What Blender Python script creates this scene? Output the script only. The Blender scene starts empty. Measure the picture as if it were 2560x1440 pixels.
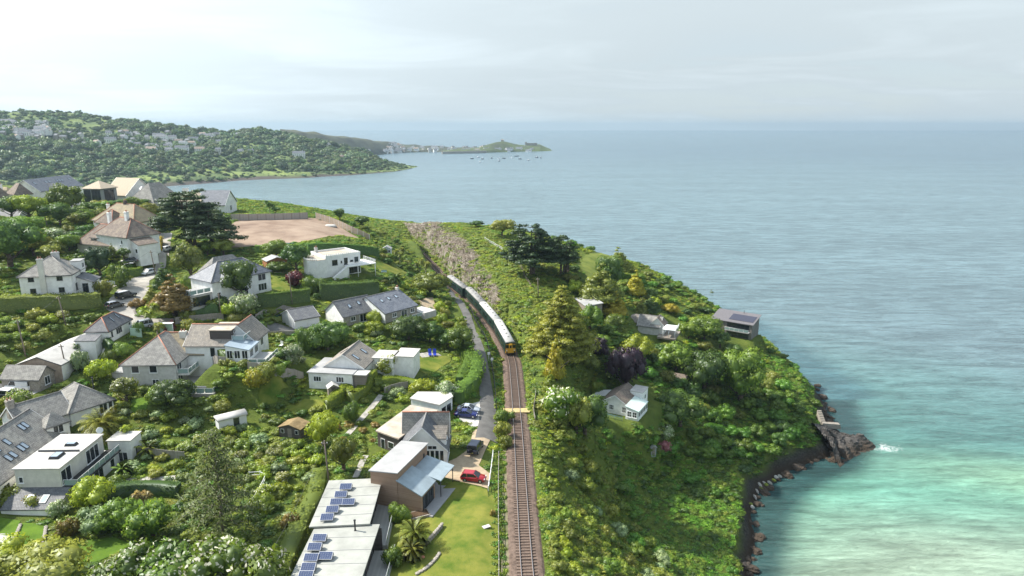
import bpy, bmesh, math, random
import numpy as np
from mathutils import Vector, Matrix
R = math.radians
random.seed(7); rng = np.random.default_rng(7)
sc = bpy.context.scene
COL = sc.collection

# ------------------------------------------------------------------ camera
CAM_Z = 85.0
FPX = 1707.0
PITCH = math.atan(394 / FPX) + 85.0 / 14000
SP, CP = math.sin(PITCH), math.cos(PITCH)
cam = bpy.data.cameras.new('camera'); cam_o = bpy.data.objects.new('camera', cam); COL.objects.link(cam_o)
cam_o.location = (0, 0, CAM_Z); cam_o.rotation_euler = (math.pi / 2 - PITCH, 0, 0)
cam.sensor_width = 36.0; cam.lens = 36.0 * FPX / 2560; cam.clip_start = 0.5; cam.clip_end = 40000
sc.camera = cam_o

# ------------------------------------------------------------------ sky, sun, exposure
SUN_AZ, SUN_EL = R(-72), R(46)           # azimuth measured from the view direction (+Y), negative = to the left
sun_dir = Vector((math.sin(SUN_AZ) * math.cos(SUN_EL), math.cos(SUN_AZ) * math.cos(SUN_EL), math.sin(SUN_EL)))
w = bpy.data.worlds.new('World'); sc.world = w; w.use_nodes = True
nt = w.node_tree; nt.nodes.clear()
def WN(t, **k):
    n = nt.nodes.new(t)
    for a, b in k.items(): setattr(n, a, b)
    return n
sky = WN('ShaderNodeTexSky', sky_type='NISHITA', sun_disc=False, sun_elevation=SUN_EL, sun_rotation=SUN_AZ,
         altitude=80, air_density=1.0, dust_density=0.4, ozone_density=2.6)
bg = WN('ShaderNodeBackground'); bg.inputs[1].default_value = 0.096
out = WN('ShaderNodeOutputWorld')
# thin high cloud: noise laid on a flat cloud layer, thicker where the layer is denser
tc = WN('ShaderNodeTexCoord'); sep = WN('ShaderNodeSeparateXYZ')
nt.links.new(tc.outputs['Generated'], sep.inputs[0])
zz = WN('ShaderNodeMath', operation='ADD'); zz.inputs[1].default_value = 0.10
nt.links.new(sep.outputs[2], zz.inputs[0])
mx = WN('ShaderNodeMath', operation='MAXIMUM'); mx.inputs[1].default_value = 0.05
nt.links.new(zz.outputs[0], mx.inputs[0])
dx = WN('ShaderNodeMath', operation='DIVIDE'); dy = WN('ShaderNodeMath', operation='DIVIDE')
nt.links.new(sep.outputs[0], dx.inputs[0]); nt.links.new(mx.outputs[0], dx.inputs[1])
nt.links.new(sep.outputs[1], dy.inputs[0]); nt.links.new(mx.outputs[0], dy.inputs[1])
cmb = WN('ShaderNodeCombineXYZ')
nt.links.new(dx.outputs[0], cmb.inputs[0]); nt.links.new(dy.outputs[0], cmb.inputs[1])
def cloud(scale, detail, rough, lo, hi, off, sq=(1, 1, 1), dist=0.0):
    m = WN('ShaderNodeMapping'); m.inputs['Location'].default_value = off; m.inputs['Scale'].default_value = sq
    nt.links.new(cmb.outputs[0], m.inputs[0])
    n = WN('ShaderNodeTexNoise'); n.inputs['Scale'].default_value = scale; n.inputs['Detail'].default_value = detail
    n.inputs['Roughness'].default_value = rough; n.inputs['Distortion'].default_value = dist
    nt.links.new(m.outputs[0], n.inputs['Vector'])
    r = WN('ShaderNodeMapRange', interpolation_type='SMOOTHSTEP'); r.inputs[1].default_value = lo; r.inputs[2].default_value = hi
    nt.links.new(n.outputs[0], r.inputs[0]); return r.outputs[0]
c1 = cloud(0.16, 3, 0.5, 0.30, 0.70, (4.3, 2.2, 0))
c2 = cloud(0.55, 6, 0.58, 0.42, 0.74, (1.7, 7.4, 0), (1, 1.5, 1), 0.6)
a1 = WN('ShaderNodeMath', operation='MULTIPLY'); a1.inputs[1].default_value = 0.5; nt.links.new(c1, a1.inputs[0])
a2 = WN('ShaderNodeMath', operation='MULTIPLY'); a2.inputs[1].default_value = 0.5; nt.links.new(c2, a2.inputs[0])
aa = WN('ShaderNodeMath', operation='ADD', use_clamp=True); nt.links.new(a1.outputs[0], aa.inputs[0]); nt.links.new(a2.outputs[0], aa.inputs[1])
ab = WN('ShaderNodeMath', operation='ADD', use_clamp=True); ab.inputs[1].default_value = 0.42; nt.links.new(aa.outputs[0], ab.inputs[0])
# the layer looks thicker towards the horizon
el = WN('ShaderNodeMapRange'); el.inputs[1].default_value = 0.0; el.inputs[2].default_value = 0.35; el.inputs[3].default_value = 0.5; el.inputs[4].default_value = 0.0; nt.links.new(sep.outputs[2], el.inputs[0])
ac = WN('ShaderNodeMath', operation='ADD', use_clamp=True); nt.links.new(ab.outputs[0], ac.inputs[0]); nt.links.new(el.outputs[0], ac.inputs[1]); ab = ac
# cloud brightness: forward scattering makes the layer brighter towards the sun
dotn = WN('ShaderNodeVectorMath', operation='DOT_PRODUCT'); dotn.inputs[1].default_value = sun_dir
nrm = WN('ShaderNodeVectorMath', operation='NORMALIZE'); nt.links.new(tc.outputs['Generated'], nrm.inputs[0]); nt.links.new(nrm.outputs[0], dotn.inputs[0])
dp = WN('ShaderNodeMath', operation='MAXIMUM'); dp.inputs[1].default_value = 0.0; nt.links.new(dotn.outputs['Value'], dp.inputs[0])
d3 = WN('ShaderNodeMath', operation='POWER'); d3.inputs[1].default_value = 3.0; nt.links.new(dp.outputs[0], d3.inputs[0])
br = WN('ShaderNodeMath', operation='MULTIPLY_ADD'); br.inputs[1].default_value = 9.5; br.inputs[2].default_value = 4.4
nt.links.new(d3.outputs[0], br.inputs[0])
# thin and thick parts of the layer differ in brightness
cv = WN('ShaderNodeMapRange'); cv.inputs[3].default_value = 0.84; cv.inputs[4].default_value = 1.08; cs = WN('ShaderNodeMath', operation='MULTIPLY_ADD'); cs.inputs[1].default_value = 0.55; nt.links.new(c2, cs.inputs[0])
ch = WN('ShaderNodeMath', operation='MULTIPLY'); ch.inputs[1].default_value = 0.6; nt.links.new(c1, ch.inputs[0]); nt.links.new(ch.outputs[0], cs.inputs[2]); nt.links.new(cs.outputs[0], cv.inputs[0])
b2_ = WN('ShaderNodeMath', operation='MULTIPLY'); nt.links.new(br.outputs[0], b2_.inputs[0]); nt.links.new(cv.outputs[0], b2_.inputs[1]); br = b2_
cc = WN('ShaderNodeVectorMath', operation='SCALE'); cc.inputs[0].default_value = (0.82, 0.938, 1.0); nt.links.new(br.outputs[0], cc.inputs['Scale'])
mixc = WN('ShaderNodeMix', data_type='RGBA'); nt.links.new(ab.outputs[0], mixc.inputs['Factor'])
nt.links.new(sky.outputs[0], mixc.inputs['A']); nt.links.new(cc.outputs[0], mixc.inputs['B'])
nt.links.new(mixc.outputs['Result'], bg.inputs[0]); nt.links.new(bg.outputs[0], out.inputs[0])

sl = bpy.data.lights.new('sun', 'SUN'); sun = bpy.data.objects.new('sun', sl); COL.objects.link(sun)
sl.energy = 3.8; sl.angle = R(2.5); sl.color = (1.0, 0.94, 0.84)
sun.rotation_euler = sun_dir.to_track_quat('Z', 'Y').to_euler()
sc.view_settings.view_transform = 'Standard'; sc.view_settings.look = 'None'
sc.view_settings.gamma = 1; sc.view_settings.use_curve_mapping = False
sc.view_settings.exposure = 1.08
sc.render.engine = 'CYCLES'
cy = sc.cycles
cy.use_denoising = True; cy.max_bounces = 6; cy.diffuse_bounces = 3; cy.glossy_bounces = 2
cy.transmission_bounces = 3; cy.transparent_max_bounces = 6; cy.volume_bounces = 0
cy.caustics_reflective = False; cy.caustics_refractive = False
try: cy.denoiser = 'OPENIMAGEDENOISE'
except Exception: pass

# ------------------------------------------------------------------ photo geometry -> places in the world
def ray(px, py):
    u = (px - 1280) / FPX; v = (py - 720) / FPX
    return u, CP - v * SP, -(SP + v * CP)
def at(px, py, z):
    """world point at height z seen at (px, py)"""
    dx, dy, dz = ray(px, py); t = (z - CAM_Z) / dz
    return Vector((dx * t, dy * t, z))
def at_depth(px, py, Y):
    dx, dy, dz = ray(px, py); t = Y / dy
    return Vector((dx * t, Y, CAM_Z + dz * t))

# ------------------------------------------------------------------ object helpers
def tag(o, label=None, cat=None, group=None, kind=None):
    if label: o['label'] = label
    if cat: o['category'] = cat
    if group: o['group'] = group
    if kind: o['kind'] = kind
    return o
def empty(name, loc=(0, 0, 0), rz=0.0):
    o = bpy.data.objects.new(name, None); COL.objects.link(o); o.location = loc; o.rotation_euler = (0, 0, rz)
    o.empty_display_size = 0.3
    return o
def link(name, me, parent=None, loc=(0, 0, 0), rz=0.0, rot=None, scale=None):
    o = bpy.data.objects.new(name, me); COL.objects.link(o); o.parent = parent; o.location = loc
    o.rotation_euler = rot if rot else (0, 0, rz)
    if scale: o.scale = scale if hasattr(scale, '__len__') else (scale,) * 3
    return o
class MB:
    def __init__(s): s.v = []; s.f = []; s.sm = []
    def add(s, vs, fs, smooth=False):
        k = len(s.v); s.v += [tuple(p) for p in vs]; s.f += [tuple(i + k for i in q) for q in fs]; s.sm += [smooth] * len(fs); return s
    def box(s, x0, x1, y0, y1, z0, z1):
        return s.add([(x0, y0, z0), (x1, y0, z0), (x1, y1, z0), (x0, y1, z0), (x0, y0, z1), (x1, y0, z1), (x1, y1, z1), (x0, y1, z1)],
                     [(3, 2, 1, 0), (4, 5, 6, 7), (0, 1, 5, 4), (1, 2, 6, 5), (2, 3, 7, 6), (3, 0, 4, 7)])
    def hexa(s, lo, hi):
        """8 corner prism: lo = 4 points counter-clockwise, hi = 4 points above them"""
        return s.add(list(lo) + list(hi), [(3, 2, 1, 0), (4, 5, 6, 7), (0, 1, 5, 4), (1, 2, 6, 5), (2, 3, 7, 6), (3, 0, 4, 7)])
    def prism(s, poly, z0, z1):
        n = len(poly); vs = [(x, y, z0) for x, y in poly] + [(x, y, z1) for x, y in poly]
        fs = [tuple(range(n - 1, -1, -1)), tuple(range(n, 2 * n))] + [(i, (i + 1) % n, n + (i + 1) % n, n + i) for i in range(n)]
        return s.add(vs, fs)
    def slab(s, pts, t):
        """sloping slab: pts = top polygon (any plane), t = thickness straight down"""
        n = len(pts); vs = [tuple(p) for p in pts] + [(p[0], p[1], p[2] - t) for p in pts]
        fs = [tuple(range(n)), tuple(range(2 * n - 1, n - 1, -1))] + [(i, n + i, n + (i + 1) % n, (i + 1) % n) for i in range(n)]
        return s.add(vs, fs)
    def bar(s, a, b, r, n=6, r2=None, smooth=True):
        a = Vector(a); b = Vector(b); d = (b - a)
        if d.length < 1e-6: return s
        d.normalize(); q = d.orthogonal().normalized(); p = d.cross(q); r2 = r if r2 is None else r2
        vs = []
        for c, rr in ((a, r), (b, r2)):
            for i in range(n):
                t = 2 * math.pi * i / n; vs.append(c + (q * math.cos(t) + p * math.sin(t)) * rr)
        fs = [(i, (i + 1) % n, n + (i + 1) % n, n + i) for i in range(n)]
        k = len(s.v); s.v += [tuple(p) for p in vs]; s.f += [tuple(i + k for i in q) for q in fs]; s.sm += [smooth] * n
        s.f += [tuple(k + i for i in range(n - 1, -1, -1)), tuple(k + n + i for i in range(n))]; s.sm += [False, False]
        return s
    def tube(s, pts, rs, n=6):
        for i in range(len(pts) - 1): s.bar(pts[i], pts[i + 1], rs[i], n, rs[i + 1])
        return s
    def mesh(s, name, mat):
        me = bpy.data.meshes.new(name); me.from_pydata(s.v, [], s.f)
        if any(s.sm): me.polygons.foreach_set('use_smooth', s.sm)
        if mat: me.materials.append(mat)
        me.update(); return me
    def build(s, name, mat, parent=None, loc=(0, 0, 0), rz=0.0):
        return link(name, s.mesh(name, mat), parent, loc, rz)
def copy_tree(o, parent=None, loc=None, rz=None, scale=None, label=None):
    c = o.copy(); COL.objects.link(c); c.parent = parent
    if loc is not None: c.location = loc
    if rz is not None: c.rotation_euler = (0, 0, rz)
    if scale is not None: c.scale = (scale,) * 3
    if label: c['label'] = label
    for ch in o.children: copy_tree(ch, c)
    return c

# ------------------------------------------------------------------ materials
MATS = {}
def mat(name, col, rough=0.8, spec=0.3, noise=0.0, scale=3.0, col2=None, bump=0.0, bscale=None, metal=0.0, detail=4, coords='Object', stretch=(1, 1, 1)):
    if name in MATS: return MATS[name]
    m = bpy.data.materials.new(name); m.use_nodes = True; t = m.node_tree; b = t.nodes['Principled BSDF']
    b.inputs['Base Color'].default_value = (*col, 1); b.inputs['Roughness'].default_value = rough
    b.inputs['Specular IOR Level'].default_value = spec; b.inputs['Metallic'].default_value = metal
    if noise or col2 or bump:
        c = t.nodes.new('ShaderNodeTexCoord'); mp = t.nodes.new('ShaderNodeMapping'); mp.inputs['Scale'].default_value = stretch
        t.links.new(c.outputs[coords], mp.inputs[0])
        n = t.nodes.new('ShaderNodeTexNoise'); n.inputs['Scale'].default_value = scale; n.inputs['Detail'].default_value = detail; n.inputs['Roughness'].default_value = 0.6
        t.links.new(mp.outputs[0], n.inputs['Vector'])
        if noise or col2:
            r = t.nodes.new('ShaderNodeMix'); r.data_type = 'RGBA'
            c2 = col2 if col2 else tuple(x * (1 - noise) for x in col); c1 = col if col2 else tuple(min(1, x * (1 + noise * 0.6)) for x in col)
            r.inputs['A'].default_value = (*c1, 1); r.inputs['B'].default_value = (*c2, 1)
            k = t.nodes.new('ShaderNodeMapRange'); k.inputs[1].default_value = 0.35; k.inputs[2].default_value = 0.68
            t.links.new(n.outputs[0], k.inputs[0]); t.links.new(k.outputs[0], r.inputs['Factor']); t.links.new(r.outputs['Result'], b.inputs['Base Color'])
        if bump:
            bp = t.nodes.new('ShaderNodeBump'); bp.inputs['Strength'].default_value = bump; bp.inputs['Distance'].default_value = 0.1
            if bscale:
                n2 = t.nodes.new('ShaderNodeTexNoise'); n2.inputs['Scale'].default_value = bscale; n2.inputs['Detail'].default_value = 5; t.links.new(mp.outputs[0], n2.inputs['Vector'])
                t.links.new(n2.outputs[0], bp.inputs['Height'])
            else: t.links.new(n.outputs[0], bp.inputs['Height'])
            t.links.new(bp.outputs[0], b.inputs['Normal'])
    MATS[name] = m; return m
def tiles(name, c1, c2, cm, w=0.32, h=0.24, rough=0.75, lichen=None, bump=0.5):
    """roof covering: courses of slates or tiles from the brick texture, in the slope's own UVs"""
    if name in MATS: return MATS[name]
    m = bpy.data.materials.new(name); m.use_nodes = True; t = m.node_tree; b = t.nodes['Principled BSDF']
    b.inputs['Roughness'].default_value = rough; b.inputs['Specular IOR Level'].default_value = 0.3
    uv = t.nodes.new('ShaderNodeUVMap'); uv.uv_map = 'UVMap'
    br = t.nodes.new('ShaderNodeTexBrick'); br.inputs['Scale'].default_value = 1.0
    br.inputs['Brick Width'].default_value = w; br.inputs['Row Height'].default_value = h; br.inputs['Mortar Size'].default_value = 0.018
    br.inputs['Color1'].default_value = (*c1, 1); br.inputs['Color2'].default_value = (*c2, 1); br.inputs['Mortar'].default_value = (*cm, 1)
    t.links.new(uv.outputs[0], br.inputs['Vector'])
    n = t.nodes.new('ShaderNodeTexNoise'); n.inputs['Scale'].default_value = 0.9; n.inputs['Detail'].default_value = 7; n.inputs['Roughness'].default_value = 0.7
    geo = t.nodes.new('ShaderNodeNewGeometry'); t.links.new(geo.outputs['Position'], n.inputs['Vector'])
    k = t.nodes.new('ShaderNodeMapRange'); k.inputs[1].default_value = 0.46; k.inputs[2].default_value = 0.72; k.inputs[4].default_value = 0.75
    t.links.new(n.outputs[0], k.inputs[0])
    mx = t.nodes.new('ShaderNodeMix'); mx.data_type = 'RGBA'; mx.inputs['B'].default_value = (*(lichen or tuple(min(1, x * 1.5) for x in c1)), 1)
    t.links.new(k.outputs[0], mx.inputs['Factor']); t.links.new(br.outputs[0], mx.inputs['A']); t.links.new(mx.outputs['Result'], b.inputs['Base Color'])
    bp = t.nodes.new('ShaderNodeBump'); bp.inputs['Strength'].default_value = bump; bp.inputs['Distance'].default_value = 0.04; bp.invert = True
    t.links.new(br.outputs['Fac'], bp.inputs['Height']); t.links.new(bp.outputs[0], b.inputs['Normal'])
    MATS[name] = m; return m
def boards(name, c1, c2, pitch=0.15, axis='Z', rough=0.85):
    """timber boarding: dark joints every `pitch`, tone varies board by board"""
    if name in MATS: return MATS[name]
    m = bpy.data.materials.new(name); m.use_nodes = True; t = m.node_tree; b = t.nodes['Principled BSDF']; b.inputs['Roughness'].default_value = rough
    b.inputs['Specular IOR Level'].default_value = 0.2
    c = t.nodes.new('ShaderNodeTexCoord'); s = t.nodes.new('ShaderNodeSeparateXYZ'); t.links.new(c.outputs['Object'], s.inputs[0])
    d = t.nodes.new('ShaderNodeMath'); d.operation = 'DIVIDE'; d.inputs[1].default_value = pitch; t.links.new(s.outputs['XYZ'.index(axis)], d.inputs[0])
    fl = t.nodes.new('ShaderNodeMath'); fl.operation = 'FLOOR'; t.links.new(d.outputs[0], fl.inputs[0])
    fr = t.nodes.new('ShaderNodeMath'); fr.operation = 'FRACT'; t.links.new(d.outputs[0], fr.inputs[0])
    wn = t.nodes.new('ShaderNodeTexWhiteNoise'); wn.noise_dimensions = '1D'; t.links.new(fl.outputs[0], wn.inputs['W'])
    n = t.nodes.new('ShaderNodeTexNoise'); n.inputs['Scale'].default_value = 1.4; n.inputs['Detail'].default_value = 5; t.links.new(c.outputs['Object'], n.inputs['Vector'])
    av = t.nodes.new('ShaderNodeMath'); av.operation = 'MULTIPLY_ADD'; av.inputs[1].default_value = 0.5; t.links.new(wn.outputs[0], av.inputs[0])
    hv = t.nodes.new('ShaderNodeMath'); hv.operation = 'MULTIPLY'; hv.inputs[1].default_value = 0.6; t.links.new(n.outputs[0], hv.inputs[0]); t.links.new(hv.outputs[0], av.inputs[2])
    mx = t.nodes.new('ShaderNodeMix'); mx.data_type = 'RGBA'; mx.inputs['A'].default_value = (*c1, 1); mx.inputs['B'].default_value = (*c2, 1); t.links.new(av.outputs[0], mx.inputs['Factor'])
    gp = t.nodes.new('ShaderNodeMath'); gp.operation = 'GREATER_THAN'; gp.inputs[1].default_value = 0.1; t.links.new(fr.outputs[0], gp.inputs[0])
    t.links.new(mx.outputs['Result'], b.inputs['Base Color'])
    bp = t.nodes.new('ShaderNodeBump'); bp.inputs['Strength'].default_value = 0.9; bp.inputs['Distance'].default_value = 0.05; t.links.new(gp.outputs[0], bp.inputs['Height']); t.links.new(bp.outputs[0], b.inputs['Normal'])
    MATS[name] = m; return m
# ------------------------------------------------------------------ terrain: heights known at places in the photo, joined by a smooth surface
RAIL_Z = 30.0
CTRL = [  # px, py, height
 (0,1440,30),(300,1440,30),(600,1440,30),(800,1440,30),(1000,1440,29.6),(1200,1440,29.8),(-300,1440,31),
 (0,1250,31.5),(300,1250,30.5),(600,1250,30),(800,1250,30),(1000,1300,30),(1180,1250,30),(1180,1150,30.2),(900,1150,30.6),(-300,1250,33),
 (0,1090,34),(250,1090,33),(500,1090,32),(700,1080,31.5),(850,1060,31.5),(1000,1080,31),(1200,1060,30.6),(-300,1090,37),
 (0,990,37.5),(250,1000,36),(500,1000,34.5),(750,990,33.5),(950,990,33),(1080,990,32),(1215,990,31),
 (0,900,41),(170,950,38.5),(370,965,36),(560,950,35.5),(650,900,37),(850,960,35),(1000,900,35),(1120,910,33.5),(1210,920,31.4),(-300,900,46),
 (0,800,45),(150,800,44),(330,830,42),(480,820,41),(600,830,40),(750,820,39.5),(900,815,38.5),(1050,800,36.5),(1130,800,33.5),(1185,830,31.7),
 (0,745,48),(200,745,47),(310,740,45.5),(420,740,45),(560,720,45),(660,735,44),(850,720,42.5),(1000,740,39.5),(1090,740,35),(1140,745,32.2),(-300,745,54),
 (100,700,49),(330,680,47),(600,690,46),(800,690,44.5),(920,688,43.5),(1000,680,40.5),(1080,690,35.4),(1112,705,33),
 (250,640,50),(400,640,48.5),(550,640,48),(700,640,47.5),(800,640,47.5),(960,640,43.5),(1030,640,37.5),(1075,665,35.2),
 (0,600,54),(200,600,52),(450,600,50.5),(600,610,49.5),(750,610,49.5),(900,600,48.5),(970,600,42.5),(1000,605,38),
 (0,540,57),(300,540,54),(600,545,51),(780,540,51),(850,550,49.5),(920,570,46.5),
 (0,500,58),(200,500,56),(400,505,53),(550,520,51.5),(-300,520,64),
 # the far end of the cutting and the headland east of the line
 (985,559,38),(1050,556,41),(1150,557,42),(1250,563,42),(1330,585,41.5),(1400,605,39),(1500,632,35),(1600,662,30),(1700,712,24),(1800,782,17.5),
 (1880,855,12.5),(1960,932,9.5),(2040,1010,7.5),(2055,1050,6.5),
 (1200,600,42),(1250,622,41.5),(1290,665,40),(1325,720,38),(1350,790,35),(1365,850,33),(1370,920,31.5),(1360,1000,30.6),(1360,1100,30.2),(1380,1250,29.4),(1420,1440,28),
 (1400,660,40),(1450,670,37),(1420,760,34),(1550,700,31.5),(1500,790,30),(1600,770,26),(1620,845,23),(1680,780,23),(1750,825,19.5),(1830,850,17),
 (1500,900,27),(1430,980,28.5),(1450,1060,26.5),(1560,1060,20.5),(1640,1020,18.5),(1700,950,17.5),(1780,900,16),(1850,950,12),(1950,1000,8.5),(1800,1020,10.5),
 (1480,1150,20.5),(1590,1180,9.5),(1700,1130,9.5),(1800,1130,7.5),(1900,1090,6.0),(1990,1070,5.2),
 (1400,1300,29.6),(1450,1300,25.5),(1500,1300,17),(1560,1300,10.5),(1650,1300,7),(1760,1280,5.5),(1830,1230,4.2),(1800,1380,4.5),(1840,1330,3.8),
 (1470,1440,28.5),(1520,1440,24.5),(1590,1440,14),(1690,1440,8.5),(1790,1440,5),
]
CX = np.array([tuple(at(*c)) for c in CTRL])
EXTRA = np.array([  # ground the photo does not show, on down to the sea behind the ridge
 (-30,40,29),(5,40,28.5),(25,60,18),(-80,30,30),(-160,60,34),(-260,120,45),(-330,200,58),(-400,330,66),(-400,430,50),(-300,420,45),(-200,400,42),(-120,400,38),(-80,420,28),
 (-45,400,28),(-10,370,25),(30,330,22),(60,300,18),(78,270,14),(-250,330,58),(-180,330,54),(-120,330,50)], float)
P = np.vstack([CX, EXTRA])
# shore line (z = 0), world metres
SHORE_PX = [(1862,1440),(1884,1350),(1872,1290),(1890,1235),(1945,1185),(2035,1152),(2075,1140)]
SHORE = [(26,-40),(36,20),(42,70)] + [tuple(at(x, y, 0)[:2]) for x, y in SHORE_PX] + \
    [(94,190),(99,205),(101,235),(99,262),(90,305),(68,345),(25,388),(-30,425),(-80,468),(-180,490),(-300,510),(-480,520),(-700,520),(-700,-40)]
SHORE = np.array(SHORE)
def seg_dist(px, py, poly, closed=True):
    d = np.full(px.shape, 1e9); n = len(poly)
    for i in range(n if closed else n - 1):
        a = poly[i]; b = poly[(i + 1) % n]; ab = b - a; L = ab @ ab + 1e-9
        t = np.clip(((px - a[0]) * ab[0] + (py - a[1]) * ab[1]) / L, 0, 1)
        d = np.minimum(d, np.hypot(px - a[0] - t * ab[0], py - a[1] - t * ab[1]))
    return d
def inside(px, py, poly):
    c = np.zeros(px.shape, bool); n = len(poly)
    for i in range(n):
        x0, y0 = poly[i]; x1, y1 = poly[(i + 1) % n]
        if y0 == y1: continue
        k = ((y0 > py) != (y1 > py)) & (px < (x1 - x0) * (py - y0) / (y1 - y0) + x0); c ^= k
    return c
def spline(pts, n=12):
    p = np.array(pts, float); p = np.vstack([2 * p[0] - p[1], p, 2 * p[-1] - p[-2]]); o = []
    for i in range(1, len(p) - 2):
        for t in np.linspace(0, 1, n, endpoint=False):
            o.append(0.5 * ((2 * p[i]) + (-p[i-1] + p[i+1]) * t + (2*p[i-1] - 5*p[i] + 4*p[i+1] - p[i+2]) * t*t + (-p[i-1] + 3*p[i] - 3*p[i+1] + p[i+2]) * t**3))
    o.append(p[-2]); return np.array(o)
def resample(pts, step):
    d = np.r_[0, np.cumsum(np.linalg.norm(np.diff(pts, axis=0), axis=1))]; s = np.arange(0, d[-1], step)
    return np.stack([np.interp(s, d, pts[:, k]) for k in range(pts.shape[1])], 1)
RAIL_PTS = [(3.6, 30), (2.9, 60)] + [tuple(at(x, y, 30)[:2]) for x, y in [(1319,1440),(1305,1240),(1295,1080),(1285,950),(1277,893)]] + \
    [tuple(at(x, y, 33.6)[:2]) for x, y in [(1250,806),(1215,763),(1179,724),(1135,696)]] + [tuple(at(x, y, 30)[:2]) for x, y in [(1060,640),(1000,588)]] + [(-95,420)]
RAIL = resample(spline(RAIL_PTS), 0.65)
GX0, GX1, GY0, GY1, GS = -420.0, 118.0, 20.0, 520.0, 1.25
gx = np.arange(GX0, GX1 + 0.01, GS); gy = np.arange(GY0, GY1 + 0.01, GS); XX, YY = np.meshgrid(gx, gy)
def rbf(P):
    n = len(P); A = np.hypot(P[:, None, 0] - P[None, :, 0], P[:, None, 1] - P[None, :, 1])
    M = np.zeros((n + 3, n + 3)); M[:n, :n] = A; M[:n, n] = 1; M[:n, n+1:n+3] = P[:, :2]; M[n, :n] = 1; M[n+1:n+3, :n] = P[:, :2].T
    wts = np.linalg.solve(M, np.r_[P[:, 2], 0, 0, 0])
    def f(x, y):
        z = wts[n] + wts[n+1] * x + wts[n+2] * y
        for i in range(n): z = z + wts[i] * np.hypot(x - P[i, 0], y - P[i, 1])
        return z
    return f
def blur(a, k):
    for _ in range(k):
        p = np.pad(a, 1, mode='edge'); a = (p[:-2, 1:-1] + p[2:, 1:-1] + p[1:-1, :-2] + p[1:-1, 2:] + 2 * p[1:-1, 1:-1]) / 6
    return a
def smooth(a, b, x):
    t = np.clip((x - a) / (b - a), 0, 1); return t * t * (3 - 2 * t)
def vnoise(x, y, s, seed=0):
    """value noise for relief"""
    x = x / s + seed * 17.3; y = y / s - seed * 9.1; xi = np.floor(x).astype(int); yi = np.floor(y).astype(int); fx = x - xi; fy = y - yi
    def h(a, b): n = np.sin(a * 127.1 + b * 311.7 + seed * 74.7) * 43758.5453; return n - np.floor(n)
    fx = fx * fx * (3 - 2 * fx); fy = fy * fy * (3 - 2 * fy)
    return (h(xi, yi) * (1 - fx) + h(xi + 1, yi) * fx) * (1 - fy) + (h(xi, yi + 1) * (1 - fx) + h(xi + 1, yi + 1) * fx) * fy
ZZ = blur(rbf(P)(XX, YY), 4)
dS = seg_dist(XX, YY, SHORE); inS = inside(XX, YY, SHORE); dR = seg_dist(XX, YY, RAIL[::6], False)
ZZ = np.minimum(ZZ, 0.3 + 0.95 * dS + 1.6 * (vnoise(XX, YY, 5, 1) - 0.3) * (dS > 1))
ZZ = np.where(inS, np.maximum(ZZ, 0.15), -np.minimum(4, 0.35 * dS))
rail_w = smooth(2.9, 6.5, dR); ZZ = 29.55 * (1 - rail_w) + ZZ * rail_w
ZZ = ZZ + inS * rail_w * smooth(3, 12, dS) * (0.5 * (vnoise(XX, YY, 7, 2) - 0.5) + 0.35 * (vnoise(XX, YY, 2.6, 3) - 0.5)) * np.where(XX > RAIL[np.clip(((YY - 30) / 0.65).astype(int), 0, len(RAIL) - 1), 0], 1.6, 0.45)
FLATS = []      # building plots and yards: (centre, axis u, half extents, height) are levelled before the sheet is made
def level(c, u, hu, hw, z, soft=2.0):
    global ZZ
    u = Vector((u[0], u[1])).normalized(); dx = XX - c[0]; dy = YY - c[1]
    a = np.abs(dx * u[0] + dy * u[1]) - hu; b = np.abs(-dx * u[1] + dy * u[0]) - hw
    d = np.maximum(np.maximum(a, b), 0); k = 1 - smooth(0, soft, d); k *= (dR > 5.5); ZZ = ZZ * (1 - k) + z * k
def H(x, y):
    i = np.clip((np.asarray(x, float) - GX0) / GS, 0, len(gx) - 1.001); j = np.clip((np.asarray(y, float) - GY0) / GS, 0, len(gy) - 1.001)
    a = i.astype(int); b = j.astype(int); fx = i - a; fy = j - b
    return (ZZ[b, a] * (1 - fx) + ZZ[b, a+1] * fx) * (1 - fy) + (ZZ[b+1, a] * (1 - fx) + ZZ[b+1, a+1] * fx) * fy
def on(px, py):
    """where the line of sight through (px, py) meets the ground"""
    dx, dy, dz = ray(px, py); t = np.arange(40, 700, 0.5); z = CAM_Z + dz * t
    x = dx * t; y = dy * t; k = np.nonzero(z <= H(x, y))[0]
    k = k[0] if len(k) else len(t) - 1
    return Vector((x[k], y[k], float(H(x[k], y[k]))))
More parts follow.
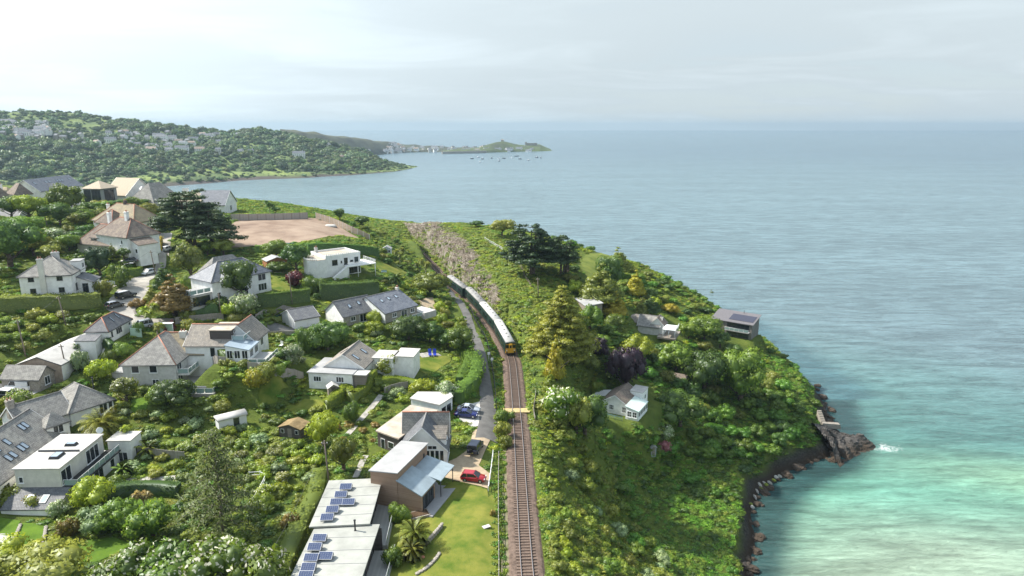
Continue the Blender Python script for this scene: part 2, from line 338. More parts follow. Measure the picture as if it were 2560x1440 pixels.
# ------------------------------------------------------------------ building plots
def L1(x, y): return (x / 3.6, 240 + y / 3.6)
def L2(x, y): return (x / 3.6, 600 + y / 3.6)
def L3(x, y): return (x / 2.667, 900 + y / 2.667)
def Z4(x, y): return (600 + x / 3.6, 560 + y / 3.6)
def F1(x, y): return (600 + x / 2.667, 900 + y / 2.667)
def Q2(x, y): return (1200 + x / 3.6, 540 + y / 3.6)
def Q3(x, y): return (1200 + x / 2.667, 900 + y / 2.667)
class Plot:
    """a building's own axes: x along the front eaves A-B (left to right from outside), y into the building, z up from its ground"""
    def __init__(s, A, B, zg, he, back=None, D=None, soft=2.5, grow=0.6):
        a = at(*A, zg + he); b = at(*B, zg + he); u = (b - a); s.L = u.length; u.normalize(); s.u = u; s.w = Vector((-u.y, u.x, 0))
        s.o = Vector((a.x, a.y, zg)); s.zg = zg; s.he = he; s.rz = math.atan2(u.y, u.x)
        s.D = abs((at(*back, zg + he) - a).dot(s.w)) if back else D
        c = s.o + s.u * s.L / 2 + s.w * s.D / 2; level(c, u, s.L / 2 + grow, s.D / 2 + grow, zg - 0.05, soft)
    def loc(s, px, py, z):
        d = at(px, py, s.zg + z) - s.o; return (d.dot(s.u), d.dot(s.w))
    def box(s, pts, z):
        q = [s.loc(x, y, z) for x, y in pts]; xs = [a for a, _ in q]; ys = [b for _, b in q]; return (min(xs), max(xs), min(ys), max(ys))
    def corner(s, x, y): p = s.o + s.u * x + s.w * y; return (p.x, p.y)
    def poly(s, x0, x1, y0, y1): return [s.corner(x0, y0), s.corner(x1, y0), s.corner(x1, y1), s.corner(x0, y1)]
PL = dict(
 white_hip=Plot(L2(165,325), L2(632,303), 47.6, 5.3, D=9.5),
 chalet=Plot(L2(1905,372), L2(2430,270), 44.8, 5.2, D=9.0),
 deco=Plot(Z4(770,302), Z4(1080,262), 44.2, 5.6, D=9.5),
 stone_left=Plot(Z4(930,832), Z4(1228,768), 38.9, 2.5, back=Z4(728,782)),
 stone_right=Plot(Z4(1306,802), Z4(1592,727), 39.0, 2.5, back=Z4(1168,676)),
 garage=Plot(Z4(492,866), Z4(712,826), 39.0, 2.2, back=Z4(350,808)),
 tan_gable=Plot(Z4(757,1275), Z4(1110,1292), 35.2, 2.9, back=Z4(1225,1165)),
 grey_hip=Plot(L2(1095,1110), L2(1572,1105), 36.0, 5.0, D=13.0),
 dormer=Plot(L2(1822,945), L2(1990,945), 40.2, 2.6, D=9.0),
 red_ridge=Plot(L2(765,816), L2(972,814), 42.0, 2.6, back=L2(1165,703)),
 long_shed=Plot(L2(150,1118), L2(545,1118), 38.8, 2.4, D=15.0),
 small_cottage=Plot(L2(8,1240), L2(342,1250), 37.3, 2.5, D=4.2),
 stone_hip=Plot(L3(505,330), L3(752,252), 34.6, 2.6, D=9.0),
 slate_sky=Plot(L3(0,808), L3(432,485), 31.6, 3.2, D=10.5),
 white_flat=Plot(L3(92,730), L3(392,727), 30.6, 5.6, back=L3(640,502)),
 cottage_main=Plot(F1(1062,592), F1(1376,592), 30.4, 2.9, back=F1(1474,497)),
 timber=Plot(F1(868,740), F1(1046,772), 30.2, 5.3, back=F1(1276,580)),
 solar_far=Plot(F1(460,1112), F1(866,1102), 29.9, 3.4, back=F1(985,795)),
 solar_near=Plot(F1(338,1440), F1(822,1440), 29.6, 3.4, back=F1(866,1106)),
 sea_bungalow=Plot(Q3(814,268), Q3(985,302), 20.6, 2.7, D=8.5, soft=5, grow=3.2),
 terrace_house=Plot(Q2(1480,985), Q2(1612,1000), 23.4, 2.6, D=7.0),
 dark_modern=Plot(Q2(2090,917), Q2(2450,977), 16.8, 5.2, D=7.5),
)
FARPL = dict(
 hotel_white=Plot(L1(375,845), L1(690,800), 53.5, 7.5, D=11),
 hotel_tower=Plot(L1(745,825), L1(905,828), 53.0, 9.0, D=8),
 hotel_tan=Plot(L1(940,880), L1(1130,888), 53.0, 5.5, D=14),
 bay_house=Plot(L1(1560,975), L1(2035,972), 51.0, 4.0, D=12),
 row_front=Plot(L1(690,1310), L1(1085,1345), 50.5, 3.2, D=9.0),
 row_mid=Plot(L1(880,1230), L1(1120,1262), 51.2, 5.4, D=9.0),
 row_back=Plot(L1(835,1105), L1(1205,1130), 52.4, 4.2, D=10.0),
)
for k_, (a_, b_, c_, d_), z_ in (('grey_hip', (0, 9, -5, 8), -.4), ('dormer', (0, 11, -4.4, 4), -.3)):
    q_ = PL[k_]; level(q_.o + q_.u * (q_.L + (a_ + b_) / 2) + q_.w * ((c_ + d_) / 2), q_.u, (b_ - a_) / 2, (d_ - c_) / 2, q_.zg + z_, 5)
# ------------------------------------------------------------------ the ground sheet
USED = np.zeros(XX.shape, bool)          # where no undergrowth may stand
def mark(poly, grow=0.0):
    global USED
    poly = np.array([(p[0], p[1]) for p in poly], float)
    x0, y0 = poly.min(0) - grow - 1; x1, y1 = poly.max(0) + grow + 1
    i0 = max(0, int((x0 - GX0) / GS)); i1 = int((x1 - GX0) / GS) + 2; j0 = max(0, int((y0 - GY0) / GS)); j1 = int((y1 - GY0) / GS) + 2
    sx = XX[j0:j1, i0:i1]; sy = YY[j0:j1, i0:i1]
    if sx.size == 0: return
    k = inside(sx, sy, poly)
    if grow > 0: k |= seg_dist(sx, sy, poly) < grow
    USED[j0:j1, i0:i1] |= k
def used(x, y):
    i = np.clip(np.rint((np.asarray(x) - GX0) / GS).astype(int), 0, len(gx) - 1); j = np.clip(np.rint((np.asarray(y) - GY0) / GS).astype(int), 0, len(gy) - 1)
    return USED[j, i]
def grid_mesh(name, X, Y, Z):
    ny, nx = X.shape; v = np.stack([X, Y, Z], -1).reshape(-1, 3)
    i = np.arange(ny * nx).reshape(ny, nx); q = np.stack([i[:-1, :-1], i[:-1, 1:], i[1:, 1:], i[1:, :-1]], -1).reshape(-1, 4)
    me = bpy.data.meshes.new(name); me.vertices.add(len(v)); me.vertices.foreach_set('co', v.ravel())
    me.loops.add(q.size); me.loops.foreach_set('vertex_index', q.ravel().astype(np.int32))
    me.polygons.add(len(q)); me.polygons.foreach_set('loop_start', np.arange(0, q.size, 4, dtype=np.int32))
    me.polygons.foreach_set('use_smooth', np.ones(len(q), bool)); me.update(); me.validate()
    return me
def vattr(me, name, val):
    val = np.asarray(val, np.float32)
    if val.ndim == 1: a = me.attributes.new(name, 'FLOAT', 'POINT'); a.data.foreach_set('value', val)
    else: a = me.attributes.new(name, 'FLOAT_COLOR', 'POINT'); a.data.foreach_set('color', np.c_[val, np.ones(len(val))].astype(np.float32).ravel())
def nodes(m):
    t = m.node_tree
    def N(typ, ins=None, **k):
        n = t.nodes.new(typ)
        for a, b in k.items(): setattr(n, a, b)
        for a, b in (ins or {}).items():
            if isinstance(b, bpy.types.NodeSocket): t.links.new(b, n.inputs[a])
            else: n.inputs[a].default_value = b
        return n
    return t, N
def face_mask(x, y):
    """0..1 on the bare cutting face, the seaward bank of the line"""
    x = np.asarray(x, float); y = np.asarray(y, float); xr = np.interp(y, RAIL[:, 1], RAIL[:, 0]); d = seg_dist(x, y, RAIL[::8], False); top = 4.5 + 7.5 * smooth(185, 250, y) * (1 - .45 * smooth(290, 370, y))
    return (x > xr) * smooth(3.2, 4.2, d) * (1 - smooth(top - 3, top + 1, d + 3 * (vnoise(x, y, 7, 2) - .5))) * smooth(183, 200, y) * (1 - smooth(345, 385, y))
def build_ground():
    me = grid_mesh('ground', XX, YY, ZZ)
    m = bpy.data.materials.new('ground'); m.use_nodes = True; t, N = nodes(m); b = t.nodes['Principled BSDF']
    vattr(me, 'rock', ((1 - smooth(1.4, 3.6, dS + 1.6 * (vnoise(XX, YY, 6, 5) - 0.5))) * (XX > 0)).ravel())
    vattr(me, 'bank', face_mask(XX, YY).ravel())
    geo = N('ShaderNodeNewGeometry'); P_ = geo.outputs['Position']
    n1 = N('ShaderNodeTexNoise', {'Vector': P_, 'Scale': 0.35, 'Detail': 6, 'Roughness': 0.65}); n2 = N('ShaderNodeTexNoise', {'Vector': P_, 'Scale': 2.2, 'Detail': 5, 'Roughness': 0.7})
    g = N('ShaderNodeValToRGB', {0: n1.outputs[0]}); e = g.color_ramp.elements
    e[0].position = 0.3; e[0].color = (0.07, 0.12, 0.018, 1); e[1].position = 0.72; e[1].color = (0.24, 0.28, 0.05, 1)
    k = e.new(0.52); k.color = (0.14, 0.21, 0.028, 1)
    g2 = N('ShaderNodeMix', {'Factor': n2.outputs[0], 'A': g.outputs[0], 'B': (0.10, 0.12, 0.03, 1)}, data_type='RGBA')
    rk = N('ShaderNodeValToRGB', {0: n2.outputs[0]}); e = rk.color_ramp.elements
    e[0].position = 0.35; e[0].color = (0.018, 0.018, 0.018, 1); e[1].position = 0.7; e[1].color = (0.11, 0.10, 0.09, 1)
    sx = N('ShaderNodeSeparateXYZ', {0: P_})
    low = N('ShaderNodeMapRange', {0: sx.outputs[2], 1: 0.6, 2: 2.2, 3: 1.0, 4: 0.0})
    rk2 = N('ShaderNodeMix', {'Factor': low.outputs[0], 'A': rk.outputs[0], 'B': (0.05, 0.037, 0.025, 1)}, data_type='RGBA')
    ar = N('ShaderNodeAttribute', attribute_name='rock'); af = N('ShaderNodeAttribute', attribute_name='bank')
    wv = N('ShaderNodeMapping', {0: P_, 'Rotation': (0, 0, 0.9), 'Scale': (0.5, 2.2, 0.8)})
    n3 = N('ShaderNodeTexNoise', {'Vector': wv.outputs[0], 'Scale': 1.1, 'Detail': 7, 'Roughness': 0.75, 'Distortion': 1.4})
    fc = N('ShaderNodeValToRGB', {0: n3.outputs[0]}); e = fc.color_ramp.elements
    e[0].position = 0.3; e[0].color = (0.10, 0.08, 0.062, 1); e[1].position = 0.66; e[1].color = (0.46, 0.41, 0.36, 1); k = e.new(0.45); k.color = (0.27, 0.235, 0.20, 1)
    n4 = N('ShaderNodeTexNoise', {'Vector': P_, 'Scale': 0.22, 'Detail': 5})
    fm = N('ShaderNodeMath', {0: af.outputs['Fac'], 1: n4.outputs[0]}, operation='MULTIPLY')
    fm2 = N('ShaderNodeMapRange', {0: fm.outputs[0], 1: 0.36, 2: 0.50})
    c1 = N('ShaderNodeMix', {'Factor': fm2.outputs[0], 'A': g2.outputs['Result'], 'B': fc.outputs[0]}, data_type='RGBA')
    c2 = N('ShaderNodeMix', {'Factor': ar.outputs['Fac'], 'A': c1.outputs['Result'], 'B': rk2.outputs['Result']}, data_type='RGBA')
    t.links.new(c2.outputs['Result'], b.inputs['Base Color']); b.inputs['Roughness'].default_value = 0.95; b.inputs['Specular IOR Level'].default_value = 0.15
    hs = N('ShaderNodeMath', {0: n2.outputs[0], 1: n3.outputs[0]}, operation='ADD')
    bp = N('ShaderNodeBump', {'Strength': 0.9, 'Distance': 0.5, 'Height': hs.outputs[0]}); t.links.new(bp.outputs[0], b.inputs['Normal'])
    me.materials.append(m); o = link('ground', me); tag(o, kind='structure'); return o

# ------------------------------------------------------------------ sheets that follow the ground: lawns, drives, lanes
def drape_world(name, poly, material, dz=0.07, used_grow=0.3, kind='structure', markit=True):
    bm = bmesh.new(); vs = [bm.verts.new((p[0], p[1], 0)) for p in poly]
    f = bm.faces.new(vs); bm.normal_update()
    if f.normal.z < 0: f.normal_flip()
    bmesh.ops.triangulate(bm, faces=bm.faces[:])
    a = np.array([(p[0], p[1]) for p in poly]); (x0, y0), (x1, y1) = a.min(0), a.max(0)
    for ax, lo, hi, g0 in ((0, x0, x1, GX0), (1, y0, y1, GY0)):
        k = math.ceil((lo - g0) / GS)
        while g0 + k * GS < hi:
            co = [0, 0, 0]; no = [0, 0, 0]; co[ax] = g0 + k * GS; no[ax] = 1
            bmesh.ops.bisect_plane(bm, geom=bm.verts[:] + bm.edges[:] + bm.faces[:], plane_co=co, plane_no=no); k += 1
    for v in bm.verts: v.co.z = float(H(v.co.x, v.co.y)) + dz
    for f in bm.faces: f.smooth = True
    bm.normal_update()
    me = bpy.data.meshes.new(name); bm.to_mesh(me); bm.free(); me.materials.append(material)
    o = link(name, me); tag(o, kind=kind)
    if markit: mark(poly, used_grow)
    return o
def drape(name, px, material, **k): return drape_world(name, [on(x, y) for x, y in px], material, **k)
def ribbon_poly(pts, w):
    p = np.array(pts); d = np.gradient(p, axis=0); d /= np.linalg.norm(d, axis=1)[:, None] + 1e-9; n = np.c_[-d[:, 1], d[:, 0]]
    w = np.broadcast_to(np.asarray(w, float), len(p))[:, None]
    return [tuple(q) for q in (p + n * w / 2)] + [tuple(q) for q in (p - n * w / 2)[::-1]]
def lane(name, px, w, material, **k):
    p = spline([tuple(on(x, y)[:2]) for x, y in px], 5); ww = np.interp(np.linspace(0, 1, len(p)), np.linspace(0, 1, len(np.atleast_1d(w))), np.atleast_1d(w))
    return drape_world(name, ribbon_poly(p, ww), material, **k)

# ------------------------------------------------------------------ sea
def build_sea():
    def lines(lo, hi, step, far, sgn):
        a = list(np.arange(lo, hi, step)); s = step
        while True:
            s *= 1.22; v = a[-1] + s
            if v > far: break
            a.append(v)
        a.append(far); return a
    xs = np.array(sorted(set([-v for v in lines(0, 60, 5, 14000, 1)[1:]] + list(lines(0, 330, 2.5, 14000, 1))))); ys = np.array([-60, -20] + lines(10, 420, 2.5, 14000, 1))
    X, Y = np.meshgrid(xs, ys); me = grid_mesh('sea', X, Y, np.zeros_like(X))
    d = seg_dist(X, Y, SHORE); d = np.where(inside(X, Y, SHORE), 0, d)
    wob = 9 * (vnoise(X, Y, 34, 4) - 0.5) + 4 * (vnoise(X, Y, 13, 6) - 0.5)
    deep = np.array((0.135, 0.205, 0.228)); teal = np.array((0.075, 0.205, 0.180)); pale = np.array((0.14, 0.34, 0.26)); sand = np.array((0.30, 0.385, 0.29)); weed = np.array((0.018, 0.058, 0.062))
    def mixc(a, b, t): return a * (1 - t[..., None]) + b * t[..., None]
    c = np.broadcast_to(deep, X.shape + (3,)).copy()
    dist = np.hypot(X, Y) + wob * 1.5
    c = mixc(c, np.array((.088, .145, .178)), smooth(600, 2500, dist)); far_teal = 1 - smooth(170, 340, dist); c = mixc(c, teal, far_teal)
    # the sandy bay close to the camera, shelving towards the beach that lies out of frame below
    bay = np.hypot((X - 88) / 1.25, (Y - 92) / 1.0) + wob
    c = mixc(c, pale, 1 - smooth(52, 84, bay)); c = mixc(c, sand, (1 - smooth(30, 60, bay)) * 0.9)
    patch = np.exp(-(((X - 145) / 42) ** 2 + ((Y - 148 + 0.25 * (X - 145)) / 12) ** 2)); c = mixc(c, np.array((0.26, 0.42, 0.27)), patch * 0.8)
    wd = (1 - smooth(6, 13, d + wob * 0.7)) * (Y < 205); c = mixc(c, weed, wd * 0.92)
    w2 = np.exp(-(((X - 62) / 15) ** 2 + ((Y - 163) / 7) ** 2)) * smooth(0.45, 0.6, vnoise(X, Y, 5, 8)); c = mixc(c, weed, w2 * 0.85)
    w3 = (1 - smooth(8, 26, d + wob)) * (Y >= 205); c = mixc(c, np.array((0.05, 0.12, 0.15)), w3 * 0.7)
    vattr(me, 'bed', c.reshape(-1, 3))
    tip = np.array(tuple(at(2185, 1110, 0)[:2]))
    vattr(me, 'surf', (np.exp(-((X - tip[0] - 2) ** 2 / 90 + (Y - tip[1] + 2) ** 2 / 30)) + .74 * np.exp(-(d / 2.2) ** 2) * (Y < 215) * (Y > 60)).ravel())
    m = bpy.data.materials.new('sea'); m.use_nodes = True; t, N = nodes(m); b = t.nodes['Principled BSDF']
    geo = N('ShaderNodeNewGeometry'); P_ = geo.outputs['Position']
    bed = N('ShaderNodeAttribute', attribute_name='bed'); surf = N('ShaderNodeAttribute', attribute_name='surf')
    # ripples and swell: crests run roughly across the view, bending towards the shore
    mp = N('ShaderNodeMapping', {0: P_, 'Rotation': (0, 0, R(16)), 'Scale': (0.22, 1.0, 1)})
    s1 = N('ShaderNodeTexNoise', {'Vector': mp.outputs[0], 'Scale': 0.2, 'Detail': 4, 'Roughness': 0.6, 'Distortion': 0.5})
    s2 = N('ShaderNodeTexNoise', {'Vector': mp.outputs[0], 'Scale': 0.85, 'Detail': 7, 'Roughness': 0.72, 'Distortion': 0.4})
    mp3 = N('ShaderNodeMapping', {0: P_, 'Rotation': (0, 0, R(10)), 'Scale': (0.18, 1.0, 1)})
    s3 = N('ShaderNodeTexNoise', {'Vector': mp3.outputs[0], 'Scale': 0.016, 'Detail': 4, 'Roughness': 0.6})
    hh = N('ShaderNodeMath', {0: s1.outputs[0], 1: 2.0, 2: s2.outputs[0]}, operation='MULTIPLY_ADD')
    bp = N('ShaderNodeBump', {'Strength': 1.0, 'Distance': 1.0, 'Height': hh.outputs[0]})
    # light and dark of swell, ripples and long cat's-paw bands painted into the colour
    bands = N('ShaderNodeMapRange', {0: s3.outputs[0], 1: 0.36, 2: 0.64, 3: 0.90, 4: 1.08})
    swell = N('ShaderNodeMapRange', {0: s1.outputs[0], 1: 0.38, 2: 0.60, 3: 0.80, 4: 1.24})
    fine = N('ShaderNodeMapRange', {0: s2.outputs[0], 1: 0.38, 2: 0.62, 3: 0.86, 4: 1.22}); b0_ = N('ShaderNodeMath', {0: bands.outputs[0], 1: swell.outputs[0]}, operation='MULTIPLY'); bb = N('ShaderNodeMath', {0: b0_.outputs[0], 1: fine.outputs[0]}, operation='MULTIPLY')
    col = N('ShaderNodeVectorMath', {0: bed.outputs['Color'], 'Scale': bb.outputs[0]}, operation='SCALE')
    # foam round the outcrop and along the small breaking crests
    fn = N('ShaderNodeTexNoise', {'Vector': P_, 'Scale': 0.45, 'Detail': 8, 'Roughness': 0.75, 'Distortion': 1.0})
    fa = N('ShaderNodeMath', {0: surf.outputs['Fac'], 1: fn.outputs[0]}, operation='MULTIPLY')
    fb = N('ShaderNodeMapRange', {0: fa.outputs[0], 1: 0.40, 2: 0.60})
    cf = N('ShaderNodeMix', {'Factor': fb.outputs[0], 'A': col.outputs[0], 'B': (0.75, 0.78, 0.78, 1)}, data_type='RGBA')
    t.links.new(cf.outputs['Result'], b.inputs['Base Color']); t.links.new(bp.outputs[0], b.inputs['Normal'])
    b.inputs['Roughness'].default_value = 0.22; b.inputs['IOR'].default_value = 1.33; b.inputs['Specular IOR Level'].default_value = 0.5
    me.materials.append(m); o = link('sea', me); tag(o, kind='structure'); return o
build_sea()
# ------------------------------------------------------------------ the far side of the bay
FAR_COL = [  # px, shore py, ridge py, distance factor of the ridge
 (-700,500,266,1.55),(-300,492,273,1.5),(0,484,281,1.5),(150,478,288,1.5),(300,472,299,1.5),(400,467,310,1.48),(500,460,320,1.45),(600,451,326,1.42),(700,447,334,1.38),(760,445,341,1.34),
 (820,441,359,1.28),(880,438,377,1.22),(940,433,390,1.16),(990,429,406,1.1),(1025,422,415,1.05),(1046,417,416.4,1.01)]
fc = np.array(FAR_COL, float)
def far_point(px, v, arr=False):
    """v = 0 at the shore, 1 on the ridge"""
    ys = np.interp(px, fc[:, 0], fc[:, 1]); yr = np.interp(px, fc[:, 0], fc[:, 2]); k = np.interp(px, fc[:, 0], fc[:, 3])
    u = (px - 1280) / FPX
    vs = (ys - 720) / FPX; t0 = CAM_Z / (SP + vs * CP); Y0 = t0 * (CP - vs * SP)
    Yr = Y0 * k; vr = (yr - 720) / FPX; tr = Yr / (CP - vr * SP); zr = CAM_Z - tr * (SP + vr * CP)
    Y = Y0 + (Yr - Y0) * v
    f = np.where(v <= 1, 0.72 * v + 0.28 * np.sin(np.pi / 2 * np.clip(v, 0, 1)), 1 - (np.clip(v, 1, 9) - 1) ** 1.2 * 0.9)
    f = np.where(v <= 0.07, np.clip(v, 0, 1) / 0.07 * 0.11, np.maximum(f, 0.11)) if True else f
    z = np.maximum(zr * f, -2.0)
    X = u * Y / np.cos(0) * 1.0
    # keep the column radial: X scales with depth along the view
    tt = Y / (CP - vs * SP); X = u * tt
    return X, Y, z
def build_far():
    pxs = np.linspace(-700, 1046, 180); vs = np.r_[-0.02, np.linspace(0, 1, 50), 1.08, 1.2, 1.5]
    A, B = np.meshgrid(pxs, vs); X, Y, Z = far_point(A, B)
    nz = (vnoise(X, Y, 90, 3) - 0.5) * 16 + (vnoise(X, Y, 35, 4) - 0.5) * 7
    Z = np.where(B < 0, -2, Z + nz * smooth(0.05, 0.3, B) * smooth(1046, 900, A) * 0.8 + 2.5 * (vnoise(X, Y, 14, 9) - 0.3) * (B > 0) * (B < 0.12))
    me = grid_mesh('far_hill', X, Y, Z); vattr(me, 'rock', (1 - smooth(0.015, 0.045, B + 0.03 * (vnoise(X, Y, 40, 2) - 0.5))).ravel())
    m = bpy.data.materials.new('far_hill'); m.use_nodes = True; t, N = nodes(m); b = t.nodes['Principled BSDF']; geo = N('ShaderNodeNewGeometry')
    n = N('ShaderNodeTexNoise', {'Vector': geo.outputs['Position'], 'Scale': 0.02, 'Detail': 7}); g = N('ShaderNodeValToRGB', {0: n.outputs[0]}); e = g.color_ramp.elements
    e[0].position = 0.35; e[0].color = (0.06, 0.10, 0.025, 1); e[1].position = 0.65; e[1].color = (0.20, 0.26, 0.06, 1)
    a = N('ShaderNodeAttribute', attribute_name='rock'); c = N('ShaderNodeMix', {'Factor': a.outputs['Fac'], 'A': g.outputs[0], 'B': (0.07, 0.055, 0.045, 1)}, data_type='RGBA')
    t.links.new(c.outputs['Result'], b.inputs['Base Color']); b.inputs['Roughness'].default_value = 1
    me.materials.append(m); o = link('far_hill', me); tag(o, kind='structure')
    return X, Y, Z
FX, FY, FZ = build_far()
# low land with the town beyond, and the island headland
def lump(name, outline, material, relief=0.0):
    """outline: (px, py of skyline, py of waterline) left to right; a ridge-backed strip of land"""
    xs = np.linspace(outline[0][0], outline[-1][0], 90); o = np.array(outline, float); sk = np.interp(xs, o[:, 0], o[:, 1]); wl = np.interp(xs, o[:, 0], o[:, 2])
    vs = np.array([0, 0.06, 0.3, 0.55, 0.8, 1.0, 1.3]); hs = np.array([-0.03, 0.16, 0.45, 0.72, 0.92, 1.0, 0.0]); X = []; Y = []; Z = []
    for v, h in zip(vs, hs):
        p = [at(x, y, 0) for x, y in zip(xs, wl)]; q = [at_depth(x, s, pp.y * 1.07) for x, s, pp in zip(xs, sk, p)]
        X.append([a.x + (b_.x - a.x) * v for a, b_ in zip(p, q)]); Y.append([a.y + (b_.y - a.y) * v for a, b_ in zip(p, q)]); Z.append([b_.z * h - 1.0 * (h <= 0) for a, b_ in zip(p, q)])
    X, Y, Z = map(np.array, (X, Y, Z)); Z = Z + (vnoise(X, Y, 30, 5) - 0.5) * relief * np.array([0, .5, 1, 1, 1, 1, 0])[:, None]
    me = grid_mesh(name, X, Y, Z); me.materials.append(material); ob = link(name, me); tag(ob, kind='structure'); return ob
far_grass = mat('far_grass', (0.11, 0.15, 0.045), 1, 0.1, col2=(0.05, 0.055, 0.035), scale=0.012, coords='Object', detail=6)
far_earth = mat('far_earth', (0.10, 0.11, 0.07), 1, 0.1, col2=(0.05, 0.05, 0.04), scale=0.02, coords='Object', detail=6)
lump('far_shore', [(700,322,402),(780,330,398),(860,341,394),(940,351,388),(1000,359,382),(1060,364,380.5),(1120,367,380),(1180,368,380),(1240,370,380)], far_earth, 6)
lump('island_headland', [(1108,376,384),(1150,372,384),(1200,369,383),(1222,361,382),(1240,355,381),(1256,352.5,380.5),(1275,357,380),(1300,361,379.5),(1325,362,379),(1350,360,378.5),(1362,366,378),(1375,372,377.5),(1384,376.6,377.3)], far_grass, 4)
# ------------------------------------------------------------------ foliage
def leafmat(name, a, b, trans=0.42, hue=0.014, val=0.28):
    if name in MATS: return MATS[name]
    m = bpy.data.materials.new(name); m.use_nodes = True; t, N = nodes(m); t.nodes.remove(t.nodes['Principled BSDF'])
    at_ = N('ShaderNodeAttribute', attribute_name='tint'); oi = N('ShaderNodeObjectInfo')
    c = N('ShaderNodeMix', {'Factor': at_.outputs['Fac'], 'A': (*a, 1), 'B': (*b, 1)}, data_type='RGBA')
    hv = N('ShaderNodeMapRange', {0: oi.outputs['Random'], 3: 0.5 - hue, 4: 0.5 + hue}); mv = N('ShaderNodeMath', {0: oi.outputs['Random'], 1: 7.31}, operation='MULTIPLY'); fv = N('ShaderNodeMath', {0: mv.outputs[0]}, operation='FRACT')
    vv = N('ShaderNodeMapRange', {0: fv.outputs[0], 3: 1 - val, 4: 1 + val})
    h = N('ShaderNodeHueSaturation', {'Hue': hv.outputs[0], 'Value': vv.outputs[0], 'Saturation': 0.98, 'Color': c.outputs['Result']})
    d = N('ShaderNodeBsdfDiffuse', {'Color': h.outputs[0]}); tr = N('ShaderNodeBsdfTranslucent', {'Color': h.outputs[0]}); mx = N('ShaderNodeMixShader', {0: trans, 1: d.outputs[0], 2: tr.outputs[0]})
    gl = N('ShaderNodeBsdfGlossy', {'Roughness': 0.45, 'Color': (0.9, 0.95, 1, 1)}); m2 = N('ShaderNodeMixShader', {0: 0.035, 1: mx.outputs[0], 2: gl.outputs[0]})
    t.links.new(m2.outputs[0], t.nodes['Material Output'].inputs[0]); MATS[name] = m; return m
LM = dict(
 green=leafmat('leaf_green', (0.068, 0.135, 0.014), (0.257, 0.365, 0.030)),
 dark=leafmat('leaf_dark', (0.045, 0.102, 0.017), (0.160, 0.265, 0.032)),
 olive=leafmat('leaf_olive', (0.135, 0.169, 0.022), (0.392, 0.419, 0.054)),
 lime=leafmat('leaf_lime', (0.154, 0.227, 0.008), (0.469, 0.539, 0.028), 0.4),
 gold=leafmat('leaf_gold', (0.231, 0.204, 0.011), (0.607, 0.513, 0.024), 0.35),
 grey=leafmat('leaf_grey', (0.123, 0.192, 0.082), (0.394, 0.486, 0.204), 0.3),
 cypress=leafmat('leaf_cypress', (0.022, 0.046, 0.014), (0.078, 0.120, 0.030), 0.15, 0.02),
 rust=leafmat('leaf_rust', (0.152, 0.105, 0.023), (0.394, 0.279, 0.054), 0.3),
 purple=leafmat('leaf_purple', (0.024, 0.015, 0.024), (0.072, 0.039, 0.055), 0.2, 0.02),
 red=leafmat('leaf_red', (0.085, 0.014, 0.019), (0.218, 0.036, 0.043), 0.25),
 bank=leafmat('leaf_bank', (0.115, 0.182, 0.016), (0.365, 0.459, 0.041), 0.4, 0.014, 0.25),
 slope=leafmat('leaf_slope', (0.062, 0.160, 0.012), (0.215, 0.420, 0.030), 0.4, 0.012, 0.25),
 dry=leafmat('leaf_dry', (0.185, 0.145, 0.108), (0.430, 0.370, 0.300), 0.2, 0.02, 0.3),
 white=leafmat('leaf_blossom', (0.462, 0.462, 0.330), (0.825, 0.803, 0.638), 0.3),
 pink=leafmat('leaf_pink', (0.385, 0.110, 0.132), (0.660, 0.275, 0.308), 0.3),
 pine=leafmat('leaf_pine', (0.075, 0.115, 0.022), (0.250, 0.310, 0.065), 0.3),
 far=leafmat('leaf_far', (0.075, 0.135, 0.055), (0.230, 0.310, 0.105), 0.25, 0.03, 0.45),  # bluer and paler than near leaves: distance haze put into the colour
)
bark = mat('bark', (0.11, 0.085, 0.065), 0.95, 0.1, noise=0.5, scale=4, stretch=(1, 1, 0.3))
bark_pale = mat('bark_pale', (0.27, 0.23, 0.19), 0.95, 0.1, noise=0.4, scale=4, stretch=(1, 1, 0.3))
def unit(n, g): v = g.normal(size=(n, 3)); return v / np.linalg.norm(v, axis=1)[:, None]
def leaf_geo(p, nrm, size, g, aspect=0.6, flat=0.55, tint=None, soft=0.75):
    """one small bent leaf spray (a quad) at every point; returns verts, quads, vertex normals, tint"""
    n = len(p); d = nrm * flat + unit(n, g) * (1 - flat) * 1.2; d /= np.linalg.norm(d, axis=1)[:, None] + 1e-9
    t = np.cross(d, unit(n, g)); t /= np.linalg.norm(t, axis=1)[:, None] + 1e-9; b = np.cross(d, t)
    s = size * (0.6 + 0.8 * g.random(n))[:, None] if np.ndim(size) == 0 else np.asarray(size)[:, None]
    a = s * 0.5; c = a * aspect
    v = np.stack([p - t * a - b * c * 0.5, p + b * -c, p + t * a + d * a * 0.15, p + b * c], 1)  # kite
    flip = (d * nrm).sum(1) < 0
    v[flip] = v[flip][:, ::-1]
    vn = nrm * soft + np.where(flip[:, None], -d, d) * (1 - soft); vn /= np.linalg.norm(vn, axis=1)[:, None] + 1e-9
    if tint is None: tint = g.random(n)
    return v.reshape(-1, 3), np.arange(4 * n).reshape(n, 4), np.repeat(vn, 4, 0), np.repeat(tint, 4)
def ico(sub=1):
    bm = bmesh.new(); bmesh.ops.create_icosphere(bm, subdivisions=sub, radius=1); v = np.array([x.co for x in bm.verts]); f = np.array([[q.index for q in x.verts] for x in bm.faces]); bm.free(); return v, f
ICO = ico(2); ICO1 = ico(1)
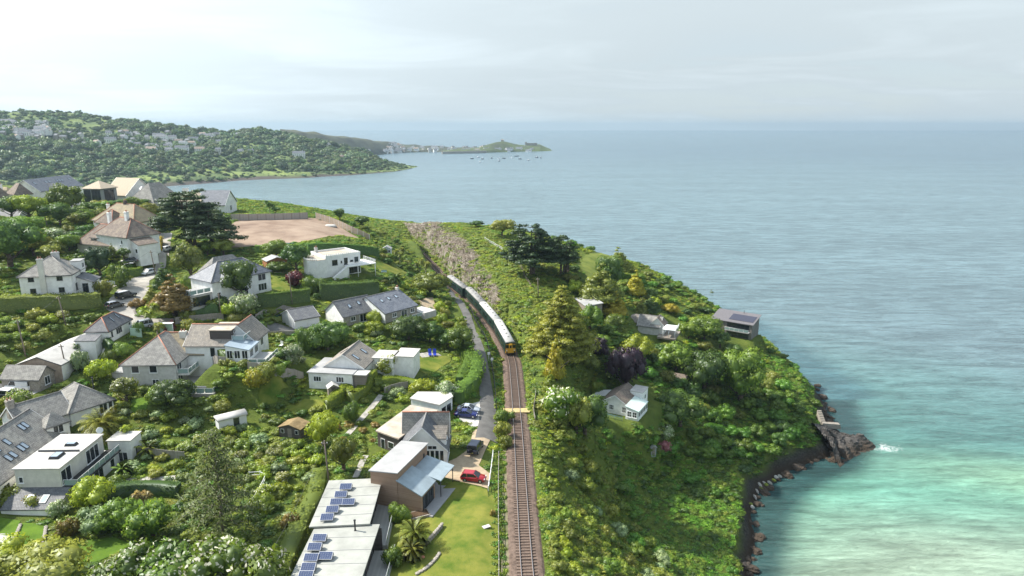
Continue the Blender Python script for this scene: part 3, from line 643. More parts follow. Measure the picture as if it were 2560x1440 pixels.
class Leafy:
    """collects leaf quads and core triangles into one crown mesh"""
    def __init__(s, seed): s.g = np.random.default_rng(seed); s.V = []; s.Q = []; s.N = []; s.T = []; s.M = []; s.n = 0; s.tri = []
    def leaves(s, p, nrm, size, m=0, **k):
        v, q, vn, t = leaf_geo(p, nrm, size, s.g, **k); s.V.append(v); s.Q.append(q + s.n); s.N.append(vn); s.T.append(t); s.M.append(np.full(len(q), m)); s.n += len(v)
    def core(s, c, r, k=0.8, tint=0.4, m=0, res=ICO1):
        v, f = res; nn = v / (np.linalg.norm(v, axis=1)[:, None]); vv = v * np.array(r) * k * (1 + 0.16 * (s.g.random((len(v), 1)) - 0.5)) + np.array(c)
        s.V.append(vv); s.Q.append(np.c_[f, np.full(len(f), -1)] + np.array([s.n, s.n, s.n, 0])); s.N.append(nn); s.T.append(np.full(len(vv), tint)); s.M.append(np.full(len(f), m)); s.n += len(vv)
    def lobe(s, c, r, n, size, m=0, up=-0.35, others=None, tint=None, **k):
        d = unit(int(n * 1.6) + 4, s.g); d = d[d[:, 2] > up][:n]
        rr = np.array(r) if np.ndim(r) else np.full(3, r)
        p = np.array(c) + d * rr * (0.86 + 0.28 * s.g.random((len(d), 1)))
        nn = d / rr; nn /= np.linalg.norm(nn, axis=1)[:, None]
        if others is not None:
            keep = np.ones(len(p), bool)
            for oc, orr in others:
                if np.allclose(oc, c): continue
                keep &= (((p - np.array(oc)) / (np.array(orr) * 0.82)) ** 2).sum(1) > 1
            p = p[keep]; nn = nn[keep]; d = d[keep]
        tt = np.clip(s.g.random(len(p)) * 0.75 + (0.12 if tint is None else tint) + s.g.normal() * 0.08, 0, 1)
        s.leaves(p, nn, size, m, tint=tt, **k)
    def mesh(s, name, mats):
        V = np.vstack(s.V); Q = np.vstack(s.Q); Nn = np.vstack(s.N); T = np.concatenate(s.T); M = np.concatenate(s.M)
        me = bpy.data.meshes.new(name); me.vertices.add(len(V)); me.vertices.foreach_set('co', V.astype(np.float32).ravel())
        tri = Q[:, 3] < 0; cnt = np.where(tri, 3, 4); flat = Q.ravel(); flat = flat[flat >= 0]
        me.loops.add(len(flat)); me.loops.foreach_set('vertex_index', flat.astype(np.int32)); me.polygons.add(len(Q))
        me.polygons.foreach_set('loop_start', np.r_[0, np.cumsum(cnt)[:-1]].astype(np.int32)); me.polygons.foreach_set('material_index', M.astype(np.int32)); me.polygons.foreach_set('use_smooth', np.ones(len(Q), bool))
        a = me.attributes.new('tint', 'FLOAT', 'POINT'); a.data.foreach_set('value', T.astype(np.float32))
        for x in mats: me.materials.append(x)
        me.update(); me.normals_split_custom_set_from_vertices(Nn.tolist())
        return me
def with_mat(me, *mats):
    m = me.copy()
    for i, x in enumerate(mats[:len(m.materials)]): m.materials[i] = x
    return m
def lobes_round(g, n, R_, H_, rl, z0=0.0, squash=0.8):
    """n lobes on an uneven dome of radius R_ and height H_"""
    L = [((0, 0, z0 + H_ * 0.45), (R_ * 0.62, R_ * 0.62, H_ * 0.5))]
    for i in range(n):
        d = unit(1, g)[0]; d[2] = abs(d[2]) * 1.1 - 0.25; d /= np.linalg.norm(d); k = 0.55 + 0.35 * g.random(); r = rl * (0.65 + 0.7 * g.random())
        L.append(((d[0] * R_ * k, d[1] * R_ * k, z0 + H_ * 0.5 + d[2] * H_ * 0.5 * k), (r, r, r * squash)))
    return L
def crown(seed, R_, H_, nl, rl, leaf, dens, z0=0.0, squash=0.8, mat2=0.0, m2i=1, flat=0.55, aspect=0.6):
    L = Leafy(seed); lobes = lobes_round(L.g, nl, R_, H_, rl, z0, squash)
    for c, r in lobes:
        L.core(c, r, 0.80); n = int(dens * 4 * math.pi * (r[0] * r[2]) / (leaf * leaf))
        L.lobe(c, r, n, leaf, 0, -0.55, lobes, flat=flat, aspect=aspect)
        if mat2: L.lobe(c, tuple(x * 1.04 for x in r), int(n * mat2), leaf * 0.85, m2i, 0.1, lobes, flat=0.6)
    return L
# library meshes (crowns start at z = 0 = the foot of the crown)
LIB = {}
for i in range(4): LIB['tree%d' % i] = crown(10 + i, 4.0, 5.6, 20, 1.5, 0.42, 1.15).mesh('crown', [LM['green']])
for i in range(4): LIB['bush%d' % i] = crown(20 + i, 2.0, 2.6, 13, 0.85, 0.30, 1.05).mesh('foliage', [LM['green']])
for i in range(4): LIB['shrub%d' % i] = crown(30 + i, 1.1, 1.3, 8, 0.55, 0.24, 1.0).mesh('foliage', [LM['green']])
for i in range(3): LIB['bloom%d' % i] = crown(40 + i, 2.0, 2.6, 14, 0.8, 0.30, 1.0, mat2=0.30).mesh('foliage', [LM['green'], LM['white']])
for i in range(2): LIB['clip%d' % i] = crown(50 + i, 1.2, 1.9, 14, 0.62, 0.16, 1.6, squash=1.0, flat=0.8).mesh('foliage', [LM['green']])
def cone_crown(seed, R_, H_, tiers, leaf, dens):
    L = Leafy(seed); lobes = []
    for k in range(tiers):
        f = k / (tiers - 1); rr = R_ * (1 - f) ** 0.8 + 0.15; z = H_ * (0.06 + 0.9 * f); n = max(1, int(7 * (1 - f)) + 1)
        for j in range(n):
            a = 2 * math.pi * (j + L.g.random()) / n; q = rr * (0.55 + 0.25 * L.g.random()); s = max(0.35, rr * 0.55)
            lobes.append(((q * math.cos(a), q * math.sin(a), z), (s, s, s * 0.85)))
    for c, r in lobes: L.core(c, r, 0.8); L.lobe(c, r, int(dens * 12.5 * r[0] * r[2] / leaf ** 2), leaf, 0, -0.6, lobes)
    return L
for i in range(2): LIB['cone%d' % i] = cone_crown(60 + i, 1.9, 6.0, 9, 0.28, 1.0).mesh('crown', [LM['olive']])
def tiered(seed, R_, H_, tiers, leaf, dens, droop=0.15, thin=0.28, top=0.35, core=True, per=9, z0=0.1):
    """cedar / cypress: flat plates of foliage on spreading limbs; returns foliage and limb meshes"""
    L = Leafy(seed); g = L.g; limbs = MB(); lobes = []
    for k in range(tiers):
        f = k / (tiers - 1); z = H_ * (z0 + (1 - z0) * 0.94 * f); prof = math.sin(math.pi * min(1, 0.18 + 0.82 * (1 - f)) * 0.62) if top < 1 else 1
        rr = R_ * (top + (1 - top) * (1 - f) ** 0.75); n = max(3, int(per * (0.45 + 0.55 * (1 - f)))); a0 = g.random() * 6.28
        for j in range(n):
            a = a0 + 2 * math.pi * (j + 0.5 * g.random()) / n; ln = rr * (0.62 + 0.45 * g.random()); zt = z + ln * (0.12 - droop * g.random())
            limbs.bar((0, 0, z - 0.25 * ln * 0.4), (ln * 0.85 * math.cos(a), ln * 0.85 * math.sin(a), zt), 0.05 * R_ / 4 + 0.02, 5, 0.015)
            for q in (0.5, 0.78, 1.0):
                if q == 0.5 and g.random() < 0.3: continue
                s = rr * (0.20 + 0.13 * g.random()) * (1.15 - 0.3 * q) + 0.25; off = g.normal(size=2) * s * 0.35
                lobes.append(((ln * q * math.cos(a) + off[0], ln * q * math.sin(a) + off[1], z + (zt - z) * q + 0.1), (s, s, s * thin + 0.12)))
    for c, r in lobes:
        if core: L.core(c, r, 0.72)
        L.lobe(c, r, int(dens * 9 * r[0] * r[0] / leaf ** 2), leaf, 0, -0.5, flat=0.45, aspect=0.5)
    return L, limbs
def frond_palm(seed, n, length, leaf_m, lw=0.07):
    """feather palm head at the origin: arching fronds with two rows of leaflets"""
    L = Leafy(seed); g = L.g; V = []; Q = []; Nn = []; T = []
    for i in range(n):
        a = 2.399 * i + g.random() * 0.3; e = R(78) - (i / n) * R(105); ln = length * (0.8 + 0.3 * g.random()); pts = []; p = np.zeros(3); th = e
        for k in range(9):
            pts.append(p.copy()); th2 = th - k * R(9 + 3 * g.random()); p = p + ln / 8 * np.array([math.cos(th2) * math.cos(a), math.cos(th2) * math.sin(a), math.sin(th2)])
        pts = np.array(pts); side = np.array([-math.sin(a), math.cos(a), 0])
        for k in range(1, 9):
            for sub in (0, 0.5):
                c = pts[k - 1] * (1 - sub) + pts[k] * sub; d = pts[k] - pts[k - 1]; d /= np.linalg.norm(d); wl = ln * 0.24 * math.sin(math.pi * min(0.97, (k - 0.4 + sub) / 9.2)) + 0.08
                for sg in (-1, 1):
                    tip = c + side * sg * wl * 0.8 + d * wl * 0.62 - np.array([0, 0, wl * 0.22]); b0 = d * lw
                    k0 = L.n; V = np.array([c - b0, c + b0, tip + b0 * 0.3, tip - b0 * 0.3]); nn = np.cross(side * sg, d) * (-sg); nn = nn / (np.linalg.norm(nn) + 1e-9)
                    if nn[2] < 0: nn = -nn
                    L.V.append(V); L.Q.append(np.array([[k0, k0 + 1, k0 + 2, k0 + 3]])); L.N.append(np.repeat(nn[None], 4, 0)); L.T.append(np.full(4, g.random())); L.M.append(np.array([0])); L.n += 4
    return L.mesh('fronds', [leaf_m])
def strap_head(seed, n, length, leaf_m, w=0.09):
    """cabbage-palm head: a ball of strap leaves"""
    L = Leafy(seed); g = L.g
    for i in range(n):
        d = unit(1, g)[0]; d[2] = d[2] * 0.8 + 0.25; d /= np.linalg.norm(d); s = np.cross(d, [0, 0, 1.0]); s /= np.linalg.norm(s) + 1e-9; ln = length * (0.75 + 0.4 * g.random()); k0 = L.n
        mid = d * ln * 0.6; tip = d * ln - np.array([0, 0, ln * 0.3]); nn = np.cross(s, d); nn = nn if nn[2] > 0 else -nn
        L.V.append(np.array([-s * w, s * w, mid + s * w, mid - s * w, tip])); L.Q.append(np.array([[k0, k0 + 1, k0 + 2, k0 + 3], [k0 + 3, k0 + 2, k0 + 4, -1]])); L.N.append(np.repeat((nn * 0.5 + d * 0.5)[None], 5, 0)); L.T.append(np.full(5, g.random())); L.M.append(np.array([0, 0])); L.n += 5
    return L.mesh('fronds', [leaf_m])
VAR = {}
def lib(name, *mk):
    key = (name,) + mk
    if key not in VAR: VAR[key] = with_mat(LIB[name], *[LM[m] for m in mk]) if mk else LIB[name]
    return VAR[key]
TRUNKS = {}
def trunk_mesh(h, r, seed=0, m=None, lean=0.12, limbs=4, spread=0.5):
    key = (round(h, 1), round(r, 2), seed, m)
    if key not in TRUNKS:
        g = np.random.default_rng(seed + 99); mb = MB(); pts = [Vector((0, 0, -0.6))]; n = 5
        for k in range(1, n + 1): pts.append(Vector((g.normal() * lean * k / n * h * 0.3, g.normal() * lean * k / n * h * 0.3, h * k / n)))
        mb.tube(pts, [r * (1.25 - 0.8 * k / n) for k in range(n + 1)], 7)
        for j in range(limbs):
            b0 = pts[2 + j % 3]; a = 6.28 * j / limbs + g.random(); e = b0 + Vector((math.cos(a) * h * spread, math.sin(a) * h * spread, h * 0.45)); mid = (b0 + e) / 2 + Vector((0, 0, -h * 0.06)); mb.tube([b0, mid, e], [r * 0.5, r * 0.36, r * 0.15], 5)
        TRUNKS[key] = mb.mesh('trunk', m or bark)
    return TRUNKS[key]
def pix_m(px, py):
    p = on(px, py); return p, Vector(p - cam_o.location).dot(Vector((0, CP, -SP))) / FPX
def tree(px, py, wpx, hpx, kind, mats, label, group=None, name='tree', trunk=0.28, cat='tree', rz=None):
    """tree whose foot is seen at (px, py), wpx wide and hpx high in the photo"""
    p, s = pix_m(px, py); W = wpx * s; Ht = hpx * s / 0.92; o = empty(name, p, random.random() * 6.28 if rz is None else rz)
    me = lib(kind, *mats); bx = np.array([v[:] for v in me.vertices[:0]]) if False else None
    base = {'tree': (8.6, 5.9), 'bush': (4.6, 3.0), 'shrub': (2.6, 1.6), 'bloom': (4.6, 3.0), 'clip': (2.6, 2.1), 'cone': (4.0, 6.4)}[kind.rstrip('0123456789')]
    th = Ht * trunk; ch = Ht - th * 0.8
    link('crown', me, o, (0, 0, th * 0.8), scale=(W / base[0], W / base[0], ch / base[1]))
    link('trunk', trunk_mesh(1.0, 0.09, int(px) % 5), o, scale=(Ht * 0.55, Ht * 0.55, max(th, Ht * 0.45)))
    tag(o, label, cat, group); return o
def shrub(px, py, wpx, hpx, kind, mats, label=None, group=None, name='shrub', cat='shrub'):
    p, s = pix_m(px, py); W = wpx * s; Ht = hpx * s / 0.92; me = lib(kind, *mats)
    base = {'tree': (8.6, 5.9), 'bush': (4.6, 3.0), 'shrub': (2.6, 1.6), 'bloom': (4.6, 3.0), 'clip': (2.6, 2.1), 'cone': (4.0, 6.4)}[kind.rstrip('0123456789')]
    o = link(name, me, None, (p.x, p.y, p.z - 0.12 * Ht), random.random() * 6.28, scale=(W / base[0], W / base[0], Ht * 1.12 / base[1])); tag(o, label, cat, group); return o
# ------------------------------------------------------------------ instanced masses nobody could count
SRC = bpy.data.collections.new('foliage_sources')
def gn_scatter(name, pts, scales, meshes, label, rots=None, zs=None):
    cn = bpy.data.collections.new(name + '_sources')
    for k, me in enumerate(meshes):
        o = bpy.data.objects.new('source_%s_%02d' % (name, k), me); cn.objects.link(o)
    n = len(pts); me = bpy.data.meshes.new(name); me.vertices.add(n); me.vertices.foreach_set('co', np.asarray(pts, np.float32).ravel())
    def A(nm, typ, field, val): a = me.attributes.new(nm, typ, 'POINT'); a.data.foreach_set(field, np.asarray(val, np.float32 if typ != 'INT' else np.int32).ravel())
    sc3 = np.c_[scales, scales, scales * (zs if zs is not None else 1.0)]
    A('sc', 'FLOAT_VECTOR', 'vector', sc3); rr = np.zeros((n, 3)); rr[:, 2] = rng.random(n) * 6.28
    if rots is not None: rr[:, :2] = rots
    A('rot', 'FLOAT_VECTOR', 'vector', rr); A('pick', 'INT', 'value', rng.integers(0, len(meshes), n))
    g = bpy.data.node_groups.new(name, 'GeometryNodeTree'); g.interface.new_socket('Geometry', in_out='INPUT', socket_type='NodeSocketGeometry'); g.interface.new_socket('Geometry', in_out='OUTPUT', socket_type='NodeSocketGeometry')
    gi = g.nodes.new('NodeGroupInput'); go = g.nodes.new('NodeGroupOutput'); ip = g.nodes.new('GeometryNodeInstanceOnPoints'); ci = g.nodes.new('GeometryNodeCollectionInfo')
    ci.inputs['Collection'].default_value = cn; ci.inputs['Separate Children'].default_value = True; ci.inputs['Reset Children'].default_value = True; ip.inputs['Pick Instance'].default_value = True
    def NA(nm, dt): a = g.nodes.new('GeometryNodeInputNamedAttribute'); a.data_type = dt; a.inputs[0].default_value = nm; return a.outputs[0]
    g.links.new(gi.outputs[0], ip.inputs['Points']); g.links.new(ci.outputs[0], ip.inputs['Instance']); g.links.new(NA('sc', 'FLOAT_VECTOR'), ip.inputs['Scale'])
    g.links.new(NA('rot', 'FLOAT_VECTOR'), ip.inputs['Rotation']); g.links.new(NA('pick', 'INT'), ip.inputs['Instance Index']); g.links.new(ip.outputs[0], go.inputs[0])
    o = link(name, me); md = o.modifiers.new('scatter', 'NODES'); md.node_group = g; tag(o, label, 'vegetation', kind='stuff'); return o
# clump meshes: low leafy mounds for banks and hedges
CL = {}
for i in range(3):
    L = Leafy(70 + i); lobes = [((L.g.normal() * 0.45, L.g.normal() * 0.45, 0.25 + 0.25 * L.g.random()), (0.55, 0.55, 0.5)) for _ in range(4)]
    for c, r in lobes: L.core(c, r, 0.75); L.lobe(c, r, 46, 0.30, 0, -0.3, lobes, aspect=0.5)
    CL[i] = L.mesh('clump', [LM['bank']])
for i in range(2):
    L = Leafy(90 + i); g_ = L.g; n_ = 80; a_ = g_.random(n_) * 6.28; e_ = R(25) + g_.random(n_) * R(60); d_ = np.c_[np.cos(a_) * np.cos(e_), np.sin(a_) * np.cos(e_), np.sin(e_)]; p_ = np.c_[g_.normal(size=(n_, 2)) * .3, np.zeros(n_)] + d_ * .45
    L.leaves(p_, np.tile([0, 0, 1.0], (n_, 1)) * .7 + d_ * .3, .7, 0, aspect=.22, flat=.5); CL[3 + i] = L.mesh('fern', [LM['bank']])
def clump(i, m): 
    key = ('clump', i, m)
    if key not in VAR: VAR[key] = with_mat(CL[i], LM[m])
    return VAR[key]
def tangle(seed):
    """dead stems matted on the cut face"""
    L = Leafy(seed); g = L.g; n = 46; p = np.c_[g.normal(size=(n, 2)) * 0.75, g.random(n) * 0.3]; d = unit(n, g); L.leaves(p, np.tile([0, 0, 1.0], (n, 1)), 0.9, 0, aspect=0.13, flat=0.25); return L.mesh('stems', [LM['dry']])
# ------------------------------------------------------------------ railway
ballast_m = mat('ballast', (0.20, 0.145, 0.115), 0.95, 0.15, scale=1.6, col2=(0.085, 0.062, 0.05), bump=0.8, bscale=9, coords='Object', detail=9)
sleeper_m = mat('sleeper', (0.17, 0.125, 0.10), 0.9, 0.2, noise=0.5, scale=6)
steel_m = mat('rail_steel', (0.30, 0.20, 0.15), 0.45, 0.5, noise=0.35, scale=2, metal=0.3)
railtop_m = mat('rail_head', (0.55, 0.52, 0.50), 0.3, 0.5, metal=0.8)
RT = np.gradient(RAIL, axis=0); RT /= np.linalg.norm(RT, axis=1)[:, None]; RN = np.c_[-RT[:, 1], RT[:, 0]]     # left of travel
def strip(profile, name, material, parent, idx=None, z0=0.0):
    """sweep a (offset to the right, z) profile along the line"""
    I = np.arange(0, len(RAIL), 3) if idx is None else idx; V = []; n = len(profile)
    for i in I:
        for (s, z) in profile: V.append((RAIL[i, 0] - RN[i, 0] * s, RAIL[i, 1] - RN[i, 1] * s, RAIL_Z + z + z0))
    F = [(a * n + b, a * n + b + 1, (a + 1) * n + b + 1, (a + 1) * n + b) for a in range(len(I) - 1) for b in range(n - 1)]
    me = bpy.data.meshes.new(name); me.from_pydata(V, [], F); me.materials.append(material); me.update()
    bm = bmesh.new(); bm.from_mesh(me); bmesh.ops.recalc_face_normals(bm, faces=bm.faces[:]); bm.to_mesh(me); bm.free()
    return link(name, me, parent)
def build_track():
    o = empty('railway_track', (0, 0, 0)); tag(o, 'single railway track with rusty rails on brown ballast running towards the train', 'railway')
    b = strip([(-2.9, -0.75), (-2.0, -0.25), (-1.5, -0.16), (1.5, -0.16), (2.0, -0.25), (2.8, -0.75)], 'ballast_bed', ballast_m, o)
    for s in (-0.7525, 0.7525):
        r = strip([(s - 0.07, -0.06), (s - 0.03, 0.02), (s - 0.036, 0.10), (s + 0.036, 0.10), (s + 0.03, 0.02), (s + 0.07, -0.06)], 'rail', steel_m, o)
        strip([(s - 0.034, 0.104), (s + 0.034, 0.104)], 'rail_head', railtop_m, r)
    sm = MB().box(-1.3, 1.3, -0.13, 0.13, -0.2, -0.045).mesh('sleeper', sleeper_m)
    vis = [i for i in range(len(RAIL)) if 72 < RAIL[i, 1] < 172]
    for i in vis:
        q = link('sleeper', sm, o, (RAIL[i, 0], RAIL[i, 1], RAIL_Z + random.uniform(-0.02, 0.015)), math.atan2(RT[i, 1], RT[i, 0]) - math.pi / 2 + random.uniform(-0.02, 0.02))
    mb = MB()
    for i in range(len(RAIL)):
        if RAIL[i, 1] >= 172 or RAIL[i, 1] <= 72:
            c = Vector((*RAIL[i], RAIL_Z)); n = Vector((*RN[i], 0)); t = Vector((*RT[i], 0))
            lo = [c + n * a + t * b + Vector((0, 0, -0.2)) for a, b in ((-1.3, -0.13), (-1.3, 0.13), (1.3, 0.13), (1.3, -0.13))]; mb.hexa(lo, [p + Vector((0, 0, 0.155)) for p in lo])
    s = mb.build('sleeper_run', sleeper_m, o); s['kind'] = 'stuff'
    mark([tuple(p) for p in (RAIL + RN * 2.9)[::8]] + [tuple(p) for p in (RAIL - RN * 2.6)[::-8]])
build_track()
# ------------------------------------------------------------------ roads, drives and lawns
def Z(x0, y0, k): return lambda *p: [(x0 + a / k, y0 + b / k) for a, b in p]
zl, zd, zf, z4, z3, z2, z1 = Z(200, 640, 7.2), Z(920, 1060, 3.79), Z(600, 900, 2.667), Z(600, 560, 3.6), Z(0, 900, 2.667), Z(0, 600, 3.6), Z(0, 240, 3.6)
tarmac = mat('tarmac', (0.17, 0.165, 0.155), 0.92, 0.2, col2=(0.11, 0.105, 0.10), scale=0.6, detail=8, bump=0.2, bscale=14, coords='Object')
dusty = mat('dusty_road', (0.47, 0.44, 0.39), 0.95, 0.15, col2=(0.24, 0.225, 0.205), scale=0.28, detail=9, bump=0.2, bscale=10, coords='Object')
concrete = mat('concrete', (0.50, 0.485, 0.45), 0.9, 0.2, noise=0.22, scale=0.5, detail=8)
gravel = mat('gravel', (0.47, 0.375, 0.26), 0.95, 0.1, col2=(0.36, 0.28, 0.19), scale=1.4, detail=9, bump=0.35, bscale=18)
dirt = mat('bare_earth', (0.36, 0.275, 0.21), 0.95, 0.1, col2=(0.20, 0.14, 0.105), scale=0.11, detail=9, bump=0.4, bscale=2.5)
slabs = mat('stone_slabs', (0.40, 0.38, 0.34), 0.9, 0.2, noise=0.3, scale=1.3, detail=6)
lawn_m = mat('lawn', (0.125, 0.21, 0.025), 0.95, 0.1, col2=(0.065, 0.125, 0.018), scale=0.5, detail=9, bump=0.5, bscale=7)
lawn_y = mat('lawn_bright', (0.22, 0.22, 0.045), 0.95, 0.1, col2=(0.070, 0.125, 0.016), scale=0.3, detail=9, bump=0.5, bscale=7)
turf = mat('rough_turf', (0.19, 0.22, 0.05), 0.95, 0.1, col2=(0.09, 0.13, 0.025), scale=0.3, detail=9, bump=0.6, bscale=3)
lawn_top = lawn_m
drape('lane', zl((1400,-400),(1660,-400),(1560,0),(1480,300),(1250,450),(1240,700),(1080,830),(985,1000),(1100,1105),(1300,1135),(1960,1140),(1960,1170),(1480,1200),(900,1340),(885,1110),(600,1040),(470,965),(540,780),(690,600),(850,540),(800,455),(1140,340),(1330,250),(1390,100)), dusty)
drape('house_drive', zl((800,460),(130,440),(90,600),(420,640),(640,560),(800,545)), concrete, dz=.08)
drape('building_plot', [(542,622),(556,578),(602,549),(785,546),(840,563),(905,600),(760,606),(640,616)], dirt)
drape('chalet_drive', [(498,736),(505,722),(600,722),(645,745),(612,762),(560,766),(522,752)], concrete)
drape('bungalow_yard', z4((245,905),(460,925),(700,895),(950,920),(1010,955),(700,968),(500,985),(250,985)), tarmac)
drape('gravel_drive', zd((1000,60),(1190,60),(1185,110),(1050,400),(1165,490),(1135,625),(780,535),(640,490),(720,380),(840,325),(955,240)), gravel)
lane('footpath_lane', [(1216,1100),(1222,1050),(1217,990),(1211,940),(1204,895),(1190,850),(1170,798),(1149,755),(1126,724),(1108,708)], [4.0,3.6,2.9,2.6,2.5,2.4,2.3,2.2,2.0,1.8], tarmac, dz=.08)
drape('parking_apron', [(1148,1050),(1150,1020),(1180,1010),(1206,1005),(1206,1062),(1180,1072),(1165,1060)], concrete, dz=.06)
drape('track_lawn', zd((790,545),(1130,628),(1140,700),(1225,640),(1240,1000),(1250,1440),(1250,1700),(60,1700),(100,1440),(150,1150),(260,900),(480,815),(540,815),(660,660)), lawn_y, dz=.06)
drape('square_lawn', z4((1455,1150),(1600,1200),(1910,1190),(1890,1250),(1700,1375),(1560,1290),(1450,1235)), lawn_y)
drape('lawn_patio', z4((1600,1178),(1750,1150),(1815,1190),(1640,1213)), slabs, dz=.11)
drape('garden_lawn', zf((140,150),(330,200),(250,310),(120,330)), lawn_y); drape('garden_lawn', zf((430,265),(590,280),(480,375),(290,335)), lawn_y)
drape('garden_lawn', z3((880,270),(1000,250),(975,390),(870,400)), lawn_m); drape('garden_lawn', z3((460,1215),(760,1185),(900,1240),(640,1350),(480,1345)), lawn_m)
drape('garden_lawn', z3((-80,1050),(140,1080),(90,1190),(-80,1160)), lawn_m); drape('garden_lawn', z3((150,1100),(315,1100),(265,1260),(80,1290)), lawn_m)
drape('garden_lawn', z3((795,985),(930,925),(1090,955),(1010,1045),(850,1040)), lawn_m)
drape('house_lawn', z2((690,525),(880,475),(910,505),(720,545)), lawn_m); drape('chalet_lawn', [(674,688),(700,698),(742,735),(692,748),(676,736)], lawn_y)
drape('deco_lawn', [(935,650),(962,660),(1028,684),(1002,690),(950,682)], lawn_y); drape('shed_yard', z2((640,965),(950,1010),(880,1085),(690,1065)), concrete)
drape('villa_lawn', [(335,606),(385,606),(386,622),(338,626)], lawn_m); drape('front_yard', z3((0,1165),(60,1170),(30,1260),(-60,1280)), concrete)
drape('headland_turf', z2((0,0),(1,0),(1,1)) if False else [(1440,660),(1480,632),(1530,640),(1560,668),(1520,700),(1470,700)], turf)
drape('van_yard', [(-30,1000),(-30,955),(80,950),(110,975),(60,1005)], concrete); drape('terrace_garden', z4((1590,690),(1740,660),(1760,770),(1610,800)), gravel)
lane('garden_path', zf((715,500),(790,420),(860,340),(945,238)), 1.1, slabs, dz=.08); lane('garden_steps', zf((770,790),(815,690),(840,640)), 1.0, slabs, dz=.08)
lane('slab_path', z3((740,800),(880,795),(1040,800),(1220,790)), 1.3, slabs, dz=.08); lane('track_cess', [(1268,1440),(1268,1330),(1268,1200),(1268,1120)], 1.6, mat('cess', (0.24, 0.21, 0.14), 1, .1, col2=(.11, .12, .05), scale=.8, detail=9), dz=.06)
build_ground()
# ------------------------------------------------------------------ building kit
WHITE = mat('render_white', (0.84, 0.84, 0.82), 0.85, 0.2, noise=0.14, scale=0.8, detail=7)
CREAM = mat('render_cream', (0.66, 0.64, 0.58), 0.85, 0.2, noise=0.14, scale=0.8, detail=7)
PEBBLE = mat('pebbledash', (0.56, 0.55, 0.53), 0.9, 0.2, noise=0.18, scale=1.2, detail=8, bump=0.2, bscale=20)
STONE = mat('rubble_stone', (0.42, 0.38, 0.33), 0.9, 0.2, col2=(0.22, 0.20, 0.18), scale=3.2, detail=6, bump=0.5, bscale=5)
BRICKTAN = mat('brown_render', (0.36, 0.29, 0.23), 0.9, 0.2, noise=0.25, scale=1.5)
FRAME = mat('white_frame', (0.82, 0.83, 0.83), 0.4, 0.4)
DARKFRAME = mat('dark_frame', (0.035, 0.037, 0.04), 0.4, 0.4)
GLASS = mat('window_glass', (0.018, 0.024, 0.03), 0.06, 0.7)
SKYGLASS = mat('skylight_glass', (0.33, 0.40, 0.47), 0.12, 0.6)
BALGLASS = mat('balustrade_glass', (0.24, 0.33, 0.33), 0.08, 0.6)
SLATE = tiles('slate', (0.115, 0.12, 0.135), (0.17, 0.175, 0.19), (0.05, 0.05, 0.055), 0.4, 0.26, 0.6, lichen=(0.23, 0.23, 0.22))
SLATEL = tiles('slate_lichen', (0.21, 0.20, 0.19), (0.30, 0.29, 0.27), (0.09, 0.085, 0.08), 0.42, 0.28, 0.8, lichen=(0.43, 0.42, 0.37))
SLATEB = tiles('slate_blue', (0.11, 0.125, 0.155), (0.17, 0.185, 0.22), (0.05, 0.055, 0.07), 0.45, 0.28, 0.5, lichen=(0.25, 0.26, 0.28))
CONC = tiles('concrete_tile', (0.24, 0.215, 0.19), (0.33, 0.30, 0.265), (0.10, 0.09, 0.08), 0.34, 0.36, 0.85, lichen=(0.40, 0.35, 0.28))
BROWN = tiles('brown_tile', (0.17, 0.135, 0.115), (0.25, 0.20, 0.165), (0.07, 0.055, 0.05), 0.3, 0.3, 0.85, lichen=(0.36, 0.30, 0.22))
OCHRE = tiles('lichen_tile', (0.28, 0.24, 0.17), (0.38, 0.32, 0.22), (0.12, 0.10, 0.08), 0.3, 0.3, 0.85, lichen=(0.46, 0.38, 0.22))
TANROOF = mat('tan_membrane', (0.52, 0.46, 0.39), 0.9, 0.2, col2=(0.34, 0.28, 0.22), scale=0.5, detail=8)
GREYROOF = mat('grey_membrane', (0.36, 0.36, 0.36), 0.85, 0.25, noise=0.18, scale=0.35, detail=8)
LIGHTROOF = mat('pale_membrane', (0.50, 0.485, 0.46), 0.85, 0.25, noise=0.2, scale=0.5, detail=8)
ZINC = mat('zinc_roof', (0.33, 0.40, 0.44), 0.45, 0.4, noise=0.14, scale=0.7, metal=0.1)
SAGE = mat('sage_membrane', (0.36, 0.365, 0.335), 0.8, 0.25, noise=0.2, scale=0.4, detail=8)
CEDAR = boards('cedar_boards', (0.30, 0.19, 0.13), (0.44, 0.31, 0.23), 0.14)
GREYWOOD = boards('grey_boards', (0.20, 0.17, 0.14), (0.33, 0.29, 0.25), 0.15)
DARKWOOD = boards('dark_boards', (0.075, 0.065, 0.06), (0.14, 0.12, 0.11), 0.18)
DECK = boards('deck_boards', (0.36, 0.36, 0.34), (0.50, 0.49, 0.46), 0.15, 'X')
RIDGE_R = mat('red_ridge', (0.42, 0.20, 0.14), 0.85, 0.2, noise=0.3, scale=3)
RIDGE_G = mat('grey_ridge', (0.27, 0.26, 0.25), 0.85, 0.2, noise=0.3, scale=3)
BLACKM = mat('black_metal', (0.02, 0.02, 0.022), 0.45, 0.4)
GUTTER = mat('gutter', (0.10, 0.10, 0.10), 0.5, 0.4)
def roof_uv(me):
    uv = me.uv_layers.new(name='UVMap'); co = np.array([v.co for v in me.vertices])
    for p in me.polygons:
        n = p.normal; z = Vector((0, 0, 1)); a = z.cross(n)
        if a.length < 0.05: a = Vector((1, 0, 0))
        a.normalize(); b = n.cross(a)
        for li in p.loop_indices:
            c = me.vertices[me.loops[li].vertex_index].co; uv.data[li].uv = (c.dot(a), c.dot(b))
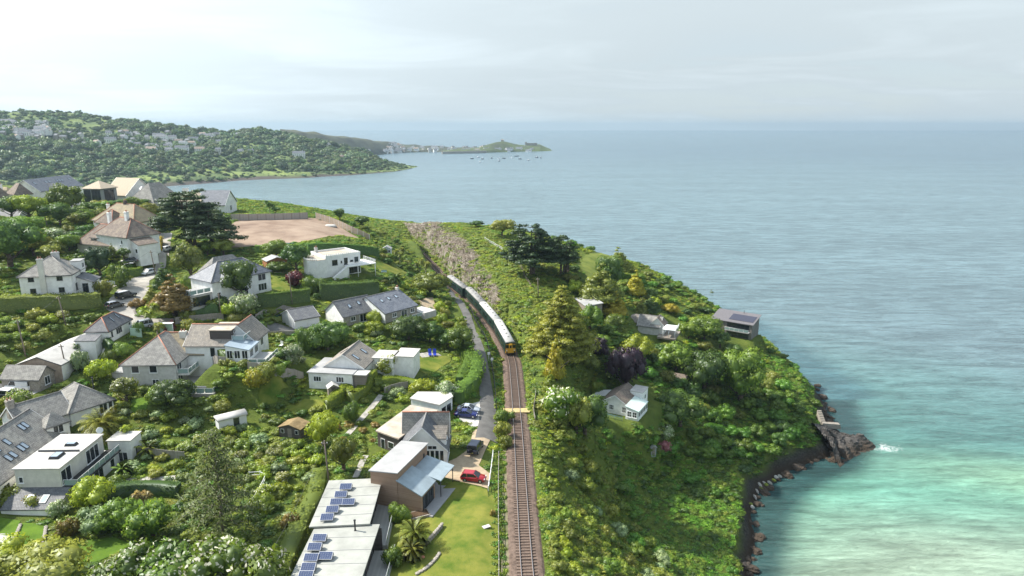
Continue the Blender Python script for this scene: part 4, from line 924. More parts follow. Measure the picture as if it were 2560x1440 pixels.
class House:
    def __init__(s, name, label, plot, cat='house', group=None, ground=True):
        s.p = plot; s.root = empty(name, plot.o, plot.rz); tag(s.root, label, cat, group)
    def part(s, mb, name, m, parent=None, uv=False, label=None):
        me = mb.mesh(name, m)
        if uv: roof_uv(me)
        o = link(name, me, parent or s.root)
        if label: o['label'] = label
        return o
    def block(s, box=None, zb=0.0, he=2.6, roof='gable', hr=2.0, ridge='u', wall=None, rm=None, over=0.35, wins=(), frame=None, ridge_m=None, low='front', name='wall', skirt=2.5, thick=0.16, hipk=1.0, fascia=None, parapet=0.0):
        x0, x1, y0, y1 = box or (0, s.p.L, 0, s.p.D); wall = wall or WHITE; rm = rm or SLATE; frame = frame or FRAME; xm = (x0 + x1) / 2; ym = (y0 + y1) / 2
        b0 = zb - (skirt if zb < 0.5 else 0); m = MB(); T = zb + he
        drop = {'front': (0, 0, 1, 1), 'back': (1, 1, 0, 0), 'left': (0, 1, 1, 0), 'right': (1, 0, 0, 1)}[low]
        tops = [T, T, T, T]
        if roof == 'mono': tops = [T + hr * k for k in drop]
        lo = [(x0, y0, b0), (x1, y0, b0), (x1, y1, b0), (x0, y1, b0)]; hi = [(x0, y0, tops[0]), (x1, y0, tops[1]), (x1, y1, tops[2]), (x0, y1, tops[3])]
        if roof == 'gable' and ridge == 'u':
            m.add(lo + hi + [(x0, ym, T + hr), (x1, ym, T + hr)], [(0, 1, 5, 4), (2, 3, 7, 6), (1, 2, 6, 9, 5), (3, 0, 4, 8, 7), (4, 5, 9, 8), (6, 7, 8, 9), (3, 2, 1, 0)])
        elif roof == 'gable':
            m.add(lo + hi + [(xm, y0, T + hr), (xm, y1, T + hr)], [(0, 1, 5, 8, 4), (2, 3, 7, 9, 6), (1, 2, 6, 5), (3, 0, 4, 7), (5, 6, 9, 8), (7, 4, 8, 9), (3, 2, 1, 0)])
        else: m.hexa(lo, hi)
        w = s.part(m, name, wall)
        r = MB(); q = over; e = 0.03; rp = None; rid = MB()
        if roof == 'gable':
            if ridge == 'u':
                k = hr / max(0.1, (y1 - y0) / 2); ez = T - k * q + e; Rz = T + hr + e
                r.slab([(x0 - q, y0 - q, ez), (x1 + q, y0 - q, ez), (x1 + q, ym, Rz), (x0 - q, ym, Rz)], thick); r.slab([(x1 + q, y1 + q, ez), (x0 - q, y1 + q, ez), (x0 - q, ym + 0.004, Rz), (x1 + q, ym + 0.004, Rz)], thick)
                rid.bar((x0 - q, ym, Rz), (x1 + q, ym, Rz), 0.13, 6)
            else:
                k = hr / max(0.1, (x1 - x0) / 2); ez = T - k * q + e; Rz = T + hr + e
                r.slab([(x0 - q, y1 + q, ez), (x0 - q, y0 - q, ez), (xm, y0 - q, Rz), (xm, y1 + q, Rz)], thick); r.slab([(x1 + q, y0 - q, ez), (x1 + q, y1 + q, ez), (xm + 0.004, y1 + q, Rz), (xm + 0.004, y0 - q, Rz)], thick)
                rid.bar((xm, y0 - q, Rz), (xm, y1 + q, Rz), 0.13, 6)
        elif roof == 'hip':
            W = x1 - x0; Dp = y1 - y0; Rz = T + hr + e; ez = T - hr / (min(W, Dp) / 2) * q + e
            c = [(x0 - q, y0 - q, ez), (x1 + q, y0 - q, ez), (x1 + q, y1 + q, ez), (x0 - q, y1 + q, ez)]
            if W >= Dp: i = Dp / 2 * hipk; a, b = (x0 + i, ym, Rz), (x1 - i, ym, Rz); fs = [(c[0], c[1], b, a), (c[1], c[2], b), (c[2], c[3], a, b), (c[3], c[0], a)]
            else: i = W / 2 * hipk; a, b = (xm, y0 + i, Rz), (xm, y1 - i, Rz); fs = [(c[0], c[1], a), (c[1], c[2], b, a), (c[2], c[3], b), (c[3], c[0], a, b)]
            if (Vector(a) - Vector(b)).length < 0.05: fs = [(c[j], c[(j + 1) % 4], a) for j in range(4)]
            for f in fs: r.add(f, [tuple(range(len(f)))])
            r.add([(p[0], p[1], p[2] - thick) for p in c] + c, [(3, 2, 1, 0), (0, 1, 5, 4), (1, 2, 6, 5), (2, 3, 7, 6), (3, 0, 4, 7)])
            rid.bar(a, b, 0.12, 6)
            for p in (c[0], c[3]): rid.bar(p, a, 0.10, 6)
            for p in (c[1], c[2]): rid.bar(p, b, 0.10, 6)
            if W < Dp:
                rid = MB(); rid.bar(a, b, 0.12, 6); [rid.bar(p, a, 0.10, 6) for p in (c[0], c[1])]; [rid.bar(p, b, 0.10, 6) for p in (c[2], c[3])]
        elif roof in ('flat', 'mono'):
            k = (0, 0, 0, 0) if roof == 'flat' else drop; hh = hr if roof == 'mono' else 0
            sl = hh / max(0.1, (y1 - y0) if low in ('front', 'back') else (x1 - x0)); zc = []
            for j, (a, b) in enumerate(((-1, -1), (1, -1), (1, 1), (-1, 1))):
                ext = {'front': b, 'back': -b, 'left': a, 'right': -a}[low] * q * sl; zc.append(T + hh * k[j] + ext + thick + 0.02)
            r.slab([(x0 - q, y0 - q, zc[0]), (x1 + q, y0 - q, zc[1]), (x1 + q, y1 + q, zc[2]), (x0 - q, y1 + q, zc[3])], thick)
            if parapet:
                t = 0.22; pz = T + 0.02
                pp = MB(); pp.box(x0 - q - 0.01, x1 + q + 0.01, y0 - q - 0.01, y0 - q + t, pz, pz + thick + parapet); pp.box(x0 - q - 0.01, x1 + q + 0.01, y1 + q - t, y1 + q + 0.01, pz, pz + thick + parapet); pp.box(x0 - q - 0.013, x0 - q + t, y0 - q + t, y1 + q - t, pz, pz + thick + parapet - 0.004); pp.box(x1 + q - t, x1 + q + 0.013, y0 - q + t, y1 + q - t, pz, pz + thick + parapet - 0.004)
                s.part(pp, 'parapet', wall)
        if roof != 'none':
            rp = s.part(r, 'roof', rm, uv=True)
            if ridge_m is not None and rid.v: s.part(rid, 'ridge_tiles', ridge_m, rp)
            if roof in ('gable', 'hip') and fascia is not False:
                g = MB(); ee = T - 0.12
                if roof == 'hip' or ridge == 'u': g.bar((x0 - q, y0 - q - 0.05, ez - thick), (x1 + q, y0 - q - 0.05, ez - thick), 0.055, 6)
                if roof == 'hip' or ridge == 'w': g.bar((x1 + q + 0.05, y0 - q, ez - thick), (x1 + q + 0.05, y1 + q, ez - thick), 0.055, 6)
                s.part(g, 'gutter', fascia or GUTTER, rp)
                if roof == 'gable' and over > 0.1:
                    bb = MB(); hh = 0.2
                    for yy in ((y0 - q - 0.03, y1 + q + 0.03) if ridge == 'w' else ()):
                        for xa in (x0 - q, x1 + q): bb.hexa([(xa, yy - 0.025, ez - hh), (xm, yy - 0.025, Rz - hh), (xm, yy + 0.025, Rz - hh), (xa, yy + 0.025, ez - hh)], [(xa, yy - 0.025, ez), (xm, yy - 0.025, Rz), (xm, yy + 0.025, Rz), (xa, yy + 0.025, ez)])
                    for xx in ((x0 - q - 0.03, x1 + q + 0.03) if ridge == 'u' else ()):
                        for ya in (y0 - q, y1 + q): bb.hexa([(xx - 0.025, ya, ez - hh), (xx + 0.025, ya, ez - hh), (xx + 0.025, ym, Rz - hh), (xx - 0.025, ym, Rz - hh)], [(xx - 0.025, ya, ez), (xx + 0.025, ya, ez), (xx + 0.025, ym, Rz), (xx - 0.025, ym, Rz)])
                    s.part(bb, 'bargeboard', FRAME if wall in (WHITE, PEBBLE, CREAM) else GUTTER, rp)
        s.x = (x0, x1, y0, y1, zb, T, hr, ridge, roof, over); s.roofpart = rp
        for q_ in wins: s.window(*q_, frame=frame)
        mark(s.p.poly(x0, x1, y0, y1), 0.9)
        return s
    def window(s, wall, f, z, w, h, nx=1, ny=1, frame=None, kind='window', glass=None):
        x0, x1, y0, y1 = s.x[:4]; ln = (x1 - x0) if wall in (0, 2) else (y1 - y0); c = f * ln if f <= 1 else f
        o, u = {0: (Vector((x0, y0, 0)), Vector((1, 0, 0))), 1: (Vector((x1, y0, 0)), Vector((0, 1, 0))), 2: (Vector((x1, y1, 0)), Vector((-1, 0, 0))), 3: (Vector((x0, y1, 0)), Vector((0, -1, 0)))}[wall]
        rz = math.atan2(u.y, u.x); zb = s.x[4]; key = (round(w, 2), round(h, 2), nx, ny, (frame or FRAME).name, kind, (glass or GLASS).name)
        if key not in WINS:
            m = MB(); t = 0.09; fr = frame or FRAME
            m.box(-w / 2, w / 2, -0.07, 0.02, 0, t); m.box(-w / 2, w / 2, -0.07, 0.02, h - t, h); m.box(-w / 2, -w / 2 + t, -0.068, 0.02, t, h - t); m.box(w / 2 - t, w / 2, -0.068, 0.02, t, h - t)
            for i in range(1, nx): m.box(-w / 2 + w * i / nx - 0.035, -w / 2 + w * i / nx + 0.035, -0.06, 0.02, t, h - t)
            for i in range(1, ny): m.box(-w / 2 + t, w / 2 - t, -0.055, 0.018, h * i / ny - 0.03, h * i / ny + 0.03)
            if kind == 'window': m.box(-w / 2 - 0.08, w / 2 + 0.08, -0.14, 0.018, -0.07, -0.002)
            g = MB().box(-w / 2 + t - 0.01, w / 2 - t + 0.01, -0.022, 0.015, t - 0.01, h - t + 0.01)
            WINS[key] = (m.mesh(kind, fr), g.mesh('pane', glass or GLASS))
        p = o + u * c; wo = link(kind, WINS[key][0], s.root, (p.x, p.y, zb + z), rz); link('pane', WINS[key][1], wo); return wo
    def skylight(s, fx, fy, w=0.8, h=1.2, side=0, frame=None):
        """roof window on slope `side` (0 front/1 right/2 back/3 left); fx along the eaves 0..1, fy up the slope 0..1"""
        x0, x1, y0, y1, zb, T, hr, ridge, roof, ov = s.x
        if side in (0, 2): run = (y1 - y0) / 2; a = (x0 + (x1 - x0) * fx); y = y0 + run * fy if side == 0 else y1 - run * fy; pos = Vector((a, y, T + hr * fy + 0.05)); rz = 0 if side == 0 else math.pi
        else: run = (x1 - x0) / 2; b = y0 + (y1 - y0) * fx; x = x1 - run * fy if side == 1 else x0 + run * fy; pos = Vector((x, b, T + hr * fy + 0.05)); rz = math.pi / 2 if side == 1 else -math.pi / 2
        th = math.atan2(hr, run); key = ('sky', round(w, 2), round(h, 2))
        if key not in WINS:
            m = MB(); t = 0.08; m.box(-w / 2, w / 2, -h / 2, -h / 2 + t, -0.1, 0.09); m.box(-w / 2, w / 2, h / 2 - t, h / 2, -0.1, 0.09); m.box(-w / 2, -w / 2 + t, -h / 2 + t, h / 2 - t, -0.1, 0.088); m.box(w / 2 - t, w / 2, -h / 2 + t, h / 2 - t, -0.1, 0.088)
            WINS[key] = (m.mesh('skylight', DARKFRAME), MB().box(-w / 2 + t, w / 2 - t, -h / 2 + t, h / 2 - t, -0.1, 0.06).mesh('pane', SKYGLASS))
        M = Matrix.Rotation(rz, 4, 'Z') @ Matrix.Rotation(th, 4, 'X')
        o = link('skylight', WINS[key][0], s.root, pos); o.rotation_euler = M.to_euler(); link('pane', WINS[key][1], o)
    def chimney(s, x, y, zt, w=0.9, d=0.6, m=None, z0=None, pots=2, label=None):
        mb = MB(); z0 = s.x[5] - 0.5 if z0 is None else z0; mb.box(x - w / 2, x + w / 2, y - d / 2, y + d / 2, z0, zt); mb.box(x - w / 2 - 0.07, x + w / 2 + 0.07, y - d / 2 - 0.07, y + d / 2 + 0.07, zt - 0.28, zt - 0.12)
        c = s.part(mb, 'chimney', m or WHITE, s.roofpart)
        for k in range(pots):
            px = x + (k - (pots - 1) / 2) * w * 0.45; q = MB().bar((px, y, zt - 0.02), (px, y, zt + 0.45), 0.13, 8, 0.10); s.part(q, 'chimney_pot', RIDGE_R, c) if c.parent is s.root else s.part(q, 'chimney_pot', RIDGE_R, s.roofpart)
    def flue(s, x, y, z0, z1, r=0.11):
        mb = MB().bar((x, y, z0), (x, y, z1), r, 10); mb.bar((x, y, z1), (x, y, z1 + 0.12), r * 1.5, 10); mb.bar((x, y, z0), (x, y, z0 + 0.15), r * 2.2, 10, r); s.part(mb, 'flue', BLACKM)
    def rail(s, pts, z, h=1.05, glass=BALGLASS, post=None, step=1.4, name='balustrade'):
        """balustrade along local points: posts, top rail, glass sheets"""
        m = MB(); g = MB(); pm = post or FRAME
        for (a, b) in zip(pts[:-1], pts[1:]):
            a = Vector((*a, z)); b = Vector((*b, z)); n = max(1, int((b - a).length / step)); up = Vector((0, 0, h)); d = (b - a).normalized()
            for i in range(n + 1): p = a.lerp(b, i / n); m.bar(p, p + up, 0.03, 5)
            m.bar(a + up, b + up, 0.035, 5)
            if glass:
                sd = Vector((-d.y, d.x, 0)) * 0.008
                for i in range(n):
                    p = a.lerp(b, (i + 0.06) / n); q = a.lerp(b, (i + 0.94) / n); z1 = Vector((0, 0, 0.1)); z2 = up * 0.93; g.hexa([p - sd + z1, q - sd + z1, q + sd + z1, p + sd + z1], [p - sd + z2, q - sd + z2, q + sd + z2, p + sd + z2])
            else:
                nn = int((b - a).length / 0.14)
                for i in range(nn): p = a.lerp(b, i / nn); m.bar(p, p + up, 0.012, 4)
        o = s.part(m, name, pm)
        if glass and g.v: s.part(g, 'glass_panels', glass, o)
        return o
WINS = {}
def slab_deck(h, box, z, t, m, name='deck'):
    x0, x1, y0, y1 = box; h.part(MB().box(x0, x1, y0, y1, z - t, z), name, m); mark(h.p.poly(x0, x1, y0, y1), 0.3)
# ------------------------------------------------------------------ houses on the slope left of the line
def W(*a): return a
# white two-storey house with a hipped roof
h = House('white_house', 'white two storey house with grey hipped roof and small dark windows beside the lane', PL['white_hip'])
h.block(he=5.3, roof='hip', hr=3.3, rm=SLATEL, ridge_m=RIDGE_G, wins=[W(0, .225, 3.9, 1.15, 1.1, 2), W(0, .78, 3.9, 1.15, 1.1, 2), W(0, .235, 1.2, 1.15, 1.1, 2), W(0, .79, 1.2, 1.15, 1.1, 2), W(1, .3, 1.0, 1.4, 1.6, 2), W(1, .72, 3.6, 1.3, 1.3, 2)], frame=DARKFRAME)
L_, D_ = h.p.L, h.p.D
h.chimney(L_ * .46, -0.28, 9.0, 1.1, 0.6, CREAM, z0=-1.5); h.chimney(L_ * .58, D_ * .55, 9.5, 1.5, 0.7, PEBBLE, z0=7.5)
h.block((L_ + .02, L_ + 3.2, 3.2, 8.0), he=2.6, roof='mono', hr=1.2, low='right', rm=SLATE, wins=[W(0, .5, .2, 1.2, 2.1, 2), W(1, .4, 1.0, 1.2, 1.2, 2)], name='porch_wall', frame=DARKFRAME)
h.block((L_ - 1.6, L_ + .4, 5.6, 8.6), zb=4.4, he=2.6, roof='flat', rm=GREYROOF, wins=[W(1, .5, .9, 1.4, 1.2, 2)], name='dormer_wall', over=.15)
# grey-roofed chalet house
h = House('chalet_house', 'white two storey chalet with blue grey roof, balcony and parking bay', PL['chalet'])
L_, D_ = h.p.L, h.p.D
h.block(he=5.2, roof='hip', hr=3.4, rm=SLATEB, ridge_m=RIDGE_G, wins=[W(0, .84, 3.0, 2.2, 1.7, 2), W(0, .84, .5, 2.4, 1.8, 3), W(0, .5, .2, 2.6, 2.1, 1), W(0, .14, .1, 2.4, 2.2, 1), W(1, .3, 3.0, 1.6, 1.3, 2), W(1, .6, .6, 1.8, 1.8, 2)])
h.block((L_ * .12, L_ * .42, -0.5, 4.5), he=5.0, roof='gable', hr=1.9, ridge='w', rm=SLATEB, wins=[W(0, .5, 3.4, 1.2, 1.3, 3)], name='gable_wall', over=.25)
h.block((L_ * .3, L_ * .95, D_ - 1, D_ + 4), he=5.6, roof='hip', hr=3.0, rm=SLATEL, name='rear_wall')
h.block((-5.2, -.02, 0.5, 6.5), he=2.5, roof='flat', rm=GREYROOF, wall=PEBBLE, name='carport_wall', over=.2, wins=[W(0, .5, 0, 4.2, 2.1, 1)], frame=DARKFRAME)
h.rail([(-5.2, 6.4), (-5.3, .4), (-.2, .4)], 2.75)
# art-deco house
h = House('flat_roofed_house', 'white flat roofed house with crenellated parapet and long balcony below the building plot', PL['deco'])
L_, D_ = h.p.L, h.p.D
h.block(he=5.4, roof='flat', rm=TANROOF, over=.05, parapet=.45, wins=[W(0, .25, 3.1, 1.6, 1.5, 2), W(0, .44, 3.5, .4, .6, 1), W(0, .57, 2.9, 1.1, 1.9, 1), W(0, .74, 3.5, .9, .5, 1), W(0, .88, 3.1, 1.2, 1.6, 1), W(0, .72, .2, 1.4, 2.1, 2), W(0, .88, .3, 1.9, 1.9, 2), W(1, .4, 3.0, 2.0, 1.7, 2), W(1, .5, .3, 2.4, 2.0, 3)], frame=DARKFRAME)
bay = MB(); poly = [(-.02, -.3), (-.02, 7.5), (-2.6, 7.0), (-4.4, 4.6), (-4.4, 2.2), (-2.6, -.2)][::-1]; bay.prism(poly, -2, 5.0); h.part(bay, 'bay_wall', WHITE)
bt = MB(); bt.prism(poly, 5.02, 5.12); h.part(bt, 'bay_roof', TANROOF)
for i, (a, b) in enumerate(zip(poly[:-1], poly[1:])):
    A_ = Vector((*a, 0)); B_ = Vector((*b, 0)); n = int((B_ - A_).length / .55); cr = MB(); ang = math.atan2(B_.y - A_.y, B_.x - A_.x)
    for k in range(n): c = A_.lerp(B_, (k + .5) / n); cr.box(c.x - .14, c.x + .14, c.y - .14, c.y + .14, 5.124, 5.5)
    o = h.part(cr, 'crenellation', WHITE); o['kind'] = 'stuff'
    ln = (B_ - A_).length
    if ln > 2: c = A_.lerp(B_, .5); q = link('window', MB().box(-ln * .32, ln * .32, -.06, .03, 0, 1.5).mesh('window', FRAME), h.root, (c.x, c.y, 2.9), ang); link('pane', MB().box(-ln * .29, ln * .29, -.09, .02, .1, 1.4).mesh('pane', GLASS), q)
cr = MB()
for k in range(int(L_ / .6)): cr.box(k * .6 + .1, k * .6 + .4, -.08, .14, 6.08, 6.4)
o = h.part(cr, 'crenellation', WHITE); o['kind'] = 'stuff'
slab_deck(h, (L_ * .5, L_ + 3.6, -2.6, -.03), 2.75, .22, WHITE, 'balcony'); slab_deck(h, (L_ + .03, L_ + 3.6, -.03, 5), 2.74, .22, WHITE, 'balcony')
h.rail([(L_ * .5, -2.5), (L_ + 3.5, -2.5), (L_ + 3.5, 4.9)], 2.75, 1.0, glass=None)
for x in (L_ * .52, L_ * .8, L_ + 3.3): h.part(MB().bar((x, -2.4, -1), (x, -2.4, 2.55), .12, 8), 'balcony_post', WHITE)
h.chimney(L_ * .05, D_ * .75, 7.4, .7, .7, PEBBLE, z0=5)
st = MB()
for k in range(12): st.box(L_ * .5 - .35 * (k + 1), L_ * .5 - .35 * k, -2.4, -1.3, -1, 2.6 - .22 * k)
h.part(st, 'stairs', WHITE)
# the stone-fronted pair and their garage
for nm, key, lab, rm, skl in (('stone_bungalow', 'stone_left', 'bungalow with white gable and slate roof next to the white garage', SLATE, [(.33, .52), (.63, .6)]), ('stone_bungalow', 'stone_right', 'blue slate roofed bungalow with three skylights above the round bushes', SLATEB, [(.25, .62), (.48, .65), (.72, .66)])):
    h = House(nm, lab, PL[key]); L_, D_ = h.p.L, h.p.D
    h.block(he=2.5, roof='gable', hr=2.9, ridge='u', rm=rm, ridge_m=RIDGE_G, wall=STONE, over=.25, wins=[W(0, .28, .9, 1.3, 1.1, 2), W(0, .58, .15, 1.9, 2.0, 2), W(0, .85, .9, 1.3, 1.1, 2)])
    for gx_ in (-.06, L_ + .001):
        h.part(MB().add([(gx_, .02, -2), (gx_ + .055, .02, -2), (gx_ + .055, D_ - .02, -2), (gx_, D_ - .02, -2), (gx_, .02, 2.48), (gx_ + .055, .02, 2.48), (gx_ + .055, D_ - .02, 2.48), (gx_, D_ - .02, 2.48), (gx_, D_ / 2, 5.28), (gx_ + .055, D_ / 2, 5.28)], [(0, 4, 8, 7, 3), (1, 2, 6, 9, 5), (0, 1, 5, 4), (3, 7, 6, 2), (4, 5, 9, 8), (8, 9, 6, 7)]), 'gable_render', WHITE)
    h.window(3, .3, .9, 1.2, 1.1, 2); h.window(3, .72, .9, 1.2, 1.1, 2)
    for a, b in skl: h.skylight(a, b, .75, 1.15)
    if key == 'stone_right': h.chimney(L_ - .4, D_ * .5, 6.1, .6, .8, CREAM, z0=4.6); slab_deck(h, (L_ + .1, L_ + 4.2, -2.5, 3.0), .75, 1.6, LIGHTROOF, 'terrace'); h.rail([(.5, -2.2), (L_ - .2, -2.2)], .1, .9, step=1.6)
h = House('garage', 'white double garage with slate gable roof beside the stone bungalow', PL['garage'], 'garage'); L_, D_ = h.p.L, h.p.D
h.block(he=2.2, roof='gable', hr=1.7, ridge='u', rm=SLATE, ridge_m=RIDGE_G, over=.2)
for f in (.27, .73):
    gd = MB().box(-L_ * .2, L_ * .2, -.05, .02, 0, 2.0)
    for k in range(1, 4): gd.box(-L_ * .2, L_ * .2, -.062, -.04, k * .5 - .015, k * .5 + .015)
    link('garage_door', gd.mesh('garage_door', FRAME), h.root, (L_ * f, 0, 0))
# white bungalow with ribbed tile roof
h = House('gable_bungalow', 'white bungalow with pale tiled gable roof and grey flat extension beside the square lawn', PL['tan_gable']); L_, D_ = h.p.L, h.p.D
h.block(he=2.9, roof='gable', hr=2.6, ridge='w', rm=CONC, ridge_m=RIDGE_G, wins=[W(1, .75, .6, 1.2, 1.6, 1)], over=.3)
h.skylight(.22, .55, .8, 1.7, 1); h.skylight(.7, .5, .8, 1.5, 1); h.skylight(.55, .6, .25, 2.0, 3)
bx = h.p.box([Z4(615,1335), Z4(1030,1332)], 2.5); h.block((bx[0], bx[1], bx[2], -.03), he=2.45, roof='flat', rm=GREYROOF, name='extension_wall', over=.25, wins=[W(0, .2, .7, 1.6, 1.1, 3), W(0, .72, .7, 1.6, 1.2, 3)])
h.block((bx[0], -.03, .0, D_ * .62), he=2.44, roof='flat', rm=GREYROOF, name='extension_wall', over=.25)
h.block((L_ + .03, L_ + 4.2, D_ * .62, D_ + 1.5), he=3.0, roof='flat', rm=LIGHTROOF, name='wing_wall', over=.2, wins=[W(0, .5, .4, 1.4, 1.8, 1)])
h.block((L_ + 4.25, L_ + 8.2, D_ * .8, D_ + 3.5), he=3.0, roof='flat', rm=LIGHTROOF, name='wing_wall', over=.2)
h.block((bx[1] + .3, bx[1] + 2.6, bx[2] + .3, bx[2] + 2.4), he=2.3, roof='flat', rm=LIGHTROOF, wall=GREYWOOD, name='porch_wall', over=.3)
# the long grey house with terrace
h = House('grey_house', 'large pale grey two storey house with lichen covered hipped roof and glass terrace', PL['grey_hip']); L_, D_ = h.p.L, h.p.D
h.block((0, L_, 0, D_), he=5.0, roof='hip', hr=3.9, rm=SLATEL, ridge_m=RIDGE_R, wall=PEBBLE, wins=[W(0, .24, 3.0, 1.5, 1.5, 1), W(0, .58, 3.0, 1.5, 1.5, 1), W(0, .6, .3, 1.3, 1.4, 2), W(1, .12, 3.0, 2.0, 1.7, 2), W(1, .12, .2, 2.0, 2.0, 2)], over=.4)
h.block((L_ * .45, L_ + 3.2, D_ * .42, D_ * .9), he=5.1, roof='gable', hr=3.4, ridge='u', rm=OCHRE, ridge_m=RIDGE_R, name='wing_wall', wins=[W(1, .3, 3.0, 2.4, 1.6, 3), W(1, .8, 3.0, 1.0, 1.5, 1), W(1, .3, .4, 2.4, 1.8, 3), W(1, .8, .1, 1.2, 2.1, 1)], over=.3)
bw = MB(); bw.prism([(L_ + 3.22, D_ * .47), (L_ + 4.3, D_ * .5), (L_ + 4.3, D_ * .6), (L_ + 3.22, D_ * .63)], -1, 5.3); h.part(bw, 'bay_wall', WHITE); bw = MB(); c_ = (L_ + 3.3, D_ * .55, 6.2)
bw.add([(L_ + 3.1, D_ * .45, 5.32), (L_ + 4.45, D_ * .49, 5.32), (L_ + 4.45, D_ * .61, 5.32), (L_ + 3.1, D_ * .65, 5.32), c_], [(0, 1, 4), (1, 2, 4), (2, 3, 4), (3, 2, 1, 0)]); h.part(bw, 'bay_roof', SLATEL, uv=True)
for z in (.9, 3.2): q = link('window', MB().box(-.75, .75, -.05, .02, 0, 1.7).mesh('window', FRAME), h.root, (L_ + 4.3, D_ * .55, z), math.pi / 2); [link('pane', MB().box(a, a + .64, -.08, .01, .1, 1.6).mesh('pane', GLASS), q) for a in (-.68, .04)]
slab_deck(h, (L_ + .03, L_ + 2.3, .4, D_ * .42 - .05), 2.6, .3, PEBBLE, 'balcony'); h.rail([(L_ + .1, .45), (L_ + 2.2, .45), (L_ + 2.2, D_ * .4)], 2.6, 1.0)
slab_deck(h, (L_ + .03, L_ + 8.6, -4.2, D_ * .6), .2, 2.4, STONE, 'terrace'); slab_deck(h, (L_ + .1, L_ + 8.5, -4.1, D_ * .6 - .1), .26, .05, LIGHTROOF, 'terrace_paving'); h.rail([(L_ + .4, -4.0), (L_ + 8.4, -4.0), (L_ + 8.4, D_ * .58)], .26, 1.05)
h.chimney(L_ * .85, D_ * .62, 8.9, 1.3, .8, CREAM, z0=6); 
h.block((-3.0, -.03, 1.5, 7), he=2.4, roof='flat', rm=GREYROOF, wall=PEBBLE, name='annex_wall', over=.1)
h.block((-1.0, L_ * .45, D_ + .03, D_ + 4), he=3.0, roof='gable', hr=1.6, ridge='u', rm=CONC, wall=PEBBLE, name='annex_wall')
HT = h
# chalet with dormer terrace and conservatory
h = House('dormer_house', 'white chalet with brown tiled roof, flat dormer and glazed conservatory behind the grey house', PL['dormer']); L_, D_ = h.p.L, h.p.D
bx = h.p.box([L2(1715,835), L2(1990,945), L2(2150,790)], 2.6); X1 = max(L_ + 4.5, 9.5)
h.block((-3.5, L_ + 1.5, 0, D_), he=2.6, roof='gable', hr=3.0, ridge='u', rm=CONC, ridge_m=RIDGE_R, wins=[W(0, .62, .1, 1.1, 2.0, 1), W(0, .85, .6, 1.6, 1.2, 2)], over=.3)
h.block((L_ - 1.0, L_ + 5.5, D_ * .35, D_ + 1.5), he=2.6, roof='gable', hr=3.2, ridge='w', rm=CONC, ridge_m=RIDGE_R, name='wing_wall', over=.3, wins=[W(0, .8, .3, 1.5, 2, 2), W(1, .5, .4, 1.5, 1.8, 2)])
h.block((L_ - 2.6, L_ + 1.6, 1.2, D_ * .75), zb=2.6, he=2.55, roof='flat', rm=TANROOF, name='dormer_wall', over=.2, wins=[W(1, .5, .4, 3.0, 1.8, 3)], wall=DARKWOOD)
h.rail([(L_ + 1.8, 1.0), (L_ + 4.2, 1.0), (L_ + 4.2, D_ * .5)], 3.2, 1.0)
h.block((L_ + 1.7, L_ + 6.2, -2.2, D_ * .34), he=2.2, roof='mono', hr=.9, low='right', rm=SKYGLASS, wall=FRAME, name='conservatory_frame', over=.15, wins=[W(0, .17, .5, 1.2, 1.7, 2), W(0, .5, .5, 1.2, 1.7, 2), W(0, .83, .5, 1.2, 1.7, 2), W(1, .25, .5, 1.8, 1.6, 3), W(1, .75, .5, 1.8, 1.6, 3)])
slab_deck(h, (L_ + 1, L_ + 10, -3.4, 3.5), .0, 1.1, DECK, 'terrace'); h.rail([(L_ + 6.4, -3.3), (L_ + 9.9, -3.3), (L_ + 9.9, 3.4)], .02, .8)
# small white cottage with red ridges
h = House('white_cottage', 'small white cottage with slate roof and red ridge tiles by the turning lane', PL['red_ridge']); L_, D_ = h.p.L, h.p.D
h.block(he=2.6, roof='hip', hr=2.1, rm=SLATE, ridge_m=RIDGE_R, over=.25, wins=[W(1, .13, .9, .5, 1.1, 1), W(1, .35, 1.0, .5, 1.0, 1), W(1, .43, 1.0, .5, 1.0, 1), W(1, .51, 1.0, .5, 1.0, 1), W(1, .9, 1.5, .4, .4, 1)], frame=DARKFRAME)
h.skylight(.45, .55, .45, 1.4, 1); h.skylight(.7, .6, .45, 1.4, 1)
h.block((-.6, L_ * .72, -2.8, -.6), zb=-.8, he=2.0, roof='mono', hr=.5, low='front', rm=SLATE, name='outhouse_wall', over=.15)
# long low workshop and cottage at the left edge
h = House('long_workshop', 'long low building with pale grey shallow roof and brown end wall at left', PL['long_shed'], 'workshop'); L_, D_ = h.p.L, h.p.D
h.block(he=2.4, roof='gable', hr=1.5, ridge='w', rm=LIGHTROOF, wall=BRICKTAN, over=.25, wins=[W(1, .12, .1, 1.0, 2.0, 1), W(1, .6, .8, 1.5, 1.2, 2)])
h.part(MB().box(L_ + .01, L_ + .06, .1, D_ - .1, -1, 2.38), 'side_render', WHITE)
h = House('stone_cottage', 'small stone cottage with grey roof behind the parked white van', PL['small_cottage']); L_, D_ = h.p.L, h.p.D
h.block(he=2.5, roof='gable', hr=1.8, ridge='u', rm=SLATEL, wall=STONE, over=.25, wins=[W(1, .5, .7, 1.4, 1.6, 2)])
